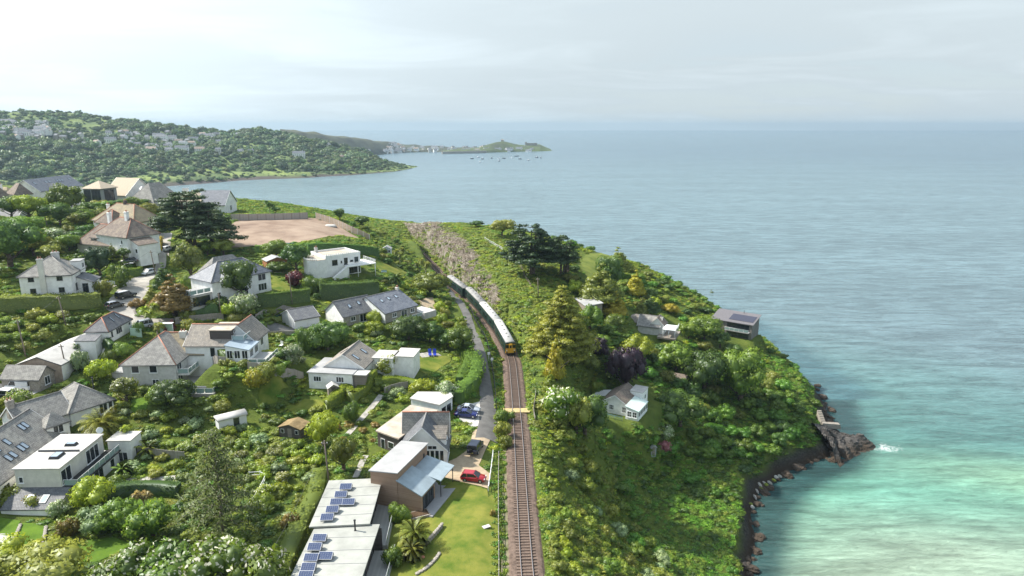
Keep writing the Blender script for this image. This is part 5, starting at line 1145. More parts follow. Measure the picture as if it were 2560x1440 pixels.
# bungalow with stone-slate hips
h = House('hipped_bungalow', 'low bungalow with pale stone slate hipped roof and black flue near the big palm', PL['stone_hip']); L_, D_ = h.p.L, h.p.D
h.block((-1.0, L_, 0, D_), he=2.6, roof='hip', hr=3.0, rm=SLATEL, ridge_m=RIDGE_G, over=.35, wins=[W(0, .75, .3, 1.4, 2.0, 2), W(0, .92, .3, .8, 2.0, 1), W(1, .3, .3, 1.5, 2, 2)])
h.block((-8.2, -.5, .5, D_ - 1.2), he=2.4, roof='gable', hr=2.7, ridge='u', rm=SLATEL, ridge_m=RIDGE_G, name='wing_wall', over=.3, wins=[W(0, .3, .7, 1.3, 1.3, 2), W(0, .75, .7, 1.0, 1.3, 1)])
h.flue(L_ * .72, D_ * .3, 3.6, 6.4); h.chimney(-8.0, D_ * .45, 6.2, 1.0, .9, STONE, z0=3)
h.block((-5.8, -2.4, -2.6, .45), he=2.3, roof='hip', hr=1.5, rm=SLATEL, name='bay_wall', over=.25, wins=[W(0, .5, .5, 1.6, 1.6, 2), W(1, .5, .5, 1.4, 1.6, 2)])
# big slate roof with skylights, lower left corner
h = House('slate_house', 'long slate roofed house with six skylights at the left edge', PL['slate_sky']); L_, D_ = h.p.L, h.p.D
h.block((-6, L_, 0, D_), he=3.2, roof='gable', hr=4.3, ridge='u', rm=SLATEL, ridge_m=RIDGE_G, over=.35, wins=[W(0, .32, .9, 1.4, 1.3, 2), W(1, .5, .8, 1.2, 1.5, 2), W(1, .25, .8, 1.0, 1.5, 1)])
fx = lambda x: (6 + x) / (6 + L_)
for a, b in ((.80, .72), (.84, .72), (.60, .62), (.49, .62), (.62, .32), (.66, .32), (.48, .30), (.53, .30)): h.skylight(a, b, .8, 1.4)
# white flat-roofed block in front of it
h = House('balcony_house', 'white two storey flat roofed house with balcony and roof lantern in the lower left garden', PL['white_flat']); L_, D_ = h.p.L, h.p.D
h.block(zb=2.7, he=2.9, roof='flat', rm=LIGHTROOF, wall=CREAM, over=.2, wins=[W(0, .12, .7, .7, 1.0, 1), W(1, .12, .1, 2.4, 2.3, 2), W(1, .72, .1, 3.4, 2.3, 3)], fascia=None)
h.block((-.2, L_ + 1.9, .05, D_ + .6), he=2.65, roof='none', name='lower_wall', wins=[W(1, .16, .1, 3.0, 2.3, 3), W(1, .5, .1, 2.4, 2.2, 2), W(1, .82, .6, 1.2, 1.6, 1)])
slab_deck(h, (L_ + .05, L_ + 2.4, .02, D_ + .5), 2.78, .2, BLACKM, 'balcony'); h.rail([(L_ + .3, .1), (L_ + 2.3, .1), (L_ + 2.3, D_ + .4)], 2.8, 1.0)
h.block((-.3, L_ + 1.2, -3.4, 0), he=1.0, roof='mono', hr=1.5, low='front', rm=SLATE, name='lean_to_wall', over=.1)
for f in (.45, .78):
    o = link('skylight', MB().box(-.45, .45, -.7, .7, -.1, .12).mesh('skylight', FRAME), h.root, (L_ * f, -1.9, 1.85)); o.rotation_euler = (math.atan2(1.5, 3.4), 0, 0); link('pane', MB().box(-.36, .36, -.6, .6, 0, .135).mesh('pane', SKYGLASS), o)
for (x, y, a, b) in ((L_ * .62, D_ * .32, 1.5, 2.0), (L_ * .6, D_ * .66, 1.7, 1.1)):
    o = link('roof_lantern', MB().hexa([(x - a / 2, y - b / 2, 5.75), (x + a / 2, y - b / 2, 5.75), (x + a / 2, y + b / 2, 5.75), (x - a / 2, y + b / 2, 5.75)], [(x - a / 2 + .15, y - b / 2 + .15, 6.15), (x + a / 2 - .15, y - b / 2 + .15, 6.15), (x + a / 2 - .15, y + b / 2 - .15, 6.15), (x - a / 2 + .15, y + b / 2 - .15, 6.15)]).mesh('roof_lantern', DARKFRAME), h.root); link('pane', MB().box(x - a / 2 + .25, x + a / 2 - .25, y - b / 2 + .25, y + b / 2 - .25, 6.1, 6.17).mesh('pane', SKYGLASS), o)
h.part(MB().box(.2, L_ * .98, D_ * .46, D_ * .46 + .25, 5.78, 6.0), 'roof_upstand', DARKFRAME)
h.block((L_ + .3, L_ + 4.0, D_ + .62, D_ + 4.0), he=4.2, roof='flat', rm=LIGHTROOF, name='annex_wall', over=.15, wins=[W(0, .6, .3, 1.6, 2.0, 2), W(1, .5, .6, 1.2, 2.0, 1)])
# ------------------------------------------------------------------ houses by the line
h = House('gabled_cottage', 'white cottage with slate roof, two dormers and glazed garden room beside the gravel drive', PL['cottage_main']); L_, D_ = h.p.L, h.p.D
h.block(he=2.9, roof='gable', hr=3.9, ridge='w', rm=SLATE, ridge_m=RIDGE_G, over=.3, wins=[W(0, .36, 2.6, 1.2, 1.1, 2, 2)])
for i in range(4): h.window(0, .60 + i * .1, .15, L_ * .095, 2.5, 1, 1)
h.window(0, .70, 2.75, L_ * .2, .75, 2, 1)
for i in range(6): h.window(1, .07 + i * .125, .25, D_ * .115, 2.3, 1, 1)
for f in (.3, .62):
    y = D_ * f; h.block((L_ * .70, L_ * .97, y - .85, y + .85), zb=2.9, he=1.7, roof='gable', hr=.9, ridge='u', rm=CONC, name='dormer_wall', over=.2, wins=[W(1, .5, .3, 1.0, 1.2, 2)], fascia=False)
h.block((L_ * .0, L_ * .98, D_ * .8, D_ * 1.35), he=2.9, roof='gable', hr=4.0, ridge='u', rm=SLATEL, ridge_m=RIDGE_R, name='wing_wall', over=.25, wins=[W(1, .5, .4, 1.8, 1.9, 2), W(1, .5, 3.6, 1.0, 1.2, 2)])
bx = h.p.box([F1(915,475), F1(1060,527), F1(1312,345), F1(1135,312)], 3.2); q = [h.p.loc(*F1(*c), 3.2) for c in ((915,475), (1060,527), (1312,345), (1135,312))]
mb = MB(); mb.prism([(a, b) for a, b in q], -2, 3.2); h.part(mb, 'annex_wall', DARKWOOD); cx = sum(a for a, _ in q) / 4; cy_ = sum(b for _, b in q) / 4
mb = MB(); mb.prism([(cx + (a - cx) * 1.05, cy_ + (b - cy_) * 1.05) for a, b in q], 3.22, 3.45); h.part(mb, 'annex_roof', TANROOF); mark([h.p.corner(a, b) for a, b in q], .6)
ang = math.atan2(q[1][1] - q[0][1], q[1][0] - q[0][0]); A_ = Vector((*q[0], 0)); B_ = Vector((*q[1], 0))
for f, w_, z_, h_ in ((.25, 1.0, .1, 2.1), (.62, 1.4, .9, 1.2)):
    c = A_.lerp(B_, f); o = link('window', MB().box(-w_ / 2, w_ / 2, -.05, .02, 0, h_).mesh('window', FRAME), h.root, (c.x, c.y, z_), ang); link('pane', MB().box(-w_ / 2 + .1, w_ / 2 - .1, -.075, .01, .1, h_ - .1).mesh('pane', GLASS), o)
q = [h.p.loc(*F1(*c), 3.4) for c in ((1140,262), (1330,305), (1415,250), (1400,222), (1190,220))]
mb = MB(); mb.prism(q, -2, 3.4); h.part(mb, 'rear_wall', WHITE); mb = MB(); cx = sum(a for a, _ in q) / 5; cy_ = sum(b for _, b in q) / 5; mb.prism([(cx + (a - cx) * 1.05, cy_ + (b - cy_) * 1.05) for a, b in q], 3.42, 3.66); h.part(mb, 'rear_roof', LIGHTROOF)
A_ = Vector((*q[1], 0)); B_ = Vector((*q[2], 0)); ang = math.atan2(B_.y - A_.y, B_.x - A_.x)
for f in (.3, .7): c = A_.lerp(B_, f); o = link('window', MB().box(-.8, .8, -.05, .02, 0, 2.2).mesh('window', FRAME), h.root, (c.x, c.y, .5), ang); link('pane', MB().box(-.7, .7, -.08, .01, .1, 2.1).mesh('pane', GLASS), o)
mark([h.p.corner(a, b) for a, b in q], .6)
# timber-clad house with metal lean-to
h = House('timber_house', 'cedar clad house with pale flat roof and blue grey metal porch roof', PL['timber']); L_, D_ = h.p.L, h.p.D
h.block(he=5.3, roof='mono', hr=.35, low='left', rm=GREYROOF, wall=CEDAR, over=.2, wins=[W(1, .88, 2.6, .4, 2.0, 1)], frame=DARKFRAME)
q = h.p.box([F1(1052,800), F1(1180,905), F1(1280,815)], 3.0); X1 = max(L_ + 3.4, q[1])
h.block((L_ + .03, X1, .05, D_ * .46), he=2.7, roof='mono', hr=1.7, low='right', rm=ZINC, wall=CEDAR, over=.18, name='lean_to_wall', wins=[W(1, .6, .05, 2.6, 2.2, 2)], frame=DARKFRAME)
m = MB(); m.slab([(L_ + .05, D_ * .47, 3.9), (X1 + 1.0, D_ * .47, 2.9), (X1 + 1.0, D_ * .98, 2.9), (L_ + .05, D_ * .98, 3.9)], .14); h.part(m, 'porch_roof', ZINC, uv=True)
for y in (D_ * .5, D_ * .95): h.part(MB().bar((X1 + .8, y, -.5), (X1 + .8, y, 2.8), .07, 6), 'porch_post', DARKFRAME)
slab_deck(h, (X1 + .02, X1 + 1.9, -.4, D_ * .99), .06, .5, GREYROOF, 'paving'); slab_deck(h, (L_ + .03, X1 + .02, D_ * .47, D_ * .99), .06, .5, GREYROOF, 'paving')
h.window(1, .25, .05, 1.4, 2.2, 1, 1, DARKFRAME)
# the two flat-roofed buildings with solar panels
def panel_mesh():
    cell = mat('solar_cell', (0.055, 0.075, 0.15), 0.15, 0.6); fr = mat('solar_frame', (0.55, 0.56, 0.58), 0.4, 0.5, metal=0.6); f = MB().box(-.86, .86, -.54, .54, -.02, .02); c = MB()
    for i in range(6):
        for j in range(4): c.box(-.82 + i * .275, -.82 + i * .275 + .262, -.5 + j * .252, -.5 + j * .252 + .24, .021, .027)
    return f.mesh('solar_panel', fr), c.mesh('solar_cells', cell), MB().hexa([(-.86, -.5, -.55), (.86, -.5, -.55), (.86, .54, -.55), (-.86, .54, -.55)], [(-.86, -.5, -.5), (.86, -.5, -.5), (.86, .54, -.03), (-.86, .54, -.03)]).mesh('panel_tray', mat('tray', (0.20, 0.21, 0.22), .6, .3))
PM = panel_mesh()
for key, lab, spots in (('solar_far', 'flat roofed building with solar panels next to the timber clad house', [(580,1052), (615,1000), (643,950), (723,950), (672,900), (705,848)]), ('solar_near', 'flat roofed building with solar panels cut by the bottom edge', [(438,1440), (455,1385), (473,1322), (570,1310), (497,1250), (530,1190)])):
    h = House('solar_building', lab, PL[key]); L_, D_ = h.p.L, h.p.D
    y0 = -9 if key == 'solar_near' else 0
    h.block((.5, L_ - .7, y0, D_ - .4), he=3.2, roof='none', wall=DARKWOOD, wins=[W(1, .25, .1, 3.2, 2.4, 2), W(1, .6, .1, 3.2, 2.4, 2), W(1, .9, .1, 1.4, 2.4, 1)], frame=DARKFRAME)
    r = MB(); r.slab([(0, y0, 3.4), (L_, y0, 3.65), (L_, D_, 3.65), (0, D_, 3.4)], .22); rp = h.part(r, 'roof', SAGE, uv=True)
    nb = int(D_ - y0) // 3
    for k in range(1, nb + 1): sm = MB(); y = y0 + (D_ - y0) * k / (nb + 1); sm.hexa([(0.05, y - .03, 3.40), (L_ - .05, y - .03, 3.65), (L_ - .05, y + .03, 3.65), (.05, y + .03, 3.40)], [(0.05, y - .03, 3.44), (L_ - .05, y - .03, 3.69), (L_ - .05, y + .03, 3.69), (.05, y + .03, 3.44)]); h.part(sm, 'roof_seam', GREYROOF, rp)
    for sx, sy in spots:
        x, y = h.p.loc(*F1(sx, sy), 3.9); o = link('solar_panel', PM[0], h.root, (x, y, 4.05)); o.rotation_euler = (R(24), 0, 0); link('solar_cells', PM[1], o); link('panel_tray', PM[2], o)
    h.flue(*h.p.loc(*F1(*((910,805) if key == 'solar_far' else (768,1135))), 3.6), 3.5, 5.0)
    slab_deck(h, (L_ - .68, L_ + 2.2, y0, D_ - 1.0), .35, 1.2, DECK); h.rail([(L_ + 2.1, y0), (L_ + 2.1, D_ - 1.1)], .35, 1.0)
    h.part(MB().box(L_ - .75, L_ + .3, D_ - .5, D_ - .35, -1, 3.3), 'screen_wall', DARKWOOD)
# ------------------------------------------------------------------ houses on the seaward slope
h = House('seaside_bungalow', 'white bungalow with grey tiled gable roof and glazed veranda on the wooded cliff', PL['sea_bungalow']); L_, D_ = h.p.L, h.p.D
h.block(he=2.7, roof='gable', hr=1.9, ridge='w', rm=BROWN, over=.3, wins=[W(0, .38, .9, 1.1, 1.2, 3, 2), W(0, .87, .7, 1.0, 1.4, 3, 2)])
h.block((L_ + .03, L_ + 3.0, -1.4, 5.2), he=2.2, roof='mono', hr=.7, low='right', rm=mat('pale_green_roof', (0.55, 0.66, 0.62), .3, .5, noise=.1), wall=FRAME, name='veranda_frame', over=.15, wins=[W(0, .3, .6, 1.0, 1.4, 2, 2), W(0, .72, .6, 1.0, 1.4, 2, 2), W(1, .12, .7, 1.4, 1.3, 2), W(1, .37, .7, 1.4, 1.3, 2), W(1, .62, .7, 1.4, 1.3, 2), W(1, .87, .7, 1.4, 1.3, 2)])
h.block((L_ - 1.4, L_ + 1.6, D_ * .66, D_ + 1.2), he=3.9, roof='flat', rm=LIGHTROOF, name='tower_wall', over=.1, wins=[W(1, .5, 1.8, 1.0, 1.2, 1)])
slab_deck(h, (.4, L_ + .5, -3.0, -.03), -.1, 1.6, mat('blue_deck', (0.25, 0.36, 0.43), .7, .2)); h.rail([(.5, -2.9), (L_ - .2, -2.9)], -.08, 1.0, glass=None, post=mat('blue_paint', (0.16, 0.32, 0.46), .6, .3))
for k in range(9): y = 2.2 + k * .5; h.part(MB().hexa([(-3.4, y, 2.2), (-.1, y, 2.9), (-.1, y + .12, 2.9), (-3.4, y + .12, 2.2)], [(-3.4, y, 2.36), (-.1, y, 3.06), (-.1, y + .12, 3.06), (-3.4, y + .12, 2.36)]), 'pergola_slat', FRAME)
for x, y in ((-3.2, 2.4), (-3.2, 6.3)): h.part(MB().bar((x, y, -1.5), (x, y, 2.25), .07, 6), 'pergola_post', FRAME)
h = House('verandah_house', 'grey roofed house with white verandah and deck half hidden in the trees on the headland', PL['terrace_house']); L_, D_ = h.p.L, h.p.D
h.block((-2.0, L_, 0, D_), he=2.6, roof='gable', hr=2.4, ridge='u', rm=SLATEL, ridge_m=RIDGE_G, wall=PEBBLE, over=.3, wins=[W(1, .5, .6, 1.4, 1.6, 2)])
h.block((-7.5, -.5, D_ * .4, D_ + 3), he=2.6, roof='hip', hr=1.6, rm=CONC, name='rear_wall', over=.3)
h.block((L_ * .3, L_ + 1.4, D_ * .1, D_ * .7), he=3.0, roof='gable', hr=2.2, ridge='w', rm=BROWN, name='gable_wall', over=.3, wins=[W(0, .5, .8, 1.4, 1.5, 2)])
slab_deck(h, (L_ + .05, L_ + 5.5, -2.8, D_ * .8), .35, .5, GREYWOOD)
for x, y in ((L_ + 1.7, -2.4), (L_ + 3.4, -2.4), (L_ + 5.2, -2.4), (L_ + 5.2, 0.4), (L_ + 5.2, 2.6)): h.part(MB().bar((x, y, .3), (x, y, 2.7), .09, 6), 'verandah_post', FRAME)
h.part(MB().box(L_ + 1.45, L_ + 5.4, -2.6, 3.0, 2.7, 2.85), 'verandah_roof', FRAME); h.rail([(L_ + 1.5, -2.7), (L_ + 5.4, -2.7), (L_ + 5.4, 3)], 2.86, .8, glass=None)
h = House('modern_house', 'dark boxy modern house with solar panelled roof standing on the edge of the headland', PL['dark_modern']); L_, D_ = h.p.L, h.p.D
h.block(he=5.0, roof='mono', hr=1.5, low='front', rm=mat('dark_roof', (0.16, 0.15, 0.16), .6, .3, noise=.2), wall=mat('grey_larch', (0.20, 0.18, 0.17), .9, .2, noise=.25, scale=2, stretch=(1, 1, .2)), over=.5, wins=[W(0, .66, 2.7, L_ * .55, 1.9, 5), W(0, .66, .2, L_ * .55, 1.9, 4)], frame=DARKFRAME)
slab_deck(h, (L_ * .36, L_ * .96, -1.4, -.03), 2.45, .25, GREYROOF, 'balcony'); h.rail([(L_ * .37, -1.35), (L_ * .95, -1.35)], 2.45, .9)
th = math.atan2(1.5, D_); pv = mat('solar_sheet', (0.05, 0.05, 0.075), .2, .6)
for i in range(6): o = link('solar_panel', MB().box(-L_ * .048, L_ * .048, -D_ * .3, D_ * .3, 0, .06).mesh('solar_panel', pv), h.root, (L_ * (.44 + i * .1), D_ * .45, 5.0 + 1.5 * .45 + .22)); o.rotation_euler = (th, 0, 0)
h.flue(L_ * .62, D_ * .95, 6.3, 7.4, .09)
# ------------------------------------------------------------------ far houses on the near hill
h = House('hotel_wing', 'white three storey block with dark slate roof and dormers behind the trees at far left', FARPL['hotel_white'], 'building'); L_, D_ = h.p.L, h.p.D
h.block((-1, L_ + 4, 0, D_), he=7.2, roof='gable', hr=4.2, ridge='u', rm=SLATEB, over=.4, wins=[W(0, .15, 3.9, 1.2, 2.2, 1), W(0, .15, 1.0, 1.2, 2.2, 1), W(0, .32, 3.9, 2.2, 2.0, 2), W(0, .32, .8, 2.2, 2.0, 2), W(0, .55, 3.9, 2.2, 2.0, 2), W(0, .55, .8, 2.2, 2, 2), W(0, .8, 3.9, 2.2, 2.0, 2), W(3, .5, 3.5, .8, 3.5, 1), W(3, .25, 1.0, 1.4, 2.2, 1)], frame=DARKFRAME)
for f in (.1, .35, .42, .6, .66, .72, .9): h.skylight(f, .62, .8, 1.5)
h.block((L_ * .28, L_ * .42, -1.2, 4), he=7.0, roof='gable', hr=2.4, ridge='w', rm=SLATEB, name='dormer_wall', wins=[W(0, .5, 4.2, 1.6, 1.8, 2), W(0, .5, 1.0, 1.6, 1.8, 2)], frame=DARKFRAME)
h = House('hotel_tower', 'glazed tower block with pale pyramid roof in the far hotel group', FARPL['hotel_tower'], 'building'); L_, D_ = h.p.L, h.p.D
h.block(he=9, roof='hip', hr=2.4, rm=mat('tan_tile', (0.50, 0.42, 0.32), .9, .2, noise=.2), wall=mat('tower_grey', (0.30, 0.32, 0.32), .6, .4), over=.5, wins=[W(0, .22, .8, L_ * .38, 7.4, 2, 4), W(0, .7, .8, L_ * .5, 7.4, 3, 4), W(1, .5, .8, 5, 7.4, 3, 4)], frame=DARKFRAME)
h = House('hotel_annex', 'wide building with sweeping tan roof and grey slate flank beside the glazed tower', FARPL['hotel_tan'], 'building'); L_, D_ = h.p.L, h.p.D
h.block(he=5.5, roof='gable', hr=6.0, ridge='u', rm=mat('tan_tile', (0.50, 0.42, 0.32)), over=.5, wins=[W(0, .12, 2.6, 1.4, 1.6, 1), W(0, .35, 2.6, 1.4, 1.6, 1), W(0, .15, .4, 2.6, 1.8, 2)], frame=DARKFRAME)
h.block((L_ + .3, L_ + 16, -1.5, D_ + 1), he=2.0, roof='hip', hr=8.0, rm=SLATEL, name='flank_wall', wins=[], hipk=.7)
for a, b in ((.2, .72), (.3, .55), (.45, .35)): h.skylight(a, b, .9, 1.6)
h = House('bay_house', 'house with tan hipped roof and slate wing behind the big spreading cypress', FARPL['bay_house']); L_, D_ = h.p.L, h.p.D
h.block((0, L_ * .55, 0, D_), he=5.5, roof='hip', hr=3.4, rm=mat('tan_tile', (0.5, .42, .32)), over=.5, wins=[W(0, .5, 3, 2, 1.5, 2)])
h.block((L_ * .5, L_, -2, D_), he=4.0, roof='gable', hr=5.0, ridge='u', rm=SLATEB, over=.4, name='wing_wall', wins=[W(0, .5, .5, 2, 1.5, 2), W(1, .5, 1, 2, 2, 2)])
h.block((L_ * .1, L_ * .2, D_ * .4, D_ * .5), zb=7.0, he=2.6, roof='flat', rm=GREYROOF, name='chimney', over=.02)
h = House('hipped_villa', 'brown tiled hipped house with dormer window, nearest of the row by the lane', FARPL['row_front']); L_, D_ = h.p.L, h.p.D
h.block(he=3.2, roof='hip', hr=4.6, rm=BROWN, ridge_m=RIDGE_R, wall=CREAM, over=.4, wins=[W(0, .3, .8, 1.6, 1.4, 2)])
h.block((L_ * .28, L_ * .52, .8, 4.5), zb=3.2, he=1.6, roof='hip', hr=1.5, rm=BROWN, name='dormer_wall', over=.3, wins=[W(0, .5, .3, 1.8, 1.1, 4)])
h.chimney(L_ * .68, D_ * .62, 9.6, 1.0, .8, WHITE, z0=5.5)
h.block((L_ + .1, L_ + 4.0, -1, D_ - 1), he=5.4, roof='flat', rm=LIGHTROOF, name='wing_wall', over=.1, parapet=.3, wins=[W(0, .3, 3, .5, .6, 1), W(0, .7, .1, 1.0, 2.0, 1), W(0, .7, 3, 1.4, 1.2, 2)])
h = House('hipped_villa', 'white house with brown hipped roof and tall white chimneys, middle of the row', FARPL['row_mid']); L_, D_ = h.p.L, h.p.D
h.block((-1, L_ + 1, 0, D_), he=5.4, roof='hip', hr=4.0, rm=BROWN, ridge_m=RIDGE_R, over=.4, wins=[W(0, .8, 3, 1.4, 1.2, 2), W(1, .4, 3, 1.4, 1.2, 2), W(1, .4, .6, 1.4, 1.4, 2)])
h.chimney(0.2, D_ * .4, 10.6, 1.0, .8, WHITE, z0=6); h.chimney(L_ * .62, D_ * .45, 11.2, 1.0, .8, WHITE, z0=7)
h.block((L_ + 1.1, L_ + 4.2, 1, 6), he=3.2, roof='mono', hr=1.2, low='right', rm=BROWN, name='annex_wall', wins=[W(0, .6, .9, 1.0, 1.2, 1)])
h = House('hipped_villa', 'long house with pinkish brown hipped roof, farthest of the row by the lane', FARPL['row_back']); L_, D_ = h.p.L, h.p.D
h.block(he=4.2, roof='hip', hr=4.6, rm=OCHRE, ridge_m=RIDGE_R, over=.4, wins=[W(0, .9, 2, 1.4, 1.2, 2)])
h.block((L_ * .25, L_ * .65, -2.5, 4), he=4.0, roof='hip', hr=3.4, rm=BROWN, ridge_m=RIDGE_R, name='wing_wall')
h.chimney(L_ * .06, D_ * .5, 8.4, .8, .7, WHITE, z0=4.5); h.chimney(L_ * .5, D_ * .5, 9.8, 1.0, .7, BROWN, z0=7)
# smaller roofs seen between the trees
def simple(name, label, A, B, zg, he, D, hr, rm, wall=WHITE, roof='gable', ridge='u', wins=(), chim=None):
    p = Plot.__new__(Plot); a = at(*A, zg + he); b = at(*B, zg + he); u = b - a; p.L = u.length; u.normalize(); p.u = u; p.w = Vector((-u.y, u.x, 0)); p.o = Vector((a.x, a.y, zg)); p.zg = zg; p.he = he; p.rz = math.atan2(u.y, u.x); p.D = D
    h = House(name, label, p); h.block(he=he, roof=roof, hr=hr, ridge=ridge, rm=rm, wall=wall, wins=wins, over=.3, skirt=6)
    if chim: h.chimney(p.L * chim, D * .5, he + hr + 1.2, .9, .7)
    return h
simple('small_house', 'small grey roofed white house with two chimneys between far trees', L1(625,1025), L1(700,1028), 52, 3, 7, 2.6, SLATEL, chim=.3)
simple('small_house', 'white gabled cottage with grey roof beside the small chimneyed house', L1(705,1048), L1(850,1030), 52, 2.6, 7, 2.6, SLATEL, chim=.4)
simple('small_house', 'white house with grey slate roof at the far left edge', L1(-60,1110), L1(140,1110), 53, 3, 8, 3.2, SLATE, wins=[W(0, .5, .5, 1.4, 1.4, 2)])
simple('small_house', 'brown roofed house with chimneys at the far left edge behind the trees', L1(-30,905), L1(90,895), 56, 5, 9, 3.4, BROWN, roof='hip', chim=.5)
simple('small_house', 'tan roofed house beside the white three storey block', L1(60,920), L1(250,900), 55, 4.5, 10, 3.6, OCHRE, roof='hip', chim=.3)
simple('small_house', 'low house with pink tan roof left of the white three storey block', L1(130,880), L1(290,870), 57, 4.5, 9, 3.4, BROWN, roof='hip')
simple('small_house', 'small grey gabled roof in front of the tan roofed hotel annex', L1(1010,945), L1(1110,945), 53, 2.5, 7, 2.4, SLATEB, ridge='w')
simple('small_house', 'white gabled cottage left of the big spreading cypress', L1(1345,1005), L1(1400,1000), 51.5, 2.5, 6, 2.2, SLATEL, ridge='w')
h = simple('summer_cabin', 'grey flat roofed cabin with window behind the golden cedar', Q2(860,745), Q2(955,812), 32, 2.0, 5, .5, GREYROOF, roof='mono', wall=GREYWOOD, wins=[W(1, .4, .8, 1.2, 1.3, 1)])
h = simple('stone_hut', 'old dark roofed stone hut in the trees above the cliff', Q3(1250,130), Q3(1360,150), 15.5, 2.2, 4, 1.6, BROWN, wall=STONE)
# ------------------------------------------------------------------ vehicles
tyre_m = mat('tyre', (0.02, 0.02, 0.02), 0.9, 0.2); rim_m = mat('alloy', (0.45, 0.46, 0.47), 0.35, 0.5, metal=0.7); carglass = mat('car_glass', (0.015, 0.02, 0.025), 0.05, 0.7)
lampw = mat('head_lamp', (0.75, 0.77, 0.78), 0.15, 0.6); lampr = mat('tail_lamp', (0.35, 0.02, 0.015), 0.25, 0.5); plate_m = mat('number_plate', (0.65, 0.55, 0.12), 0.5, 0.3)
def paint(n, c): 
    m = mat('paint_' + n, c, 0.3, 0.5); m.node_tree.nodes['Principled BSDF'].inputs['Coat Weight'].default_value = 0.6; return m
def loft(rings):
    mb = MB(); n = len(rings[0]); vs = [p for r in rings for p in r]; fs = []
    for i in range(len(rings) - 1):
        for j in range(n): fs.append((i * n + j, i * n + (j + 1) % n, (i + 1) * n + (j + 1) % n, (i + 1) * n + j))
    fs += [tuple(range(n - 1, -1, -1)), tuple((len(rings) - 1) * n + j for j in range(n))]; mb.add(vs, fs, True); return mb
def car(px, py, heading, colour, kind, label, name=None, roof=None, cat='car'):
    """heading: degrees, 0 = pointing right in the photo, 90 = away"""
    L, Wd, Ht = {'hatch': (4.0, 1.74, 1.46), 'suv': (4.6, 1.9, 1.78), 'saloon': (4.5, 1.78, 1.42), 'van': (5.0, 1.95, 1.95), 'box': (4.4, 1.85, 1.9)}[kind]; a = L / 2; w = Wd / 2
    p = on(px, py); nm = name or {'van': 'van'}.get(kind, 'car'); o = empty(nm, (p.x, p.y, p.z + .08), R(heading)); tag(o, label, cat)
    belt = Ht * (.60 if kind in ('hatch', 'saloon') else .56); hood = belt - (.08 if kind != 'van' else 0)
    st = {'hatch': [(-a, .86, .42, belt * .92), (-a + .12, .95, .27, belt), (-a * .4, 1, .22, belt), (a * .28, 1, .22, belt), (a * .5, .98, .22, hood), (a * .86, .93, .24, hood * .88), (a, .78, .34, hood * .7)],
          'saloon': [(-a, .84, .42, belt * .9), (-a + .15, .94, .27, belt * .97), (-a * .5, 1, .22, belt), (a * .25, 1, .22, belt), (a * .45, .98, .22, hood), (a * .86, .93, .24, hood * .88), (a, .78, .34, hood * .7)],
          'suv': [(-a, .93, .42, belt), (-a + .08, .98, .32, belt), (-a * .4, 1, .28, belt), (a * .35, 1, .28, belt), (a * .45, 1, .28, hood), (a * .92, .96, .3, hood * .93), (a, .88, .4, hood * .82)]}
    s = st.get(kind, st['suv']); rings = []
    for x, k, z0, z1 in s: ww = w * k; rings.append([(x, -ww * .92, z0), (x, -ww, z0 + .18), (x, -ww, z1 - .16), (x, -ww * .93, z1), (x, ww * .93, z1), (x, ww, z1 - .16), (x, ww, z0 + .18), (x, ww * .92, z0)])
    loft(rings).build('body', colour, o)
    ro = Ht - .06; g = {'hatch': (-a * .95, -a * .78, a * .10, a * .48), 'saloon': (-a * .72, -a * .38, a * .08, a * .46), 'suv': (-a * .97, -a * .9, a * .14, a * .4), 'van': (-a * .98, -a * .95, a * .42, a * .68), 'box': (-a * .97, -a * .94, a * .16, a * .28)}[kind]
    x0, x1, x2, x3 = g; wt = w * .80 if kind not in ('box', 'van') else w * .88; wb = w * .93
    lo = [(x0, -wb, belt - .02), (x3, -wb, belt - .02), (x3, wb, belt - .02), (x0, wb, belt - .02)]; hi = [(x1, -wt, ro), (x2, -wt, ro), (x2, wt, ro), (x1, wt, ro)]
    MB().hexa(lo, hi).build('window_glass', carglass, o)
    r = MB(); r.hexa([(x1 - .03, -wt - .02, ro - .05), (x2 + .05, -wt - .02, ro - .05), (x2 + .05, wt + .02, ro - .05), (x1 - .03, wt + .02, ro - .05)], [(x1 + .1, -wt + .12, Ht), (x2 - .12, -wt + .12, Ht), (x2 - .12, wt - .12, Ht), (x1 + .1, wt - .12, Ht)])
    r.build('roof', roof or colour, o)
    pil = MB(); c_ = lambda q, k: Vector(lo[q]).lerp(Vector(hi[q]), k)
    for q in range(4): pil.bar(lo[q], hi[q], .05, 5)
    for sy, (q0, q1) in ((-1, (0, 1)), (1, (3, 2))):
        for f in ((.36,) if kind == 'hatch' else (.3, .62)):
            pil.bar(Vector(lo[q0]).lerp(Vector(lo[q1]), f), Vector(hi[q0]).lerp(Vector(hi[q1]), f), .045, 5)
    if kind == 'van':
        for sy in (-1, 1): pil.hexa([(x0 + .1, sy * (wb + .005) - .012, belt), (a * .05, sy * (wb + .005) - .012, belt), (a * .05, sy * (wb + .005) + .012, belt), (x0 + .1, sy * (wb + .005) + .012, belt)], [(x1 + .1, sy * (wt + .02) - .012, ro), (a * .05, sy * (wt + .02) - .012, ro), (a * .05, sy * (wt + .02) + .012, ro), (x1 + .1, sy * (wt + .02) + .012, ro)])
    pl = pil.build('pillars', colour, o); pl['kind'] = 'stuff'
    rr = .31 if kind in ('hatch', 'saloon') else .37
    for x in (-a * .62, a * .62):
        for sy in (-1, 1):
            wh = MB().bar((0, -.11, 0), (0, .11, 0), rr, 14).build('wheel', tyre_m, o, (x, sy * (w - .1), rr)); MB().bar((0, -.125, 0), (0, .125, 0), rr * .6, 10).build('rim', rim_m, wh)
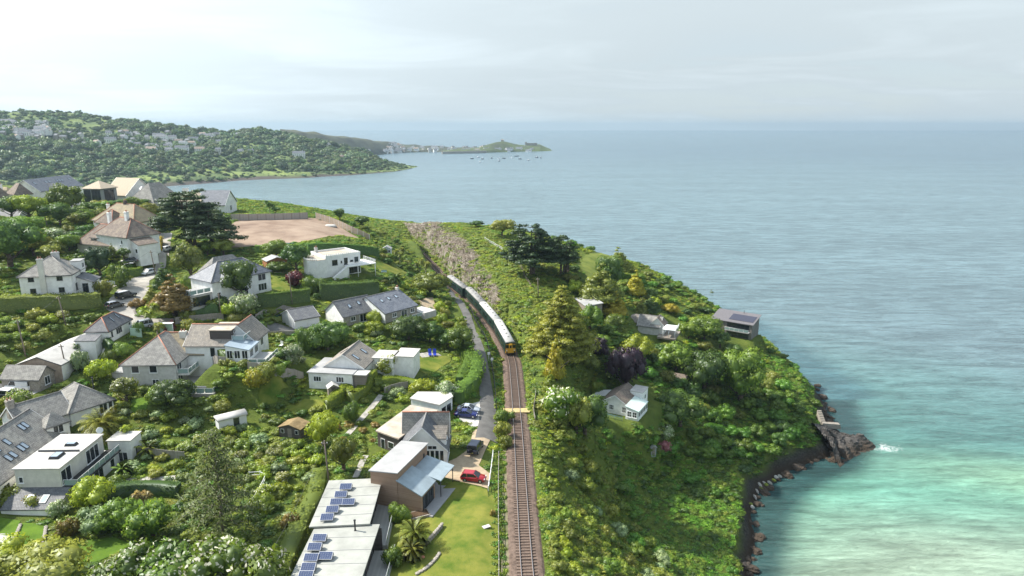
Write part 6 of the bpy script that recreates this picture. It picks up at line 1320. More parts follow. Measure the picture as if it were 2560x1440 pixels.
    for sy in (-1, 1):
        MB().box(-.04, .06, -.17, .17, -.07, .09).build('headlight', lampw, o, (a * .93, sy * w * .66, hood * .72)); MB().box(-.06, .05, -.13, .13, -.1, .12).build('tail_light', lampr, o, (-a * .97, sy * w * .76, belt * .85))
        MB().box(-.08, .08, -.08, .08, -.06, .07).build('mirror', colour, o, (x3 - .25, sy * (w + .09), belt + .05))
    MB().box(-.02, .02, -.26, .26, -.06, .06).build('number_plate', plate_m, o, (-a - .005, 0, .55))
    if kind == 'box': MB().bar((-a - .02, .1, .95), (-a - .22, .1, .95), .34, 14).build('spare_wheel', tyre_m, o)
    return o
RED = paint('red', (0.36, 0.012, 0.022)); NAVY = paint('navy', (0.010, 0.014, 0.035)); BLUE = paint('blue', (0.012, 0.02, 0.14)); SILV = paint('silver', (0.42, 0.46, 0.52)); WHT = paint('white', (0.78, 0.79, 0.80)); BLK = paint('black', (0.012, 0.012, 0.014)); GRY = paint('grey', (0.09, 0.10, 0.11)); MAR = paint('maroon', (0.12, 0.01, 0.02))
car(1184, 1203, -10, RED, 'hatch', 'bright red hatchback parked on the gravel drive')
car(1189, 1128, 76, NAVY, 'box', 'dark boxy off roader with spare wheel parked on the gravel drive')
car(1166, 1044, -6, BLUE, 'saloon', 'dark blue car parked beside the lane, in front of the silver car')
car(1172, 1030, -8, SILV, 'saloon', 'silver blue car parked beyond the dark blue car')
car(52, 975, 172, WHT, 'van', 'white van parked by the stone cottage'); car(10, 998, 170, BLK, 'suv', 'black off roader with white roof beside the white van', roof=WHT)
car(316, 745, 62, BLK, 'suv', 'black people carrier with white roof parked at the lane side', roof=WHT); car(288, 770, 64, GRY, 'hatch', 'dark grey hatchback with pale roof behind the black people carrier', roof=SILV)
car(371, 688, 252, WHT, 'hatch', 'white hatchback coming down the lane'); car(354, 822, 222, SILV, 'suv', 'silver car parked by the white cottage with red ridges')
car(365, 640, 160, BLUE, 'saloon', 'bright blue car in front of the brown hipped house'); car(372, 650, 160, WHT, 'saloon', 'white car next to the bright blue car')
car(412, 630, 255, WHT, 'hatch', 'small white car at the top of the lane'); car(374, 603, 165, SILV, 'saloon', 'silver car in the far drive beside the golden hedge'); car(360, 593, 165, MAR, 'saloon', 'maroon car at the far end of the drive')
car(325, 660, 190, GRY, 'saloon', 'pale car half hidden behind the hedge by the hipped house')
# ------------------------------------------------------------------ the train
tr_side = mat('train_green', (0.012, 0.03, 0.024), 0.35, 0.45); tr_yel = mat('train_yellow', (0.72, 0.40, 0.03), 0.45, 0.4); tr_roofw = mat('train_roof_pale', (0.52, 0.51, 0.49), 0.6, 0.3, noise=0.15, scale=0.8); tr_roofd = mat('train_roof_dark', (0.29, 0.285, 0.28), 0.6, 0.3, noise=0.3, scale=0.8); under_m = mat('train_under', (0.03, 0.028, 0.026), 0.8, 0.2)
cum = np.r_[0, np.cumsum(np.linalg.norm(np.diff(RAIL, axis=0), axis=1))]
def along(s): return np.array([np.interp(s, cum, RAIL[:, 0]), np.interp(s, cum, RAIL[:, 1])])
front = on(1276, 893); s_front = cum[np.argmin(np.hypot(RAIL[:, 0] - front.x, RAIL[:, 1] - front.y))]
TRAIN = empty('train', (*along(s_front), RAIL_Z + .1)); tag(TRAIN, 'four car diesel train with yellow front and pale roof coming round the curve', 'train')
def carriage(k, roof_m, cab):
    s0 = s_front + k * 20.0; a = along(s0 + 2.6); b = along(s0 + 17.2); d = (a - b) / np.linalg.norm(a - b); c = (a + b) / 2; rz = math.atan2(d[1], d[0])   # local +x points to the front
    prof = [(-1.38, .55), (-1.41, 1.1), (-1.41, 2.2), (-1.36, 2.75), (-1.22, 3.05)]; LN = 9.75
    ring = lambda x, kx=1.0: [(x, y * kx, z) for y, z in prof] + [(x, -y * kx, z) for y, z in prof[::-1]]
    body = loft([ring(-LN), ring(LN - (.5 if cab else 0))] + ([ring(LN, .97)] if cab else []))
    for i in range(len(body.sm)): body.sm[i] = False
    o = body.build('carriage', tr_side, TRAIN); o.location = Vector((*c, RAIL_Z + .1)) - TRAIN.location; o.rotation_euler = (0, 0, rz)
    rp = [(-1.24, 3.052), (-1.08, 3.3), (-.7, 3.52), (0, 3.62), (.7, 3.52), (1.08, 3.3), (1.24, 3.052)]; e = LN - (.3 if cab else 0)
    rf = loft([[(x, y, z) for y, z in rp] for x in (-LN + .02, e)]); rf.build('roof', roof_m, o)
    vm = MB()
    for x in (-7, -3.5, 0, 3.5, 6.5): vm.box(x - .5, x + .5, -.28, .28, 3.58, 3.7)
    for x in (-7, -3.5, 0, 3.5, 6.5): MB().box(x - .22, x + .22, -.2, .2, 3.60, 3.70).build('roof_vent', GUTTER, o)
    wm = MB().box(-.72, .72, -.02, .02, -.42, .42).mesh('window', carglass); dm = MB().box(-.62, .62, -.025, .025, -1.0, 1.0).mesh('door', mat('door_green', (0.03, 0.06, 0.05), .4, .4))
    for sy in (-1, 1):
        for x in (-8.3, -6.6, -3.0, -1.3, .4, 2.1, 5.4, 7.1): link('window', wm, o, (x, sy * 1.412, 1.95))
        for x in (-4.8, 3.75): link('door', dm, o, (x, sy * 1.415, 1.65))
    MB().box(-LN + 1, LN - 1, -1.15, 1.15, .22, .54).build('underframe', under_m, o)
    for x in (-7, 7):
        bg_ = MB().box(x - 1.3, x + 1.3, -1.0, 1.0, .02, .4); [bg_.bar((x + q, sy * .76 - .07, .42), (x + q, sy * .76 + .07, .42), .42, 12) for q in (-1, 1) for sy in (-1, 1)]; bg_.build('bogie', under_m, o)
    if not cab or True: MB().box(-LN - .28, -LN - .01, -.8, .8, .6, 2.9).build('gangway', under_m, o)
    if cab:
        f = LN + .005
        MB().hexa([(f - .02, -1.32, .56), (f + .1, -1.26, .56), (f + .1, 1.26, .56), (f - .02, 1.32, .56)], [(f - .1, -1.22, 3.04), (f - .02, -1.18, 3.04), (f - .02, 1.18, 3.04), (f - .1, 1.22, 3.04)]).build('cab_front', tr_yel, o)
        for y in (-.82, .82): MB().hexa([(f + .05, y - .38, 1.75), (f + .10, y - .38, 1.75), (f + .10, y + .38, 1.75), (f + .05, y + .38, 1.75)], [(f + .0, y - .36, 2.6), (f + .055, y - .36, 2.6), (f + .055, y + .36, 2.6), (f + .0, y + .36, 2.6)]).build('cab_window', carglass, o)
        MB().box(f + .0, f + .3, -.40, .40, .62, 2.85).build('end_door', tr_yel, o); MB().box(f + .31, f + .33, -.22, .22, 1.8, 2.5).build('door_window', carglass, o)
        for y in (-.95, .95): MB().box(f + .06, f + .13, y - .16, y + .16, 1.05, 1.3).build('headlight', lampw, o); MB().bar((f, y, .75), (f + .4, y, .75), .16, 8).build('buffer', under_m, o)
        MB().hexa([(f - .3, -1.25, .1), (f + .2, -1.1, .1), (f + .2, 1.1, .1), (f - .3, 1.25, .1)], [(f - .3, -1.25, .54), (f + .12, -1.1, .54), (f + .12, 1.1, .54), (f - .3, 1.25, .54)]).build('skirt', mat('skirt_dark', (.04, .035, .03), .7, .2), o); MB().box(f - .25, f + .24, -1.15, 1.15, .55, .62).build('bumper_strip', tr_yel, o)
    return o
carriage(0, tr_roofw, True); carriage(1, tr_roofw, False); carriage(2, tr_roofd, False); carriage(3, tr_roofd, False)
# ------------------------------------------------------------------ single trees, as the photo places them
def T(px, py, w, h, kind, col, label, **k): return tree(px, py, w, h, kind, col if isinstance(col, tuple) else (col,), label, **k)
def S(px, py, w, h, kind, col, label, **k): return shrub(px, py, w, h, kind, col if isinstance(col, tuple) else (col,), label, **k)
# far left group
T(75, 553, 78, 62, 'tree0', 'lime', 'bright green round tree at far left in front of the white three storey block')
T(172, 545, 84, 76, 'tree1', 'green', 'tall green tree in front of the long slate roof of the white block')
T(152, 566, 84, 50, 'tree2', 'dark', 'dark green spreading tree below the tall tree at far left')
T(30, 548, 70, 52, 'tree3', 'dark', 'dark tree at the left edge beside the bright round tree')
T(28, 672, 150, 118, 'tree0', 'dark', 'large dark tree at the left edge behind the white hipped house')
T(85, 640, 84, 58, 'tree1', 'olive', 'golden green domed tree behind the white hipped house'); T(60, 600, 90, 52, 'tree2', 'green', 'mid green tree above the golden domed tree at left')
T(145, 618, 70, 46, 'bloom0', ('grey', 'white'), 'pale grey green flowering tree left of the brown hipped villa'); T(215, 560, 60, 30, 'bush0', 'green', 'low bushy tree between far cottages')
T(335, 540, 46, 44, 'tree3', 'green', 'round green tree left of the big spreading cypress'); T(372, 552, 60, 40, 'tree1', 'olive', 'olive tree against the left side of the big cypress')
T(262, 528, 50, 24, 'bush1', 'green', 'green bush below the tan hotel roof'); T(300, 523, 60, 22, 'bush2', 'dark', 'dark low tree below the grey slate flank'); T(350, 520, 60, 22, 'bush3', 'dark', 'dark low tree under the slate roof by the bay')
T(204, 690, 46, 64, 'cone0', 'dark', 'dark pointed bush hiding the villa wall'); T(252, 694, 70, 66, 'tree2', 'cypress', 'dense dark tree in front of the brown hipped villa')
T(128, 655, 60, 40, 'bush1', 'olive', 'yellow green bush beside the white hipped house chimney'); T(175, 632, 50, 44, 'tree0', 'green', 'green garden tree left of the villa dormer')
T(310, 650, 34, 26, 'bush2', 'dark', 'small dark bush by the villa wall'); T(283, 655, 24, 40, 'cone1', 'olive', 'slim pale tree beside the villa')
S(300, 720, 60, 58, 'bush0', 'green', 'leafy bush between the house drive and the lane', ); S(262, 745, 44, 44, 'bush1', 'olive', 'olive bush at the lower end of the house drive')
# around the lane and the chalet
T(414, 738, 46, 80, 'cone0', 'dark', 'tall dark conifer behind the golden brown conifer by the lane'); T(478, 702, 76, 84, 'tree1', 'olive', 'broad olive tree above the lane behind the conifers')
T(438, 792, 88, 104, 'cone1', 'rust', 'dense golden brown conifer beside the lane bend'); T(380, 760, 30, 44, 'cone0', 'olive', 'thin shrubby tree at the edge of the lane island')
T(603, 756, 92, 92, 'tree2', 'dark', 'dark clipped round tree in front of the chalet', trunk=.3)
S(484, 732, 44, 38, 'clip0', 'green', 'clipped green dome at the entrance to the chalet drive'); S(497, 770, 52, 30, 'clip1', 'gold', 'clipped bright yellow dome below the chalet drive'); S(548, 768, 46, 20, 'shrub0', 'dark', 'dark low mound beside the yellow clipped dome')
T(610, 800, 80, 68, 'bloom1', ('grey', 'white'), 'pale grey green tree below the chalet drive', trunk=.15); T(585, 805, 50, 48, 'bush3', 'lime', 'yellow green bush at the foot of the pale tree'); S(598, 815, 44, 26, 'clip0', 'olive', 'small olive bush under the pale tree below the chalet')
S(345, 768, 40, 22, 'shrub1', 'rust', 'grey brown twiggy bush on the lane island'); T(560, 640, 60, 40, 'bush2', 'olive', 'bush below the trunks of the big cypress'); T(520, 640, 44, 36, 'bush0', 'green', 'green bush at the foot of the big cypress')
S(738, 715, 58, 36, 'bush1', 'red', 'dark red rounded maple beside the chalet lawn'); S(790, 735, 54, 36, 'clip0', 'green', 'large clipped green dome right of the chalet lawn'); T(690, 650, 66, 48, 'tree0', 'green', 'green tree behind the orange cabin'); T(742, 680, 70, 64, 'tree1', 'dark', 'dark twisted tree at the left end of the flat roofed house', trunk=.35)
S(690, 680, 60, 24, 'bush2', 'green', 'loose hedge bush above the red maple'); S(475, 832, 46, 32, 'bloom0', ('olive', 'gold'), 'yellowish shrub by the green gate'); S(425, 832, 30, 30, 'shrub2', 'red', 'dark reddish shrub beside the white cottage')
S(348, 838, 26, 28, 'clip1', 'dark', 'dark round bush beside the white cottage wall'); S(470, 805, 40, 30, 'bush0', 'olive', 'olive bush behind the dormer house roof')
# middle gardens
T(1075, 738, 90, 52, 'tree3', 'olive', 'wide olive tree right of the blue slate bungalow', trunk=.2); T(1022, 850, 92, 54, 'tree0', 'dark', 'large dark green shrubby tree in front of the blue slate bungalow', trunk=.1); T(1075, 855, 70, 46, 'tree1', 'dark', 'dark spreading bush beside the path above the deckchairs', trunk=.1)
S(938, 806, 44, 24, 'clip1', 'lime', 'clipped lime green bush in front of the stone wall'); S(935, 835, 52, 30, 'bush2', 'lime', 'lime green bush below the stone bungalow'); S(905, 828, 44, 22, 'shrub0', 'green', 'green shrub at the yard wall')
for i, (x, y, w_, h_) in enumerate([(1112,793,24,20),(1105,808,26,20),(1120,822,30,16),(1145,830,22,20),(1158,822,22,16),(1165,836,20,14),(1130,838,24,14),(1100,775,26,18),(1120,770,20,16),(1152,808,18,14)]): S(x, y, w_, h_, 'clip%d' % (i % 2), 'lime' if i % 2 else 'olive', 'clipped round bush in the topiary garden beside the lane', group='clipped bushes beside the lane')
T(1150, 880, 80, 54, 'tree2', 'green', 'green bushy tree between the square lawn and the lane', trunk=.1); T(1120, 868, 60, 40, 'bush3', 'dark', 'dark bush above the deckchair patio')
S(965, 935, 66, 46, 'bloom2', ('olive', 'white'), 'pale flowering shrub at the corner of the square lawn', name='flowering_shrub'); S(980, 905, 40, 34, 'shrub1', 'red', 'dark red shrub by the white flat roofed wing')
S(1120, 1000, 80, 46, 'bloom0', ('grey', 'white'), 'pale grey flowering mass left of the lane', name='flowering_shrub'); S(1060, 985, 70, 36, 'bush1', 'lime', 'bright hedge mound below the square lawn'); S(1110, 1012, 44, 28, 'clip1', 'lime', 'small clipped umbrella bush by the rear flat roof')
T(820, 875, 96, 66, 'tree3', 'dark', 'broad clipped green mass behind the gable bungalow', trunk=.05); S(770, 880, 50, 50, 'clip0', 'green', 'tall clipped green bush left of the gable bungalow')
S(640, 968, 74, 50, 'bloom1', ('gold', 'lime'), 'large golden green rounded shrub by the garden lawn'); S(668, 955, 40, 34, 'clip0', 'olive', 'olive green rounded shrub behind the golden shrub'); S(735, 912, 62, 48, 'bloom2', ('grey', 'white'), 'pale flowering shrub on the garden terrace', name='flowering_shrub'); S(670, 925, 44, 22, 'shrub2', 'olive', 'small rounded shrub in front of the curved fence')
S(700, 945, 30, 26, 'clip1', 'green', 'clipped green dome against the curved timber fence'); S(640, 860, 52, 34, 'bush0', 'green', 'green bush below the dormer house terrace'); S(790, 860, 44, 38, 'clip1', 'green', 'end of the tall clipped hedge by the yard')
T(319, 1020, 78, 74, 'bloom0', ('olive', 'white'), 'umbrella shaped tree with pinkish crown beside the hipped bungalow', trunk=.45); T(440, 1018, 110, 60, 'tree1', 'dark', 'dark dense bush below the grey house terrace', trunk=.05); S(400, 1010, 60, 44, 'bush2', 'green', 'green bush left of the dark dense bush')
S(258, 945, 70, 46, 'bush1', 'lime', 'bright green bush between the workshop and the grey house'); S(275, 905, 30, 24, 'clip0', 'green', 'small clipped ball by the shed yard'); S(310, 895, 44, 32, 'clip1', 'green', 'clipped green bush behind the grey house'); S(205, 925, 44, 50, 'bush3', 'grey', 'grey green feathery shrub beside the workshop')
T(58, 1035, 74, 62, 'bloom1', ('green', 'white'), 'pale flowering bush in front of the white van', trunk=.1); T(8, 1048, 50, 44, 'tree2', 'lime', 'bright green bush at the left edge below the black off roader')
# lower gardens
T(810, 1115, 84, 84, 'tree0', 'lime', 'bright yellow green willowy tree right of the summerhouse', trunk=.1); S(880, 1055, 36, 40, 'clip0', 'green', 'clipped ball bush beside the slab path'); T(860, 1180, 70, 86, 'bush1', 'olive', 'olive bushy tree beside the tall pole', trunk=.15)
S(40, 1260, 66, 44, 'clip1', 'lime', 'bright green bush beside the lean to roof', ); S(92, 1275, 66, 38, 'bloom2', ('olive', 'rust'), 'brownish flowering bush below the lean to'); S(150, 1290, 64, 40, 'bloom0', ('grey', 'white'), 'pale topped bush below the balcony house')
T(228, 1270, 104, 70, 'tree3', 'lime', 'bright green domed bush in front of the balcony house', trunk=.05); T(235, 1335, 96, 62, 'bush0', 'grey', 'grey green bush below the bright domed bush', trunk=.05); T(300, 1330, 110, 70, 'tree1', 'green', 'dark green bush in the middle of the lower garden', trunk=.05)
T(385, 1345, 120, 80, 'bloom1', ('green', 'lime'), 'light green flowering bush left of the wispy conifer', trunk=.05); S(175, 1345, 60, 48, 'bloom2', ('rust', 'olive'), 'brown tinged bush at the edge of the lower lawn')
T(110, 1490, 230, 118, 'tree0', ('olive',), 'large olive green tree crown at the lower left corner', trunk=.1); T(20, 1470, 150, 100, 'tree2', ('lime',), 'yellow green crown at the lower left edge', trunk=.1)
for i, (x, y, w_, h_, m) in enumerate([(330,1480,170,110,'bloom0'),(450,1490,190,125,'bloom1'),(560,1500,200,150,'bloom2'),(660,1510,190,150,'bloom0'),(500,1530,180,110,'bloom2'),(270,1520,140,100,'bloom1')]): T(x, y, w_, h_, m, (('green', 'white')), ['creamy flowering tree by the lower lawn', 'creamy flowering tree left of centre of the blossoming row', 'tall creamy flowering tree in the blossoming row', 'creamy flowering tree at the right end of the blossoming row', 'lowest creamy flowering tree in the blossoming row', 'creamy flowering tree at the left end of the blossoming row'][i], trunk=.1, name='flowering_tree')
S(665, 1245, 60, 34, 'bloom0', ('lime', 'white'), 'shrub with yellow white blossom by the timber terrace', name='flowering_shrub'); S(655, 1285, 58, 40, 'clip1', 'lime', 'clipped lime dome by the white rail'); S(728, 1320, 50, 34, 'shrub1', 'rust', 'orange tinged shrub beside the field path')
S(998, 1308, 48, 42, 'clip0', 'green', 'clipped round bush beside the timber clad house'); S(985, 1415, 56, 44, 'bush2', 'green', 'loose green shrub on the lower lawn bank'); S(1232, 1290, 18, 16, 'shrub2', 'rust', 'small brownish tuft on the track lawn')
for i, (x, y, w_, h_) in enumerate([(1262,1060,50,36),(1258,1095,44,40),(1265,1120,36,30)]): S(x, y, w_, h_, 'bush%d' % i, 'olive' if i else 'green', ['green bush between the lane and the crossing', 'olive bush beside the gravel drive gate', 'olive bush at the head of the ballast strip'][i])
# right of the line
T(1388, 950, 44, 112, 'cone0', 'gold', 'slim golden conifer below the big golden cedar', trunk=.1); T(1375, 985, 30, 60, 'cone1', 'lime', 'small yellow conifer beside the line'); T(1565, 985, 92, 118, 'tree0', 'purple', 'deep purple beech above the seaside bungalow', trunk=.2); T(1495, 905, 60, 60, 'tree1', 'purple', 'dark purple tree beside the golden cedar', trunk=.2)
T(1400, 1060, 110, 90, 'bloom2', ('green', 'white'), 'white flowering bush beside the foot crossing', trunk=.1, name='flowering_tree'); T(1462, 1090, 110, 92, 'tree2', 'dark', 'dark dense tree left of the seaside bungalow', trunk=.15); T(1440, 1085, 80, 90, 'tree3', 'olive', 'olive tree behind the white flowering bush', trunk=.15)
T(1700, 1070, 130, 84, 'tree1', 'dark', 'broad dark cypress right of the seaside bungalow', trunk=.2); S(1493, 992, 34, 34, 'clip0', 'lime', 'bright green ball bush beside the white pergola'); S(1655, 1130, 44, 28, 'shrub1', 'pink', 'pink flowering shrub below the seaside bungalow'); S(1660, 1100, 60, 30, 'bloom1', ('grey', 'white'), 'pale flowering shrub on the seaside terrace')
T(1474, 822, 60, 54, 'tree3', 'green', 'green tree hiding the foot of the flat roofed cabin', trunk=.1); T(1420, 680, 60, 60, 'bush0', 'dark', 'dark tree under the headland cypresses'); T(1545, 690, 60, 70, 'cone0', 'olive', 'olive conifer on the headland slope'); T(1520, 740, 70, 90, 'tree2', 'dark', 'dark tree beside the headland turf'); T(1500, 770, 90, 110, 'cone1', 'olive', 'dark olive conifer behind the golden cedar'); T(1535, 800, 56, 70, 'cone0', 'gold', 'golden conifer between the headland houses'); T(1625, 790, 44, 50, 'cone1', 'dark', 'dark rounded conifer behind the verandah house')
T(1720, 855, 60, 46, 'bush1', 'green', 'green bush between the verandah house and the dark modern house'); T(1760, 850, 80, 56, 'tree0', 'green', 'green tree beside the dark modern house', trunk=.15); T(1800, 870, 50, 40, 'bush2', 'dark', 'dark bush in front of the dark modern house'); T(1778, 750, 18, 26, 'cone0', 'olive', 'lone thin bush on the headland skyline')
T(1590, 905, 80, 62, 'tree3', 'lime', 'yellow green tree in front of the verandah house', trunk=.15); T(1690, 930, 90, 66, 'tree1', 'green', 'large green tree below the verandah house', trunk=.15); T(1850, 1010, 130, 120, 'tree2', 'green', 'broad bright tree on the cliff slope', trunk=.15); T(1760, 980, 120, 100, 'tree0', 'dark', 'dark tree on the slope above the cliff', trunk=.15)
T(850, 553, 36, 30, 'bush1', 'dark', 'dark bush at the seaward corner of the building plot fence'); T(905, 566, 40, 24, 'bush2', 'dark', 'low dark bush outside the building plot fence'); T(690, 533, 24, 16, 'bush0', 'dark', 'small dark bush beyond the building plot fence'); T(1255, 590, 60, 40, 'bush3', 'olive', 'olive bush on the headland skyline'); T(1190, 568, 40, 16, 'shrub0', 'dark', 'small dark bush on the headland crest')
# ------------------------------------------------------------------ big cypresses and cedars
def big(name, label, px, py, R_, H_, tiers, mk, seed, leaf=.5, dens=1.0, trunks=((0, 0),), **k):
    p = on(px, py); o = empty(name, p); L, limbs = tiered(seed, R_, H_, tiers, leaf, dens, **k); link('crown', L.mesh('crown', [LM[mk]]), o)
    for i, (x, y) in enumerate(trunks):
        t = MB(); t.tube([Vector((x * .6, y * .6, -1)), Vector((x * .7, y * .7, H_ * .25)), Vector((x, y, H_ * .55)), Vector((x * 1.2, y * 1.2, H_ * .9))], [H_ * .035, H_ * .028, H_ * .02, .06], 8); t.build('trunk', bark, o)
    l = limbs.build('limbs', bark, o); l['kind'] = 'stuff'; tag(o, label, 'tree'); return o
big('cypress_tree', 'huge dark spreading cypress beside the building plot', 478, 618, 9.8, 16.5, 7, 'cypress', 5, .6, .8, ((0, 0), (1.6, .6), (-1.5, .4)), thin=.3, top=.55, z0=.42, per=9, droop=.25)
big('cypress_tree', 'smaller dark cypress leaning right from the huge cypress', 530, 628, 8.6, 12.5, 6, 'cypress', 6, .6, .7, ((0, 0), (1.2, -.5)), thin=.28, top=.4, z0=.35, per=8, droop=.3)
big('cypress_tree', 'tall dark cypress on the headland above the cutting', 1328, 690, 8.6, 16.5, 8, 'cypress', 7, .6, .8, ((0, 0), (1.2, .6)), thin=.3, top=.45, z0=.3, per=8, droop=.15)
big('cypress_tree', 'dark cypress with bare trunk right of the tallest headland cypress', 1402, 690, 6.2, 12.5, 5, 'cypress', 8, .6, .6, ((0, 0), (1.5, 0), (2.6, -.4)), thin=.36, top=.5, z0=.42, per=8)
big('cedar_tree', 'broad golden green cedar with layered branches beside the railway', 1402, 890, 7.8, 18, 14, 'gold', 9, .42, .75, thin=.3, top=.12, z0=.08, per=11, droop=.3)
bpy.data.objects['cedar_tree'].children[0].data.materials[0] = leafmat('leaf_cedar', (0.080, 0.105, 0.010), (0.36, 0.38, 0.035), .3)
def wispy(px, py, R_, H_, label):
    p = on(px, py); o = empty('pine_tree', p); L = Leafy(77); g = L.g; mb = MB(); mb.tube([Vector((0, 0, -1)), Vector((.2, .1, H_ * .4)), Vector((.1, 0, H_ * .75)), Vector((0, .1, H_))], [.32, .22, .12, .03], 8)
    for k in range(64):
        f = (k + g.random()) / 64; z = H_ * (.1 + .88 * f); a = 2.399 * k; ln = R_ * (1 - f) ** .7 * (.7 + .4 * g.random()) + .4; q0 = np.array([0, 0, z]); pts = [q0]
        for j in range(1, 6): t = j / 5; pts.append(np.array([ln * t * math.cos(a), ln * t * math.sin(a), z + ln * (.22 * t - .42 * t * t)]))
        mb.tube([Vector(x) for x in pts], [.05, .045, .035, .028, .02, .01], 4)
        n = int(46 * ln / 3) + 12; t = g.random(n) ** .7; b = np.array([np.interp(t, np.linspace(0, 1, 6), np.array(pts)[:, c]) for c in range(3)]).T; b += g.normal(size=b.shape) * np.array([.38, .38, .2]) * (0.5 + t[:, None]); L.leaves(b, np.tile([0, 0, 1.0], (n, 1)), .62, 0, aspect=.3, flat=.45)
    mb.build('trunk', bark_pale, o); link('crown', L.mesh('crown', [LM['pine']]), o); tag(o, label, 'tree')
wispy(556, 1335, 6.4, 15.5, 'tall wispy olive conifer standing over the lower gardens')
# ------------------------------------------------------------------ palms
def palm(px, py, hpx, n, ln, label, th=.25, m='olive', name='palm_tree'):
    p, s = pix_m(px, py); Ht = hpx * s / .92; o = empty(name, p); t = MB(); t.tube([Vector((0, 0, -.5)), Vector((0.05, 0, Ht * .5)), Vector((0, 0, Ht))], [th * 1.2, th, th * 1.1], 9); t.build('trunk', bark, o)
    link('fronds', frond_palm(int(px), n, ln, LM[m]), o, (0, 0, Ht)); tag(o, label, 'palm'); return o
palm(259, 1105, 40, 64, 4.3, 'big feather palm with arching fronds beside the hipped bungalow', .4); palm(1036, 1372, 32, 44, 2.9, 'feather palm on the lawn below the solar panelled buildings', .28); palm(1030, 1400, 22, 26, 2.0, 'smaller feather palm in front of the lawn palm', .2)
palm(370, 1140, 12, 26, 2.3, 'bright green tree fern below the big feather palm', .15, 'lime', 'tree_fern'); palm(990, 715, 18, 30, 2.8, 'spiky palm below the lawn of the flat roofed house', .25, 'dark'); palm(308, 1195, 16, 30, 1.8, 'spiky palm beside the balcony house', .2, 'green')
HEAD = strap_head(3, 90, 1.0, LM['olive']); HEADP = with_mat(HEAD, LM['rust']); HEADG = with_mat(HEAD, LM['lime']); HEADD = with_mat(HEAD, LM['dark'])
def cabbage(px, py, hpx, heads, r, me, label):
    p, s = pix_m(px, py); Ht = hpx * s / .92; o = empty('cabbage_palm', p); t = MB(); t.tube([Vector((0, 0, -.5)), Vector((0, 0, Ht * .55))], [.14, .11], 7)
    for i in range(heads):
        a = 2.1 * i + px; e = Vector((math.cos(a) * r * .8 * (heads > 1), math.sin(a) * r * .8 * (heads > 1), Ht * (1 - .12 * i))); t.tube([Vector((0, 0, Ht * .5)), e], [.1, .08], 6); link('fronds', me, o, e, a, scale=r)
    t.build('trunk', bark_pale, o); tag(o, label, 'palm')
cabbage(378, 818, 46, 3, 1.5, HEADG, 'tall pale cabbage palm by the lane bend'); cabbage(362, 1275, 40, 3, .95, HEADP, 'three headed pinkish cabbage palm on the lower lawn'); cabbage(318, 1120, 46, 1, 1.0, HEADG, 'single pale cabbage palm beside the big feather palm')
cabbage(675, 536, 27, 3, 1.6, HEADD, 'lone dark palm on the skyline beyond the building plot fence'); cabbage(760, 668, 30, 2, 1.3, HEADD, 'dark cabbage palm against the flat roofed house'); cabbage(1000, 662, 34, 3, 1.5, HEAD, 'tall cabbage palm right of the white summerhouse'); cabbage(1065, 700, 44, 3, 1.6, HEAD, 'cabbage palm by the cutting above the lane'); cabbage(1050, 690, 30, 2, 1.3, HEAD, 'cabbage palm in the terraced garden by the cutting'); cabbage(200, 905, 40, 3, 1.1, HEADD, 'grey cabbage palm beside the workshop yard'); cabbage(395, 845, 30, 2, 1.2, HEAD, 'cabbage palm by the green fence')
S(780, 690, 30, 30, 'cone0', 'dark', 'small dark conifer against the flat roofed house wall'); 
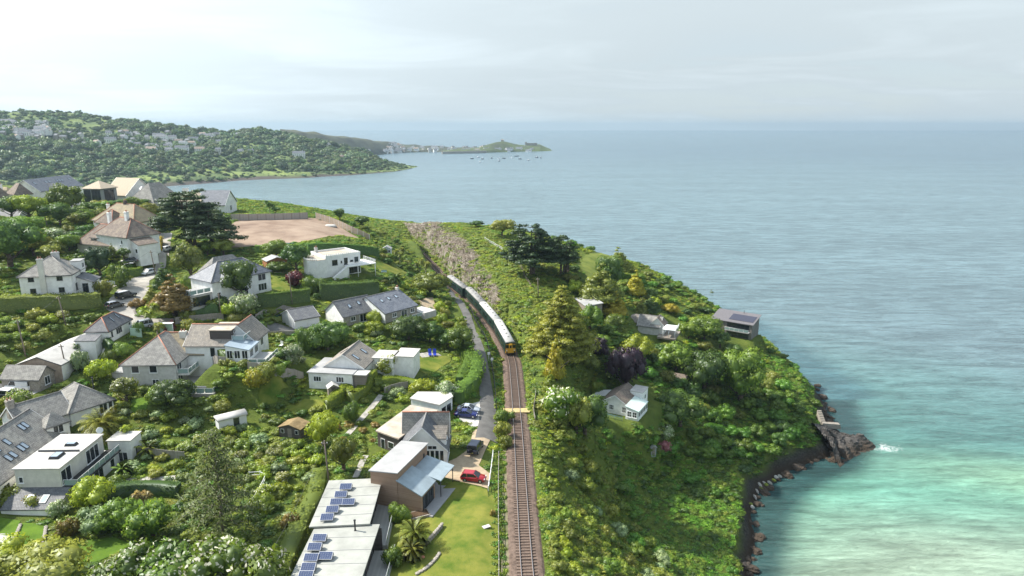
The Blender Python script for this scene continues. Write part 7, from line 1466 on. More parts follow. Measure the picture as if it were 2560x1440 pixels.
# ------------------------------------------------------------------ clipped hedges
def hedge(label, px, width, height, mk='green', leaf=.36, rough=.3, name='hedge', top=None):
    pts = resample(spline([tuple(on(x, y)[:2]) for x, y in px], 8), .5); L = Leafy(int(px[0][0])); g = L.g; d = np.gradient(pts, axis=0); d /= np.linalg.norm(d, axis=1)[:, None] + 1e-9; n = np.c_[-d[:, 1], d[:, 0]]
    z = H(pts[:, 0], pts[:, 1]); N_ = int(len(pts) * .5 * (width + 2 * height) * 2.4 / leaf ** 2 * .5); i = g.integers(0, len(pts), N_); f = g.random(N_); per = width + 2 * height; s = f * per
    side = np.where(s < height, -1, np.where(s > height + width, 1, 0)); off = np.where(side == 0, s - height - width / 2, side * width / 2); hz = np.where(side == -1, s, np.where(side == 1, per - s, height)); bulge = rough * (vnoise(pts[i, 0] * 1.0, pts[i, 1] + hz, 1.3, 2) - .5) * 2
    P3 = np.c_[pts[i] + n[i] * (off + side * bulge)[:, None] + d[i] * ((g.random(N_) - .5) * .5)[:, None], z[i] + hz + (side == 0) * bulge]; nn = np.c_[n[i] * side[:, None], (side == 0) * 1.0 + .25]; nn /= np.linalg.norm(nn, axis=1)[:, None]
    c0 = P3.mean(0); c0[2] = z.min(); L.leaves(P3 - c0, nn, leaf, 0, flat=.7)
    k = width * .42; V = []; 
    for a in range(len(pts)): 
        for (o_, h_) in ((-k, -.6), (-k, height * .94), (k, height * .94), (k, -.6)): V.append((*(pts[a] + n[a] * o_), z[a] + h_))
    V = np.array(V) - c0; m_ = len(pts); Q = np.array([(a * 4 + b, a * 4 + (b + 1) % 4, (a + 1) * 4 + (b + 1) % 4, (a + 1) * 4 + b) for a in range(m_ - 1) for b in range(3)] + [(0, 1, 2, 3), (m_ * 4 - 1, m_ * 4 - 2, m_ * 4 - 3, m_ * 4 - 4)])
    fn = np.cross(V[Q[:, 1]] - V[Q[:, 0]], V[Q[:, 2]] - V[Q[:, 0]]); ctr = V.reshape(m_, 4, 3).mean(1)[Q[:, 0] // 4]; fl = (fn * (V[Q].mean(1) - ctr)).sum(1) < 0; Q[fl] = Q[fl][:, ::-1]
    nv = np.repeat(np.c_[n, np.zeros(m_)], 4, 0) * np.tile([-1, -.5, .5, 1], m_)[:, None]; nv[:, 2] += np.tile([0, .7, .7, 0], m_)
    L.V.append(V); L.Q.append(Q + L.n); L.N.append(nv / (np.linalg.norm(nv, axis=1)[:, None] + 1e-9)); L.T.append(np.full(len(V), .3)); L.M.append(np.zeros(len(Q), int)); L.n += len(V)
    o = link(name, L.mesh('hedge', [LM[mk]]), None, c0); tag(o, label, 'hedge'); mark(ribbon_poly(pts, width + .4))
hedge('tall clipped green hedge in front of the chalet lawn', [(648,768),(690,764),(735,758),(775,752)], 1.8, 3.2, 'green'); hedge('long green hedge above the stone bungalows', [(800,745),(850,745),(900,742),(945,738)], 3.0, 4.0, 'dark', .3, .5)
hedge('dark hedge above the white flat roofed house', [(770,632),(830,630),(890,632),(945,640)], 2.5, 2.6, 'dark', .3, .4); hedge('low hedge below the building plot', [(640,632),(700,630),(760,628)], 2.5, 2.2, 'green', .3, .4)
hedge('hedge bank under the white hipped house', [(0,775),(60,772),(130,768),(200,765),(250,760)], 3.0, 2.8, 'olive', .3, .5); hedge('hedge below the lane in front of the villas', [(300,690),(330,692),(356,688)], 1.6, 2.2, 'green', .25, .25)
hedge('bright golden hedge beside the far drive', [(392,628),(396,617),(400,607)], 2.2, 2.0, 'gold', .3, .18); hedge('dark hedge beneath the conifers by the lane', [(470,795),(510,790),(550,786)], 1.6, 1.8, 'dark', .25, .3)
hedge('clipped hedge between the cottage and the grey house', [(205,885),(245,888),(285,880)], 1.3, 1.3, 'dark', .3, .16); hedge('clipped hedge in front of the conservatory', [(532,898),(560,900),(590,905)], 1.6, 2.2, 'green', .3, .18)
hedge('tall hedge between the yard and the gable bungalow', [(745,868),(790,862),(840,850),(860,842)], 3.0, 3.6, 'green', .26, .35); hedge('zigzag clipped hedge above the slab path', [(818,1025),(850,1000),(868,985),(885,1005),(915,975),(935,945)], 1.8, 2.0, 'lime', .3, .18)
hedge('clipped hedge block right of the timber shed', [(855,985),(868,965),(876,950)], 1.2, 1.6, 'lime', .3, .16); hedge('bright hedge along the lower side of the square lawn', [(935,962),(985,960),(1030,968),(1062,975)], 1.8, 1.6, 'lime', .24, .25)
hedge('high hedge along the lane beside the blue cars', [(1140,1010),(1165,985),(1185,965),(1192,930),(1180,905)], 3.0, 2.6, 'green', .36, .8); hedge('curved hedge on the seaward side of the square lawn', [(1150,965),(1165,935),(1172,905),(1155,885)], 2.2, 2.0, 'green', .36, .8)
hedge('clipped square hedge beside the yellow shrub and yard', [(620,828),(640,830),(662,828)], 2.4, 2.0, 'dark', .3, .16); hedge('dark hedge behind the lower lawn', [(260,1250),(330,1235),(400,1235),(450,1240)], 1.8, 1.8, 'dark', .26, .3)
hedge('hedge along the field path', [(700,1440),(730,1370),(760,1300),(790,1240),(800,1180)], 2.8, 1.0, 'bank', .36, 1.1)
# ------------------------------------------------------------------ thickets: countable bushes on the slopes, then the undergrowth nobody could count
def zone(px): return np.array([tuple(on(x, y)[:2]) for x, y in px])
def fill(poly, n, mind, seed, edge=1.2):
    g = np.random.default_rng(seed); (x0, y0), (x1, y1) = poly.min(0), poly.max(0); out = []; tries = 0
    while len(out) < n and tries < n * 60:
        tries += 1; x = g.uniform(x0, x1); y = g.uniform(y0, y1)
        if not inside(np.array([x]), np.array([y]), poly)[0] or used(x, y): continue
        if any((x - a) ** 2 + (y - b) ** 2 < mind * mind for a, b in out): continue
        out.append((x, y))
    return out
TONE = dict(green='green', dark='dark green', olive='olive', lime='lime green', grey='grey green', slope='deep green', bank='yellowish green', gold='golden', pine='dull green', rust='brownish')
def thicket(px, n, mind, kinds, mats, size, label, group, seed, name='bush', cat='bush', zs=(.8, 1.1)):
    poly = zone(px); g = np.random.default_rng(seed)
    for x, y in fill(poly, n, mind, seed):
        k = kinds[g.integers(len(kinds))]; mm = mats[g.integers(len(mats))]; mm = mm if isinstance(mm, tuple) else (mm,); base = {'tree': 8.6, 'bush': 4.6, 'shrub': 2.6, 'bloom': 4.6, 'cone': 4.0, 'clip': 2.6}[k.rstrip('0123456789')]; s = g.uniform(*size) / base
        if k.startswith('bloom') and len(mm) == 1: mm = (mm[0], 'white')
        o = link(name, lib(k, *mm), None, (x, y, float(H(x, y)) - .25), g.random() * 6.28, scale=(s, s, s * g.uniform(*zs))); tag(o, ('large ' if s * base > sum(size) / 2 else 'small ') + TONE[mm[0]] + (' blossoming ' if k.startswith('bloom') else ' ') + label, cat, group)
for q in ([(1500,1072),(1502,990),(1630,962),(1652,1030),(1610,1080),(1560,1095)], [(1570,860),(1580,790),(1690,790),(1720,850),(1680,880)], [(1770,900),(1775,790),(1890,800),(1900,880)], [(1430,810),(1430,750),(1490,750),(1490,820)]): mark(zone(q))
BB = ['bush0', 'bush1', 'bush2', 'bush3']; TT = ['tree0', 'tree1', 'tree2', 'tree3']; SS = ['shrub0', 'shrub1', 'shrub2', 'shrub3']
thicket([(1350,1000),(1400,1120),(1440,1250),(1520,1440),(1700,1440),(1600,1330),(1520,1230),(1450,1120),(1400,1000)], 34, 2.6, BB, ['olive', 'green', 'bank', 'grey', 'bank', 'olive'], (2.4, 4.2), 'bush on the bank right of the railway', 'bushes on the bank right of the railway', 1)
thicket([(1390,1440),(1360,1250),(1345,1120),(1365,1120),(1400,1250),(1460,1440)], 20, 2.0, SS + ['bush0'], ['bank', 'lime', 'olive'], (1.6, 2.6), 'bush along the edge of the ballast', 'low bushes along the ballast', 2)
thicket([(1440,900),(1480,860),(1600,880),(1750,870),(1880,900),(1990,1000),(2020,1050),(1900,1060),(1750,1050),(1660,980),(1600,960),(1470,1000)], 62, 3.3, TT + BB, ['green', 'slope', 'slope', 'dark', 'dark', 'green', 'olive'], (3.8, 6.2), 'tree in the wood between the bungalow and the cliff', 'trees in the cliff wood', 3, 'tree', 'tree')
thicket([(1620,1100),(1750,1080),(1900,1080),(2000,1070),(2000,1100),(1880,1160),(1760,1150),(1660,1150)], 40, 3.0, BB + TT, ['slope', 'green', 'dark', 'slope'], (3.2, 5.4), 'tree low on the shaded cliff', 'trees low on the shaded cliff', 4, 'tree', 'tree')
thicket([(1500,650),(1640,690),(1760,760),(1870,850),(1900,890),(1800,850),(1700,790),(1580,740),(1480,710)], 40, 3.6, BB, ['green', 'slope', 'olive', 'dark', 'bank'], (2.8, 5.2), 'bush on the open headland slope', 'bushes on the headland slope', 5, zs=(.6, .85))
thicket([(1290,600),(1450,610),(1560,650),(1450,640),(1340,640)], 16, 3.4, BB, ['olive', 'green', 'bank'], (2.4, 4.2), 'bush along the headland crest', 'bushes along the headland crest', 6, zs=(.6, .8))
thicket([(1420,700),(1600,720),(1700,790),(1600,850),(1480,860),(1440,800)], 16, 5.0, TT + BB + ['cone0'], ['olive', 'green', 'dark', 'gold', 'lime'], (4.2, 6.6), 'garden tree on the headland around the cabins', 'garden trees on the headland', 7, 'tree', 'tree')
thicket([(0,800),(120,790),(250,790),(262,800),(180,850),(100,870),(0,900)], 40, 3.0, BB + ['bloom0'], ['green', 'olive', 'lime', 'bank'], (2.4, 4.2), 'bush in the rough thicket left of the white cottage', 'bushes in the rough thicket', 8)
thicket([(380,1040),(520,1040),(640,1080),(720,1090),(760,1180),(700,1220),(640,1180),(450,1150),(330,1180),(360,1100)], 44, 2.4, BB + SS + ['bloom1', 'bloom2'], ['green', 'olive', 'grey', 'bank', 'lime'], (1.6, 3.4), 'shrub in the overgrown gardens around the white hut', 'shrubs in the overgrown gardens', 9, 'shrub', 'shrub')
thicket([(430,1180),(560,1160),(700,1240),(690,1330),(640,1390),(480,1380)], 26, 2.2, BB + SS, ['pine', 'olive', 'green', 'dark'], (1.8, 3.2), 'shrub below the wispy conifer', 'shrubs below the wispy conifer', 10, 'shrub', 'shrub')
thicket([(700,870),(760,900),(760,950),(700,960),(640,890)], 14, 2.2, SS + ['bloom0'], ['green', 'grey', 'olive', 'lime'], (1.4, 2.6), 'shrub in the rockery beside the garden steps', 'rockery shrubs', 11, 'shrub', 'shrub')
thicket([(930,620),(1000,630),(1060,690),(1110,730),(1080,720),(1000,680),(950,650)], 38, 2.6, BB + SS, ['green', 'olive', 'dark', 'bank'], (2.0, 3.6), 'shrub in the terraced gardens above the cutting', 'shrubs in the terraced gardens', 12, 'shrub', 'shrub')
thicket([(1085,750),(1130,770),(1180,850),(1150,870),(1080,790)], 18, 2.2, BB + SS, ['green', 'olive', 'lime'], (1.6, 2.8), 'shrub beside the lane below the terraced gardens', 'shrubs beside the lane', 13, 'shrub', 'shrub')
thicket([(0,580),(150,575),(230,600),(180,640),(60,640),(0,650)], 18, 4.2, TT + BB, ['green', 'dark', 'olive'], (4.2, 7.0), 'tree in the grove at the left edge', 'trees in the left grove', 14, 'tree', 'tree')
thicket([(180,560),(370,545),(400,570),(330,590),(240,575)], 18, 4.0, BB, ['green', 'olive', 'dark', 'lime'], (3.0, 5.4), 'bush among the far houses', 'bushes among the far houses', 15)
thicket([(0,520),(220,515),(420,530),(560,530),(500,545),(200,545)], 26, 4.5, BB + TT, ['green', 'dark', 'olive'], (4.0, 6.0), 'tree in the belt below the far hotel', 'trees below the far hotel', 16, 'tree', 'tree')
thicket([(640,1000),(800,1000),(800,1060),(740,1080),(650,1050)], 16, 2.4, SS + BB, ['green', 'dark', 'olive'], (1.6, 3.0), 'shrub between the garden lawns and the summerhouse', 'shrubs by the summerhouse', 17, 'shrub', 'shrub')
thicket([(830,1060),(930,1040),(960,1070),(920,1130),(860,1130)], 14, 2.0, SS, ['olive', 'green', 'rust'], (1.3, 2.4), 'shrub on the bank beside the dark timber annex', 'shrubs beside the dark annex', 18, 'shrub', 'shrub')
thicket([(560,745),(700,740),(940,720),(960,740),(700,768),(600,790)], 16, 2.8, BB, ['green', 'dark', 'olive'], (2.2, 3.6), 'bush behind the stone bungalows', 'bushes behind the stone bungalows', 19)
thicket([(850,552),(920,560),(985,590),(1040,640),(1000,640),(940,610)], 30, 2.6, BB + SS, ['green', 'bank', 'olive', 'slope'], (1.8, 3.4), 'bush on the slope outside the building plot fence', 'bushes outside the building plot fence', 22)
for zi, (q, n_, lab) in enumerate((([(560,905),(680,885),(740,930),(640,960),(560,950)], 16, 'on the bank below the conservatory terrace'), ([(0,1050),(120,1060),(230,1075),(200,1100),(0,1120)], 8, 'between the slate house and the hipped bungalow'), ([(290,970),(560,975),(600,1040),(450,1060),(300,1060)], 26, 'in the garden below the grey house'), ([(480,770),(640,765),(700,790),(600,830),(480,800)], 16, 'below the chalet drive'), ([(660,800),(1000,820),(1020,870),(900,850),(760,830)], 14, 'below the bungalow yard'), ([(960,690),(1090,745),(1080,790),(1000,740),(930,700)], 18, 'around the blue slate bungalow garden'), ([(290,1180),(460,1170),(460,1235),(300,1230)], 14, 'beside the slab path in the lower garden'), ([(880,985),(1000,975),(1010,1010),(930,1030)], 10, 'behind the tan annex roof'), ([(640,1100),(800,1120),(780,1250),(700,1330),(660,1230)], 26, 'in the rough strip left of the solar panelled buildings'))): thicket(q, n_, 2.1, BB + SS + SS, ['green', 'olive', 'lime', 'bank', 'dark', 'grey'], (1.6, 3.4), 'garden shrub ' + lab, 'shrubs ' + lab, 50 + zi, 'shrub', 'shrub')
# undergrowth: leafy clumps over every patch of ground that is not built, mown or paved
gU = np.random.default_rng(21)
def cover(name, label, px, dens, cols, size, seed, zsc=(.7, 1.1), world=None, kinds=(0, 1, 2)):
    poly = zone(px) if world is None else np.array(world, float); (x0, y0), (x1, y1) = poly.min(0), poly.max(0); n = int((x1 - x0) * (y1 - y0) * dens); g = np.random.default_rng(seed)
    x = g.uniform(x0, x1, n); y = g.uniform(y0, y1, n); d = seg_dist(x, y, SHORE); fdz = face_mask(x, y) > .3
    k = inside(x, y, poly) & ~used(x, y) & inside(x, y, SHORE) & (d > 2.3 + 2.0 * (vnoise(x, y, 6, 3) - .4)) & ~(fdz & (vnoise(x, y, 5, 7) < .42))
    x, y = x[k], y[k]
    if not len(x): return
    sz = g.uniform(*size, len(x)) * (0.65 + 0.8 * vnoise(x, y, 9, seed % 7)); pts = np.c_[x, y, H(x, y) - .12]
    gn_scatter(name, pts, sz, [clump(kinds[i % len(kinds)], c) for i, c in enumerate(cols)], label, zs=g.uniform(*zsc, len(x)))
near_left = [(-95,40),(-1.5,40),(-1.5,150),(-12,205),(-40,260),(-62,350),(-100,360),(-160,330),(-230,260),(-190,150),(-120,80)]
cover('undergrowth', 'mixed green undergrowth filling the gardens left of the railway', None, .62, ['bank', 'olive', 'green', 'green', 'lime', 'slope', 'dark'], (.45, 1.1), 31, (.4, .8), world=near_left, kinds=(0, 3, 1, 4, 2))
cover('bank_growth', 'bright bramble and fern on the banks right of the railway', None, 1.1, ['bank', 'olive', 'bank', 'lime', 'green', 'olive', 'bank'], (.5, 1.2), 32, (.4, .9), kinds=(0, 3, 1, 4, 2), world=[(4,40),(20,60),(26,110),(18,140),(22,170),(18,200),(10,240),(-5,270),(-40,315),(-62,352),(-66,352),(-56,305),(-26,245),(-7,205),(-1,170),(1,140)])
cover('cliff_growth', 'dense green bracken and ivy hanging on the sea cliff', None, 1.2, ['slope', 'green', 'slope', 'dark', 'slope', 'slope', 'bank'], (.5, 1.15), 33, (.35, .7), kinds=(3, 0, 4, 1, 3), world=[(20,60),(48,60),(62,150),(105,170),(105,215),(60,200),(22,170),(18,140),(26,110)])
cover('headland_growth', 'gorse and rough grass over the top of the headland', None, .75, ['slope', 'bank', 'olive', 'green', 'lime', 'bank'], (.5, 1.2), 34, (.3, .6), kinds=(0, 3, 1, 4, 2), world=[(22,170),(60,200),(105,215),(105,262),(95,300),(70,345),(25,385),(-35,420),(-70,400),(-62,352),(-40,315),(-5,270),(10,240),(18,200)])
def scrub(name, label, world, n, kinds, cols, size, seed):
    poly = np.array(world, float); (x0, y0), (x1, y1) = poly.min(0), poly.max(0); g = np.random.default_rng(seed); x = g.uniform(x0, x1, n); y = g.uniform(y0, y1, n); k = inside(x, y, poly) & ~used(x, y) & inside(x, y, SHORE) & (seg_dist(x, y, SHORE) > 3.4) & (vnoise(x, y, 12, seed) > .42); x, y = x[k], y[k]
    gn_scatter(name, np.c_[x, y, H(x, y) - .3], g.uniform(*size, len(x)), [lib(kinds[i % len(kinds)], c) for i, c in enumerate(cols)], label, zs=g.uniform(.55, .9, len(x)))
scrub('cliff_scrub', 'tangled scrub in drifts over the cliff and headland', [(20,60),(48,60),(62,150),(105,170),(105,262),(70,340),(20,330),(14,240),(22,170),(16,110)], 1500, BB + SS, ['slope', 'green', 'dark', 'slope', 'bank', 'green', 'slope'], (.45, 1.0), 61)
# matted dry stems on the cut face
g = np.random.default_rng(5); x = g.uniform(-75, 14, 17000); y = g.uniform(183, 425, 17000); k = (face_mask(x, y) > .5) & ~used(x, y); x, y = x[k], y[k]
gn_scatter('dry_stems', np.c_[x, y, H(x, y) + .02], g.uniform(.8, 1.5, len(x)), [tangle(1), tangle(2)], 'matted grey brown dry growth on the cutting face')
# bright tufts of grass along the ballast
i = np.arange(60, len(RAIL) - 60); n = 4200; q = g.choice(i, n); s = np.where(g.random(n) < .5, g.uniform(2.7, 3.9, n), -g.uniform(2.6, 4.4, n)); x = RAIL[q, 0] - RN[q, 0] * s; y = RAIL[q, 1] - RN[q, 1] * s; k = y < 190
gn_scatter('verge_grass', np.c_[x, y, H(x, y) - .1][k], g.uniform(.25, .5, n)[k], [clump(0, 'lime'), clump(1, 'bank'), clump(2, 'slope')], 'weeds and grass along the ballast edge')
# the wooded far hillside
g = np.random.default_rng(9); n = 7000; px = g.uniform(-250, 1040, n); v = g.uniform(.015, 1.03, n); X, Y, Zf = far_point(px, v); dn = vnoise(X, Y, 70, 6); k = (dn > .25) | (g.random(n) < .4); X, Y, Zf, v, px = X[k], Y[k], Zf[k], v[k], px[k]
Zf = Zf + ((vnoise(X, Y, 90, 3) - .5) * 16 + (vnoise(X, Y, 35, 4) - .5) * 7) * smooth(.05, .3, v) * smooth(1046, 900, px) * .8
sf = (.6 + 1.5 * g.random(len(X)) ** 2) * (.55 + .75 * vnoise(X, Y, 50, 2)) * np.where(v < .12, .5, 1) * np.clip((1060 - px) / 160, .25, 1)
FARCROWN = [crown(80 + i, 4.0, 5.4, 12, 1.7, 1.0, 1.0).mesh('crown', [m]) for i, m in enumerate((LM['far'], LM['far'], LM['dark'], leafmat('leaf_far_light', (0.05, 0.08, 0.02), (0.16, 0.20, 0.05), 0.25, .03, .4)))]
gn_scatter('hillside_wood', np.c_[X, Y, Zf - 1.0], sf, FARCROWN, 'hazy green woodland covering the far hillside', zs=g.uniform(.7, 1.15, len(X)))
# ------------------------------------------------------------------ houses across the bay
def tiny_house(L, D, he, hr, wall, roof, seed):
    me = bpy.data.meshes.new('far_house'); v = [(-L/2,-D/2,-4),(L/2,-D/2,-4),(L/2,D/2,-4),(-L/2,D/2,-4),(-L/2,-D/2,he),(L/2,-D/2,he),(L/2,D/2,he),(-L/2,D/2,he),(-L/2,0,he+hr),(L/2,0,he+hr)]; f = [(0,1,5,4),(1,2,6,9,5),(2,3,7,6),(3,0,4,8,7)]; mi = [0,0,0,0]
    o = .5; v += [(-L/2-o,-D/2-o,he-.3),(L/2+o,-D/2-o,he-.3),(L/2+o,0,he+hr+.1),(-L/2-o,0,he+hr+.1),(L/2+o,D/2+o,he-.3),(-L/2-o,D/2+o,he-.3)]; f += [(10,11,12,13),(12,4+10,15,13)]; mi += [1,1]
    n = max(2, int(L / 3.2))
    for fl in range(max(1, int(he / 2.7))):
        for i in range(n): x = -L/2 + L * (i + .5) / n; z = .9 + fl * 2.7; k = len(v); v += [(x-.7,-D/2-.05,z),(x+.7,-D/2-.05,z),(x+.7,-D/2-.05,z+1.3),(x-.7,-D/2-.05,z+1.3)]; f.append((k,k+1,k+2,k+3)); mi.append(2)
    k = len(v); v += [(L*.3-.6,-.5,he+hr*.5),(L*.3+.6,-.5,he+hr*.5),(L*.3+.6,.5,he+hr*.5),(L*.3-.6,.5,he+hr*.5)]; v += [(a,b,he+hr+1.4) for a,b,_ in v[k:k+4]]; f += [(k,k+1,k+5,k+4),(k+1,k+2,k+6,k+5),(k+2,k+3,k+7,k+6),(k+3,k,k+4,k+7),(k+4,k+5,k+6,k+7)]; mi += [0]*5
    me.from_pydata(v, [], f); [me.materials.append(m) for m in (wall, roof, GLASS)]; me.polygons.foreach_set('material_index', mi); me.update(); return me
fr_s = mat('far_slate', (0.16, 0.17, 0.19), .8, .2, noise=.2, scale=.2); fr_b = mat('far_tile', (0.28, 0.22, 0.18), .8, .2, noise=.2, scale=.2); fw_g = mat('far_granite', (0.34, 0.31, 0.27), .9, .2, noise=.2, scale=.3)
TH = [tiny_house(12, 8, 5.4, 3.2, WHITE, fr_s, 0), tiny_house(16, 9, 5.4, 3.4, WHITE, fr_b, 1), tiny_house(9, 8, 5.4, 3, CREAM, fr_s, 2), tiny_house(22, 9, 8, 3.4, WHITE, fr_s, 3), tiny_house(12, 8, 5.2, 3, fw_g, fr_s, 4), tiny_house(10, 8, 3, 3, WHITE, fr_s, 5)]
HD = ['white slate roofed ', 'white brown roofed ', 'cream slate roofed ', 'large white ', 'grey granite ', 'low white ']
def far_at(px, py):
    v = np.linspace(.03, 1, 300); X, Y, Zz = far_point(np.full(300, float(px)), v); Zz = Zz + ((vnoise(X, Y, 90, 3) - .5) * 16 + (vnoise(X, Y, 35, 4) - .5) * 7) * smooth(.05, .3, v) * smooth(1046, 900, px) * .8
    dz = Zz - CAM_Z; zc = Y * CP - dz * SP; yy = 720 + FPX * (-(dz * CP + Y * SP)) / zc; k = np.argmin(abs(yy - py)); zc = zc[k]; return Vector(((px - 1280) / FPX * zc, Y[k], Zz[k]))
NAMED = [(328,374,5,'white gabled villa standing alone on the wooded far slope'),(380,375,1,'long white house with dark roof on the wooded far slope'),(424,377,0,'small house between two white far houses'),(456,376,3,'largest white block on the wooded far slope'),(500,375,1,'white house with hipped grey roof right of the largest far block'),(546,377,2,'cream house in the middle of the far slope'),(602,377,5,'small cream cottage on the far slope'),(628,377,5,'tiny white cottage right of the cream far cottage'),(748,389,3,'white modern house near the far shore'),(848,395,1,'white house above the far headland shore'),(880,390,4,'granite house near the far headland'),(820,363,2,'pale house near the far ridge'),(598,337,4,'grey stone mansion high on the far hill'),(404,348,3,'pale terrace high on the far slope'),(310,345,0,'white house among trees high on the far slope'),(865,396,0,'white house beside the granite far house')]
for px, py, k, lab in NAMED:
    o = link('far_house', TH[k], None, far_at(px, py + 6) + Vector((0, 0, 1.5)), R(random.uniform(-25, 25)), scale=1.0); tag(o, lab, 'house', 'houses on the far hillside')
g = random.Random(4)
for i in range(40):
    px = g.uniform(0, 120); py = g.uniform(312, 350); k = g.randrange(6)
    o = link('far_house', TH[k], None, far_at(px, py) + Vector((0, 0, 2)), R(g.uniform(-30, 30)), scale=.8); tag(o, HD[k] + 'house in the cluster on the hill at far left', 'house', 'house cluster on the far hill')
for i in range(60):
    px = g.uniform(140, 560); py = g.uniform(335, 372); k = g.randrange(6)
    o = link('far_house', TH[k], None, far_at(px, py) + Vector((0, 0, 1.5)), R(g.uniform(-30, 30)), scale=.8); tag(o, HD[k] + 'house half hidden in the trees of the far hillside', 'house', 'half hidden houses on the far hillside')
for i in range(150):
    px = g.uniform(900, 1330) if i % 3 else g.uniform(790, 1000); lo = np.interp(px, [790, 900, 1000, 1110, 1200, 1330], [392, 388, 381, 379, 379, 378]); hi = np.interp(px, [790, 900, 1000, 1110, 1200, 1260, 1330], [345, 352, 364, 370, 370, 371, 374]); f = g.random() ** 1.3
    py = lo + (hi - lo) * f; base = at(px, lo + 2, 0); q = at_depth(px, py, base.y * (1.005 + .06 * f))
    if q.z < .5: q.z = .5
    k = g.randrange(6); o = link('town_house', TH[k], None, q, R(g.uniform(-40, 40)), scale=1.0); tag(o, HD[k] + 'house packed into the harbour town across the bay', 'house', 'houses of the harbour town')
pier = MB(); a = at(1105, 384.5, 0); b = at(1215, 382.5, 0); d = (b - a).normalized(); n = Vector((-d.y, d.x, 0)); pier.hexa([a - n * 4 - Vector((0, 0, 2)), b - n * 4 - Vector((0, 0, 2)), b + n * 4 - Vector((0, 0, 2)), a + n * 4 - Vector((0, 0, 2))], [a - n * 4 + Vector((0, 0, 7)), b - n * 4 + Vector((0, 0, 7)), b + n * 4 + Vector((0, 0, 7)), a + n * 4 + Vector((0, 0, 7))]); o = pier.build('harbour_pier', fw_g); tag(o, 'long dark stone harbour pier in front of the far town', 'pier')
ch = MB(); p = at_depth(1256, 353, at(1256, 380, 0).y * 1.07); ch.box(-5, 5, -3, 3, -3, 4); ch.add([(-5.5, -3.5, 4), (5.5, -3.5, 4), (5.5, 3.5, 4), (-5.5, 3.5, 4), (-5.5, 0, 7), (5.5, 0, 7)], [(0, 1, 5, 4), (2, 3, 4, 5), (1, 2, 5), (3, 0, 4)]); o = ch.build('chapel', fw_g, None, p); tag(o, 'tiny stone chapel on top of the island headland', 'chapel')
ru = MB(); p = at_depth(1328, 361, at(1328, 379, 0).y * 1.06); ru.box(-22, 22, -4, 4, -4, 5); ru.box(-22, -16, -4.2, 4.2, 4.9, 9); o = ru.build('lookout_station', fw_g, None, p); tag(o, 'low dark lookout building at the tip of the island headland', 'building')
# boats moored off the harbour
hull_w = mat('hull_white', (0.72, 0.73, 0.74), .4, .4); hull_d = mat('hull_dark', (0.05, 0.06, 0.08), .4, .4); 
for i, (x, y) in enumerate([(1180,397),(1195,394.5),(1206,398),(1229,396),(1248,397.5),(1260,396.5),(1248,403.5),(1279,395),(1292,391),(1300,398),(1321,401.5),(1342,394.5),(1352,395.5),(1200,406)]):
    p = at(x, y, 0); o = empty('boat', p, random.uniform(0, 6.28)); h_ = MB(); s = 6.5 if i in (1, 8) else 4.5
    r = [(-s, 1.5), (-s * .4, 1.9), (s * .4, 1.7), (s, .1)]; vs = [(a, -b, 1.6 + (a > 0) * .4) for a, b in r] + [(a, b, 1.6 + (a > 0) * .4) for a, b in r[::-1]]; lo = [(a, b * .75, -.5) for a, b, _ in vs]; h_.add(vs + lo, [tuple(range(8)), tuple(range(15, 7, -1))] + [(k, k + 8, (k + 1) % 8 + 8, (k + 1) % 8) for k in range(8)]); h_.build('hull', hull_w if i % 3 == 1 else hull_d, o)
    MB().box(-s * .3, s * .25, -1.1, 1.1, 1.6, 3.6).build('cabin', hull_w, o)
    if i in (8,): MB().bar((0, 0, 1.5), (0, 0, 11), .12, 5).build('mast', hull_w, o)
    tag(o, 'small boat moored off the harbour across the bay' if i not in (1, 8) else ('larger pale boat left in the moored group' if i == 1 else 'masted boat farthest out in the moored group'), 'boat', 'boats moored off the harbour')
# ------------------------------------------------------------------ poles, fences, walls and garden things
pole_m = mat('pole_wood', (0.22, 0.18, 0.145), 0.9, 0.2, noise=0.3, scale=3, stretch=(1, 1, .2))
def pole(bx, by, tx, ty, label, arms=1):
    p, s = pix_m(bx, by); Ht = (by - ty) * s / .94; o = empty('telegraph_pole', p); lean = (tx - bx) * s; MB().tube([Vector((0, 0, -.8)), Vector((lean, 0, Ht))], [.15, .10], 8).build('shaft', pole_m, o)
    MB().box(-.5 + lean, .5 + lean, -.05, .05, Ht - .55, Ht - .45).build('crossarm', pole_m, o); [MB().bar((x + lean, 0, Ht - .45), (x + lean, 0, Ht - .28), .05, 6).build('insulator', FRAME, o) for x in (-.4, .4)]; tag(o, label, 'pole'); return p + Vector((lean, 0, Ht))
tops = [pole(65, 893, 59, 803, 'telegraph pole in the rough thicket at left'), pole(166, 814, 157, 743, 'telegraph pole below the white hipped house'), pole(170, 939, 164, 864, 'telegraph pole beside the long workshop'), pole(392, 697, 385, 630, 'telegraph pole at the lane beside the white hatchback'), pole(731, 766, 729, 690, 'telegraph pole behind the white garage'), pole(554, 800, 553, 736, 'short pole by the pale tree below the chalet'), pole(824, 1222, 819, 1102, 'tall pole near the solar panelled buildings'), pole(1346, 745, 1344, 698, 'pole on the bank above the train'), pole(119, 565, 115, 530, 'pole among the trees at far left')]
def wire(a, b, sag, label):
    mb = MB(); pts = [a.lerp(b, t / 10) - Vector((0, 0, sag * 4 * (t / 10) * (1 - t / 10))) for t in range(11)]; mb.tube(pts, [.018] * 11, 4); o = mb.build('overhead_wire', GUTTER); tag(o, label, 'wire')
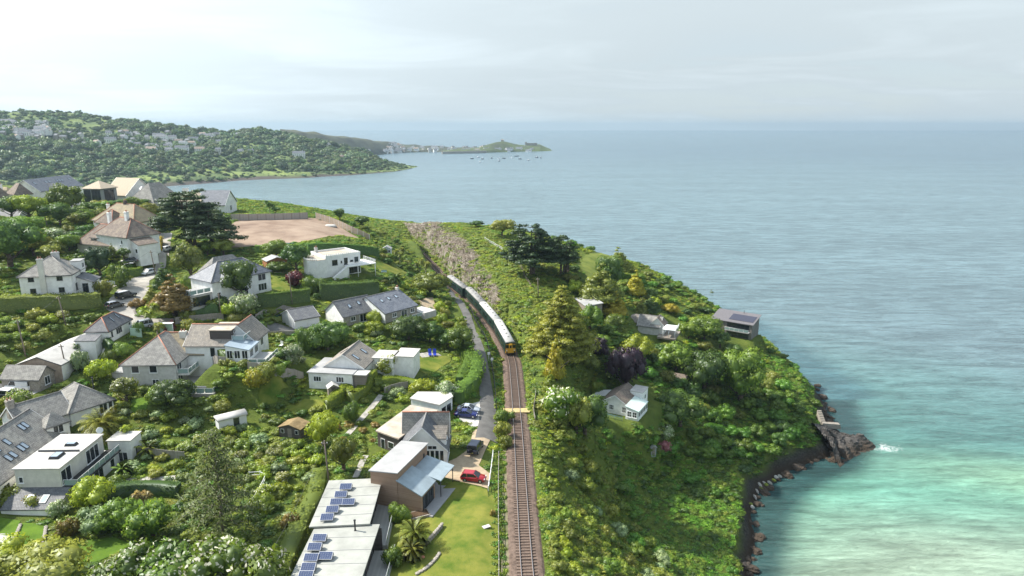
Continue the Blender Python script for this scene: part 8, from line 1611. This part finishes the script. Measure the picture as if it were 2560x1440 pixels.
wire(tops[6], at(640, 1440, 33), 1.2, 'sagging overhead wire from the tall pole to the lower garden'); wire(tops[0], tops[1], .8, 'overhead wire between two poles in the left thicket'); wire(tops[1], tops[3], 1.0, 'overhead wire from the thicket pole to the lane pole'); wire(tops[4], tops[3], 1.2, 'overhead wire from the lane pole to the garage pole')
p = on(312, 700); o = empty('street_lamp', p); MB().tube([Vector((0, 0, -.5)), Vector((0, 0, 3.4)), Vector((.5, 0, 4.0)), Vector((2.0, 0, 4.3))], [.07, .06, .05, .04], 7).build('post', rim_m, o); MB().box(1.8, 2.7, -.16, .16, 4.22, 4.36).build('lamp_head', FRAME, o); tag(o, 'slim street lamp with curved arm over the lane', 'street lamp')
def fence(label, px, height, panel, board, post_m, board_m, name='fence', gap=0.0, rails=0, zoff=0.0, world=None):
    """posts and one panel object between each pair of posts"""
    P_ = resample(spline(world or [tuple(on(x, y)[:2]) for x, y in px], 10), panel); root = empty(name, (P_[0][0], P_[0][1], float(H(*P_[0])))); tag(root, label, 'fence'); o0 = root.location
    pm = MB().box(-.06, .06, -.06, .06, -.5, height + .06).mesh('post', post_m)
    for i, q in enumerate(P_):
        link('post', pm, root, Vector((q[0], q[1], float(H(*q)) + zoff)) - o0)
        if i + 1 < len(P_):
            a = Vector((q[0], q[1], float(H(*q)) + zoff)); b = Vector((P_[i + 1][0], P_[i + 1][1], float(H(*P_[i + 1])) + zoff)); d = b - a; ln = Vector((d.x, d.y)).length; m = MB()
            if rails:
                for k in range(rails): z = height * (k + 1) / rails - .08; m.hexa([(0, -.03, z), (ln, -.03, z + d.z), (ln, .03, z + d.z), (0, .03, z)], [(0, -.03, z + .09), (ln, -.03, z + d.z + .09), (ln, .03, z + d.z + .09), (0, .03, z + .09)])
            else: m.hexa([(.06, -.03, .04), (ln - .06, -.03, .04 + d.z), (ln - .06, .03, .04 + d.z), (.06, .03, .04)], [(.06, -.03, height), (ln - .06, -.03, height + d.z), (ln - .06, .03, height + d.z), (.06, .03, height)])
            pn = m.build('panel' if not rails else 'rails', board_m, root, a - o0); pn.rotation_euler = (0, 0, math.atan2(d.y, d.x))
            if rails: pn['kind'] = 'stuff'
    return root
hoard = boards('hoarding', (0.40, 0.32, 0.24), (0.52, 0.43, 0.34), .2, 'Z'); hoard_g = boards('hoarding_grey', (0.34, 0.31, 0.28), (0.46, 0.43, 0.39), .25, 'X'); oldfence = boards('old_fence', (0.27, 0.25, 0.22), (0.40, 0.37, 0.33), .14, 'X')
fence('pale timber hoarding along the far side of the building plot', [(578,552),(640,551),(720,549),(788,547)], 2.4, 3.0, .2, pole_m, hoard_g); fence('tan timber hoarding running down the seaward side of the building plot', [(790,547),(835,562),(880,583),(932,606)], 2.4, 2.4, .2, FRAME, hoard)
fence('curved weathered timber fence beside the garden lawn', z4((78,1345),(160,1362),(330,1385),(480,1392),(640,1402)), 1.8, 1.8, .15, oldfence, oldfence); fence('timber fence behind the grey house terrace', z2((1870,1115),(1960,1120),(2110,1130)), 1.7, 1.8, .15, oldfence, oldfence)
fence('dark fence beside the balcony house garden', z3((765,625),(850,625),(930,640),(1060,660),(1260,680)), 1.5, 1.8, .15, oldfence, oldfence); fence('short fence on the bank behind the rear flat roof', zf((965,232),(1040,200),(1135,185)), 1.4, 1.8, .15, oldfence, oldfence)
fence('pale boundary fence between lawn and railway', [(1247,1500),(1247,1400),(1246,1300),(1246,1200),(1247,1140)], 1.0, 2.0, .1, mat('conc_post', (.5, .48, .44), .9, .2), oldfence, rails=3); fence('black railing between the lane and the railway', [(1241,1035),(1238,985),(1231,930),(1222,880),(1205,835),(1180,785),(1150,742),(1125,715)], 1.2, 2.2, .1, BLACKM, BLACKM, rails=3)
fence('white low board fence beside the gravel drive', zd((1185,300),(1160,500),(1130,705)), .9, 2.0, .1, FRAME, FRAME, rails=2); fence('railing along the house drive', z2((680,465),(760,470),(840,480),(910,480)), 1.0, 1.8, .1, pole_m, pole_m, rails=2)
fence('handrail of the coast path on the headland crest', [(1212,600),(1235,614),(1258,628)], 1.1, 2.0, .1, FRAME, FRAME, rails=2); fence('handrail of the coast path above the train', [(1296,662),(1306,680),(1318,705),(1330,725)], 1.1, 2.0, .1, pole_m, pole_m, rails=2); fence('fence beside the foot crossing', [(1338,1060),(1334,1035),(1338,1005),(1340,985)], 1.2, 1.6, .1, pole_m, oldfence)
fence('pale green fence round the white cottage yard', [(328,845),(355,846),(378,840)], 1.9, 2.0, .1, mat('green_paint', (.36, .52, .42), .7, .3), mat('green_paint', (.36, .52, .42))); fence('white rail round the timber terrace', z3((1665,790),(1770,790),(1740,880),(1640,1030)), 1.0, 1.6, .1, FRAME, FRAME, rails=2)
fence('low stone coloured wall fence along the upper yard', [(640,800),(690,788),(735,782),(790,772)], 1.3, 3.0, .1, STONE, STONE, name='boundary_wall'); fence('stone wall along the lower side of the bungalow yard', z4((235,1005),(480,1000),(700,985),(960,975)), .9, 3.0, .1, STONE, STONE, name='boundary_wall')
fence('stone wall at the end of the lane by the green gate', [(440,812),(480,806),(520,803),(560,800)], 1.6, 2.5, .1, STONE, STONE, name='boundary_wall')
def stone_wall(label, px, h_, w_=.45):
    pts = resample(spline([tuple(on(x, y)[:2]) for x, y in px], 8), .55); root = empty('retaining_wall', (*pts[0], float(H(*pts[0])))); tag(root, label, 'wall'); g = np.random.default_rng(int(px[0][0])); sm = []
    for k in range(4):
        v, f = ICO1; vv = np.sign(v) * np.abs(v) ** .6 * np.array([.36, w_ * .55, .24]) * (1 + .2 * (g.random(v.shape) - .5)); me = bpy.data.meshes.new('stone'); me.from_pydata(vv.tolist(), [], f.tolist()); me.materials.append(STONE); me.update(); sm.append(me)
    for i in range(len(pts) - 1):
        d = pts[i + 1] - pts[i]; z = float(H(*pts[i]))
        for r in range(max(1, int(h_ / .36))): q = pts[i] + d * (.5 * (r % 2)); link('stone', sm[g.integers(4)], root, Vector((q[0], q[1], z + .12 + r * .36)) - root.location, math.atan2(d[1], d[0]) + g.normal() * .1)
stone_wall('curved stone retaining wall below the lawn palm', zd((230,1290),(370,1260),(480,1210),(600,1110),(710,975)), .8); stone_wall('lower stone edge across the track lawn', zd((470,1430),(560,1370),(640,1290),(690,1215)), .6); stone_wall('curved stone bed edge in the lower left lawn', z3((0,1260),(70,1230),(120,1160),(145,1090)), .5); stone_wall('stone edge beside the lower left path', z3((270,1270),(300,1190),(312,1110)), .5)
stone_wall('low stone kerb round the lane island', zl((985,1000),(1010,1060),(1100,1105),(1250,1135)), .4)
# foot crossing of boards between the rails
i0 = int(np.argmin(abs(RAIL[:, 1] - on(1300, 1034).y))); c = Vector((*RAIL[i0], RAIL_Z)); ang = math.atan2(RT[i0, 1], RT[i0, 0]) - math.pi / 2; o = empty('foot_crossing', c, ang); tag(o, 'yellowish board crossing laid over the railway track', 'crossing'); cm = mat('crossing_board', (.52, .40, .20), .9, .2, noise=.25, scale=2)
for k in range(5): y = -.8 + k * .4; [MB().box(x0, x1, y + .02, y + .38, -.15, .09).build('board', cm, o) for x0, x1 in ((-2.6, -.84), (-.66, .66), (.84, 2.6))]
# small garden things
def thing(name, label, cat, px, py, rz=0.0): p = on(px, py); o = empty(name, p, R(rz)); tag(o, label, cat); return o
chair_b = mat('deck_blue', (.012, .035, .34), .7, .3)
for x, lab in ((1075, 'left blue deck chair on the lawn patio'), (1087, 'right blue deck chair on the lawn patio')):
    o = thing('deck_chair', lab, 'chair', x, 891, 10)
    MB().hexa([(-.35, -.8, .3), (.35, -.8, .3), (.35, .2, .4), (-.35, .2, .4)], [(-.35, -.8, .38), (.35, -.8, .38), (.35, .2, .48), (-.35, .2, .48)]).build('seat', chair_b, o); MB().hexa([(-.35, .2, .42), (.35, .2, .42), (.35, .3, .42), (-.35, .3, .42)], [(-.35, .8, 1.35), (.35, .8, 1.35), (.35, .88, 1.35), (-.35, .88, 1.35)]).build('backrest', chair_b, o)
    for a, b in ((-.3, -.7), (.3, -.7), (-.3, .5), (.3, .5)): MB().bar((a, b, 0), (a, b, .38), .035, 6).build('leg', FRAME, o)
def shed(name, label, cat, px, py, rz, L, D, he, hr, wall, roof_m, win=True):
    o = thing(name, label, cat, px, py, rz); m = MB(); m.add([(-L/2,-D/2,-.6),(L/2,-D/2,-.6),(L/2,D/2,-.6),(-L/2,D/2,-.6),(-L/2,-D/2,he),(L/2,-D/2,he),(L/2,D/2,he),(-L/2,D/2,he),(0,-D/2,he+hr),(0,D/2,he+hr)], [(0,1,5,8,4),(2,3,7,9,6),(1,2,6,5),(3,0,4,7)]); m.build('wall', wall, o)
    k = hr / (L / 2); r = MB(); q = .2; r.slab([(-L/2-q,D/2+q,he-k*q+.03),(-L/2-q,-D/2-q,he-k*q+.03),(0,-D/2-q,he+hr+.03),(0,D/2+q,he+hr+.03)], .08); r.slab([(L/2+q,-D/2-q,he-k*q+.03),(L/2+q,D/2+q,he-k*q+.03),(.003,D/2+q,he+hr+.03),(.003,-D/2-q,he+hr+.03)], .08); me = r.mesh('roof', roof_m); roof_uv(me); link('roof', me, o)
    MB().box(-.4, .4, -.03, .03, 0, min(1.9, he)).build('door', GREYWOOD if wall is not GREYWOOD else DARKWOOD, o, (0, -D/2, 0))
    if win:
        for x in (-L * .33, L * .33): w_ = MB().box(-.32, .32, -.03, .03, 0, .8).build('window', FRAME, o, (x, -D/2 - .01, .9)); MB().box(-.26, .26, -.045, .02, .06, .74).build('pane', GLASS, w_)
    mark([(o.location.x + a, o.location.y + b) for a, b in ((-L/2,-D/2),(L/2,-D/2),(L/2,D/2),(-L/2,D/2))], .4); return o
shed('garden_shed', 'small timber shed with pale roof beside the clipped hedge', 'shed', 833, 988, 25, 1.9, 1.6, 1.9, .6, GREYWOOD, LIGHTROOF, False); shed('summerhouse', 'pale blue white summerhouse above the terraced garden', 'summerhouse', 968, 636, 0, 2.8, 2.4, 2.2, .8, mat('pale_blue', (.55, .62, .64), .7, .3), GREYROOF); shed('cabin', 'orange brown timber cabin behind the red maple', 'cabin', 688, 668, 35, 5.5, 4.5, 2.2, .9, boards('orange_boards', (.30, .13, .06), (.40, .19, .09), .18), GREYROOF); shed('summerhouse', 'dark timber summerhouse with mossy brown roof in the overgrown garden', 'summerhouse', 737, 1090, -14, 4.2, 3.0, 2.0, .7, DARKWOOD, mat('mossy_roof', (.26, .19, .10), .95, .1, noise=.4, scale=1)); shed('tool_shed', 'small grey shed half buried in the cliff slope greenery', 'shed', 1631, 1140, 10, 1.2, 1.2, 1.8, .3, mat('shed_grey', (.35, .37, .38), .8, .2), GREYROOF, False)
o = thing('shepherd_hut', 'white hut with curved pale roof in the overgrown garden', 'hut', 580, 1072, 38); hw = mat('hut_white', (.68, .69, .69), .7, .3); m = MB(); m.box(-2.4, 2.4, -1.1, 1.1, .5, 2.3); m.build('wall', hw, o); rings = []
for x in (-2.6, 2.6): rings.append([(x, 1.3 * math.cos(R(a)), 2.25 + .6 * math.sin(R(a))) for a in range(0, 181, 20)])
loft(rings).build('roof', LIGHTROOF, o); d_ = MB().box(-.5, .5, -.03, .03, 0, 1.5).build('door', GLASS, o, (.6, -1.11, .6)); [MB().bar((x, y - .06, .4), (x, y + .06, .4), .4, 12).build('wheel', BLACKM, o) for x in (-1.7, 1.7) for y in (-1.0, 1.0)]
o = HT.root; tb = empty('hot_tub', HT.p.o + HT.p.u * (HT.p.L + 4.6) + HT.p.w * (-1.6) + Vector((0, 0, .27)), HT.p.rz); MB().box(-1.9, 1.9, -.9, .9, 0, .75).build('tub', GREYROOF, tb); MB().box(-1.75, 1.75, -.75, .75, .70, .82).build('cover', mat('tub_cover', (.10, .12, .15), .6, .3), tb); tag(tb, 'grey covered hot tub on the glass sided terrace', 'hot tub')
tb = empty('garden_table', HT.p.o + HT.p.u * (HT.p.L + 5.8) + HT.p.w * 4.5 + Vector((0, 0, .27)), HT.p.rz); MB().box(-1.0, 1.0, -.5, .5, .68, .75).build('table_top', LIGHTROOF, tb); [MB().bar((x, y, 0), (x, y, .68), .04, 6).build('leg', GREYWOOD, tb) for x in (-.8, .8) for y in (-.4, .4)]; [MB().box(-.9, .9, y - .17, y + .17, .4, .46).build('bench', LIGHTROOF, tb) for y in (-.9, .9)]; tag(tb, 'pale picnic table on the grey house terrace', 'table')
for x, y, lab, mm in ((694, 800, 'green wheelie bin beside the garage, nearer the stone wall', (.02, .10, .06)), (700, 802, 'dark wheelie bin next to the garage gable', (.03, .05, .05))):
    o = thing('wheelie_bin', lab, 'bin', x, y, 20); bm_ = mat('bin_%d' % x, mm, .5, .3); MB().hexa([(-.24, -.3, .05), (.24, -.3, .05), (.24, .3, .05), (-.24, .3, .05)], [(-.3, -.37, 1.0), (.3, -.37, 1.0), (.3, .37, 1.0), (-.3, .37, 1.0)]).build('body', bm_, o); MB().box(-.31, .31, -.38, .38, 1.0, 1.08).build('lid', bm_, o)
o = thing('garden_chair', 'white garden chair on the rockery terrace', 'chair', 703, 868, -20); MB().box(-.35, .35, -.35, .35, .38, .45).build('seat', FRAME, o); MB().box(-.35, .35, .3, .38, .45, 1.25).build('backrest', FRAME, o); [MB().bar((x, y, 0), (x, y, .38), .035, 6).build('leg', FRAME, o) for x in (-.3, .3) for y in (-.3, .3)]
o = thing('garden_bench', 'blue grey bench beside the lawn of the flat roofed house', 'bench', 960, 684, 0); bb_ = mat('bench_blue', (.25, .36, .38), .7, .3); MB().box(-.8, .8, -.22, .22, .4, .46).build('seat', bb_, o); MB().box(-.8, .8, .18, .24, .46, .95).build('backrest', bb_, o); [MB().box(x - .04, x + .04, -.2, .2, -.2, .4).build('leg', bb_, o) for x in (-.7, .7)]
o = thing('trellis_gate', 'small white gate arch by the green fence', 'gate', 418, 838, 0); MB().hexa([(-1.4, -.05, 0), (1.4, -.05, 0), (1.4, .05, 0), (-1.4, .05, 0)], [(-1.4, -.05, 1.9), (1.4, -.05, 2.4), (1.4, .05, 2.4), (-1.4, .05, 1.9)]).build('panel', mat('green_paint', (.36, .52, .42)), o); MB().box(-1.5, 1.5, -.6, .6, 2.42, 2.52).build('canopy', FRAME, o); MB().bar((1.4, 0, -.4), (1.4, 0, 2.4), .07, 6).build('post', FRAME, o)
o = thing('earth_heap', 'grey covered heap at the corner of the building plot', 'heap', 826, 566, 0); v, f = ICO; vv = v * np.array([2.6, 1.3, .8]) * (1 + .25 * (rng.random((len(v), 1)) - .5)); me = bpy.data.meshes.new('heap'); me.from_pydata(vv.tolist(), [], f.tolist()); me.materials.append(LIGHTROOF); me.update(); link('cover', me, o)
o = thing('covered_stack', 'blue tarpaulin covered stack at the edge of the building plot', 'stack', 712, 618, 0); MB().box(-2.6, 2.6, -.8, .8, 0, 1.1).build('cover', mat('tarp', (.02, .06, .16), .7, .3), o)
for x, y, lab in ((1222, 903, 'white sign post beside the lane, nearer the train'), (1230, 918, 'white sign post beside the lane, nearer the crossing')): o = thing('sign_post', lab, 'sign', x, y, 0); MB().bar((0, 0, -.4), (0, 0, 2.0), .05, 6).build('post', FRAME, o); MB().box(-.3, .3, -.03, .03, 1.5, 2.1).build('plate', FRAME, o)
o = thing('white_board', 'small white board lying on the track lawn', 'board', 1216, 1322, 30); MB().box(-.55, .55, -.35, .35, .12, .2).build('plate', LIGHTROOF, o)
o = thing('garden_ornament', 'small reddish ornament on the lower lawn', 'ornament', 1056, 1400, 0); v, f = ICO1; me = bpy.data.meshes.new('ornament'); me.from_pydata((v * np.array([.4, .25, .22]) + np.array([0, 0, .2])).tolist(), [], f.tolist()); me.materials.append(mat('terracotta', (.5, .22, .14), .8, .2)); me.update(); link('body', me, o)
o = thing('stone_trough', 'stone edged planter in front of the timber clad house', 'planter', 1048, 1290, 25); MB().box(-1.5, 1.5, -.9, .9, -.2, .35).build('kerb', STONE, o); MB().box(-1.3, 1.3, -.7, .7, .3, .4).build('soil', mat('soil', (.10, .065, .04), 1, .1, noise=.4), o)
o = thing('satellite_dish', 'white round dish on the corner of the balcony house', 'dish', 245, 1200, 0); q = PL['white_flat']; o.location = q.o + q.u * (q.L - .1) + q.w * (q.D - .3) + Vector((0, 0, 5.7)); MB().bar((0, 0, 0), (0, 0, .9), .04, 6).build('post', FRAME, o); MB().bar((0, 0, .9), (.12, -.12, .95), .5, 14).build('dish', FRAME, o)
# ------------------------------------------------------------------ rocks on the shore
ROCK = bpy.data.materials.new('shore_rock'); ROCK.use_nodes = True; t, N = nodes(ROCK); b = t.nodes['Principled BSDF']; geo = N('ShaderNodeNewGeometry'); mp = N('ShaderNodeMapping', {0: geo.outputs['Position'], 'Rotation': (.5, .3, .4), 'Scale': (.6, .6, 2.2)})
n = N('ShaderNodeTexNoise', {'Vector': mp.outputs[0], 'Scale': .9, 'Detail': 8, 'Roughness': .72}); r = N('ShaderNodeValToRGB', {0: n.outputs[0]}); e = r.color_ramp.elements; e[0].position = .36; e[0].color = (.018, .016, .016, 1); e[1].position = .7; e[1].color = (.17, .155, .14, 1); k = e.new(.52); k.color = (.065, .058, .052, 1)
sx = N('ShaderNodeSeparateXYZ', {0: geo.outputs['Position']}); nz = N('ShaderNodeMath', {0: n.outputs[0], 1: 2.2, 2: sx.outputs[2]}, operation='MULTIPLY_ADD'); lo = N('ShaderNodeMapRange', {0: nz.outputs[0], 1: 1.9, 2: 3.1, 3: 1.0, 4: 0.0}); c = N('ShaderNodeMix', {'Factor': lo.outputs[0], 'A': r.outputs[0], 'B': (.055, .038, .024, 1)}, data_type='RGBA'); t.links.new(c.outputs['Result'], b.inputs['Base Color']); b.inputs['Roughness'].default_value = .8; bp = N('ShaderNodeBump', {'Strength': .9, 'Distance': .4, 'Height': n.outputs[0]}); t.links.new(bp.outputs[0], b.inputs['Normal'])
def rock_mesh(seed, sub=3, strat=.25):
    v, f = ico(sub); g = np.random.default_rng(seed); o1 = g.random(3) * 50
    def nz3(p, s): return vnoise(p[:, 0] + o1[0], p[:, 1] + p[:, 2] * 1.7 + o1[1], s, seed % 9) - .5
    d = 1 + .55 * nz3(v * 1.0, .7) + .3 * nz3(v, .3) + .16 * nz3(v, .14); vv = v * d[:, None]; vv[:, 2] = np.floor(vv[:, 2] / strat + .25 * nz3(vv, .5)) * strat * .55 + vv[:, 2] * .45; me = bpy.data.meshes.new('rock'); me.from_pydata(vv.tolist(), [], f.tolist()); me.materials.append(ROCK); me.update(); return me
RK = [rock_mesh(i, 3 if i < 3 else 4) for i in range(5)]
def outcrop():
    """the dark point of rock running out into the sea: a ridge falling to the tip, broken into ledges"""
    a = at(2058, 1080, 4.5); b = at(2192, 1108, 0); ax = (b - a); ax.z = 0; Ln = ax.length; ax.normalize(); sd = Vector((-ax.y, ax.x, 0)); nu, nv = 90, 60; X = np.zeros((nv, nu)); Y = X.copy(); Zr = X.copy()
    for i in range(nu):
        u = i / (nu - 1); w0 = 11.5 * (1 - u) ** .75 + .8; top = 6.2 * (1 - u) ** .8 + .7
        for j in range(nv):
            v = j / (nv - 1) * 2 - 1; p = a + ax * (u * (Ln + 1) - 2) + sd * (v * w0 + 1.0 * math.sin(u * 5)); h_ = top * max(0, 1 - abs(v) ** 1.7) - .9; X[j, i], Y[j, i], Zr[j, i] = p.x, p.y, h_
    rel = (vnoise(X + Y * .4, Y * .5, 1.6, 1) - .5) * 1.6 + (vnoise(X * .7 + Y, Y, .7, 2) - .5) * .9 + (vnoise(X, Y, 4, 3) - .5) * 1.8; Zr = Zr + rel * smooth(-.9, 1.5, Zr); Zr = np.where(Zr > 0, .55 * Zr + .45 * np.floor(Zr / .7 + .3 * (vnoise(X, Y, 3, 4) - .5)) * .7, Zr); cleft = np.exp(-((X - (a.x + 2.5)) / 1.0) ** 2) * (Y < a.y); Zr = Zr - 2.2 * cleft * (Zr > .5)
    me = grid_mesh('rock_outcrop', X, Y, Zr); me.polygons.foreach_set('use_smooth', np.zeros(len(me.polygons), bool)); me.materials.append(ROCK); o = link('rock_outcrop', me); tag(o, 'dark ledged rock point running out into the sea with breaking foam', 'rock')
    pl = at(2078, 1059, 4.6); q = empty('rock_platform', pl, R(-6)); m = MB(); m.hexa([(-2.6, -.6, -1.2), (2.4, -.8, -1.2), (2.2, .8, -1.2), (-2.4, .7, -1.2)], [(-2.4, -.5, .2), (2.2, -.7, .1), (2.0, .7, .1), (-2.2, .6, .2)]); m.build('slab', mat('pale_slab', (.29, .26, .225), .9, .2, noise=.2, scale=2), q)
    for k in range(7): MB().box(-2.4, -1.3, .7 + k * .6, 1.3 + k * .6, -1.2, .3 + k * .25).build('step', mat('pale_slab', (.29, .26, .225)), q)
    tag(q, 'pale concrete platform with steps on top of the rock point', 'platform')
outcrop()
g = np.random.default_rng(12); SH = resample(SHORE[3:14], 1.6); k = 0
for p in SH:
    if p[1] > 215: continue
    for rep in range(1 + (g.random() < .35)):
        q = p + g.normal(size=2) * 1.3; s = g.uniform(.5, 1.4) * (1.1 if rep else .8); z = g.uniform(-.2, .3); o = link('shore_rock', RK[g.integers(5)], None, (q[0], q[1], z), g.random() * 6.28, scale=(s * 1.2, s, s * .75)); tag(o, 'dark brown weedy rock at the foot of the sea cliff', 'rock', 'rocks at the foot of the sea cliff')
quartz = mat('white_rock', (.46, .44, .40), .8, .2, noise=.3, scale=1.5); algae = mat('algae_rock', (.20, .24, .04), .8, .2, noise=.5, scale=1.5)
for i, (x, y) in enumerate([(1888,1236),(1893,1222),(1900,1210),(1905,1216),(1912,1202),(1918,1208),(1925,1200),(1936,1195),(1942,1188),(1950,1184),(1878,1255),(1882,1262)]):
    p = at(x, y, 1.2); p.z = max(float(H(p.x, p.y)), .4) + .25; me = with_mat(RK[i % 3], algae if i in (3, 5, 7, 10) else quartz); o = link('streaked_rock', me, None, p, 1.0, scale=(.18, .7, .35)); o.rotation_euler = (.6, .2, .5 + .15 * i); tag(o, 'whitish streaked rock above the dark shore' if i not in (3, 5, 7, 10) else 'yellow green algae covered rock above the dark shore', 'rock', 'pale streaked shore rocks' if i not in (3, 5, 7, 10) else 'algae covered shore rocks')

# ------------------------------------------------------------------ the air
hz = MB().box(-14400, 14400, -300, 14400, -6.0, 140.0)
hm = bpy.data.materials.new('haze'); hm.use_nodes = True; ht = hm.node_tree; ht.nodes.clear()
ho = ht.nodes.new('ShaderNodeOutputMaterial'); hv = ht.nodes.new('ShaderNodeVolumePrincipled')
hv.inputs['Color'].default_value = (0.46, 0.61, 0.73, 1); hv.inputs['Density'].default_value = 0.00011; hv.inputs['Anisotropy'].default_value = 0.25
ht.links.new(hv.outputs[0], ho.inputs['Volume'])
hobj = hz.build('haze', hm); tag(hobj, 'thin sea haze over the bay', 'haze', kind='stuff')
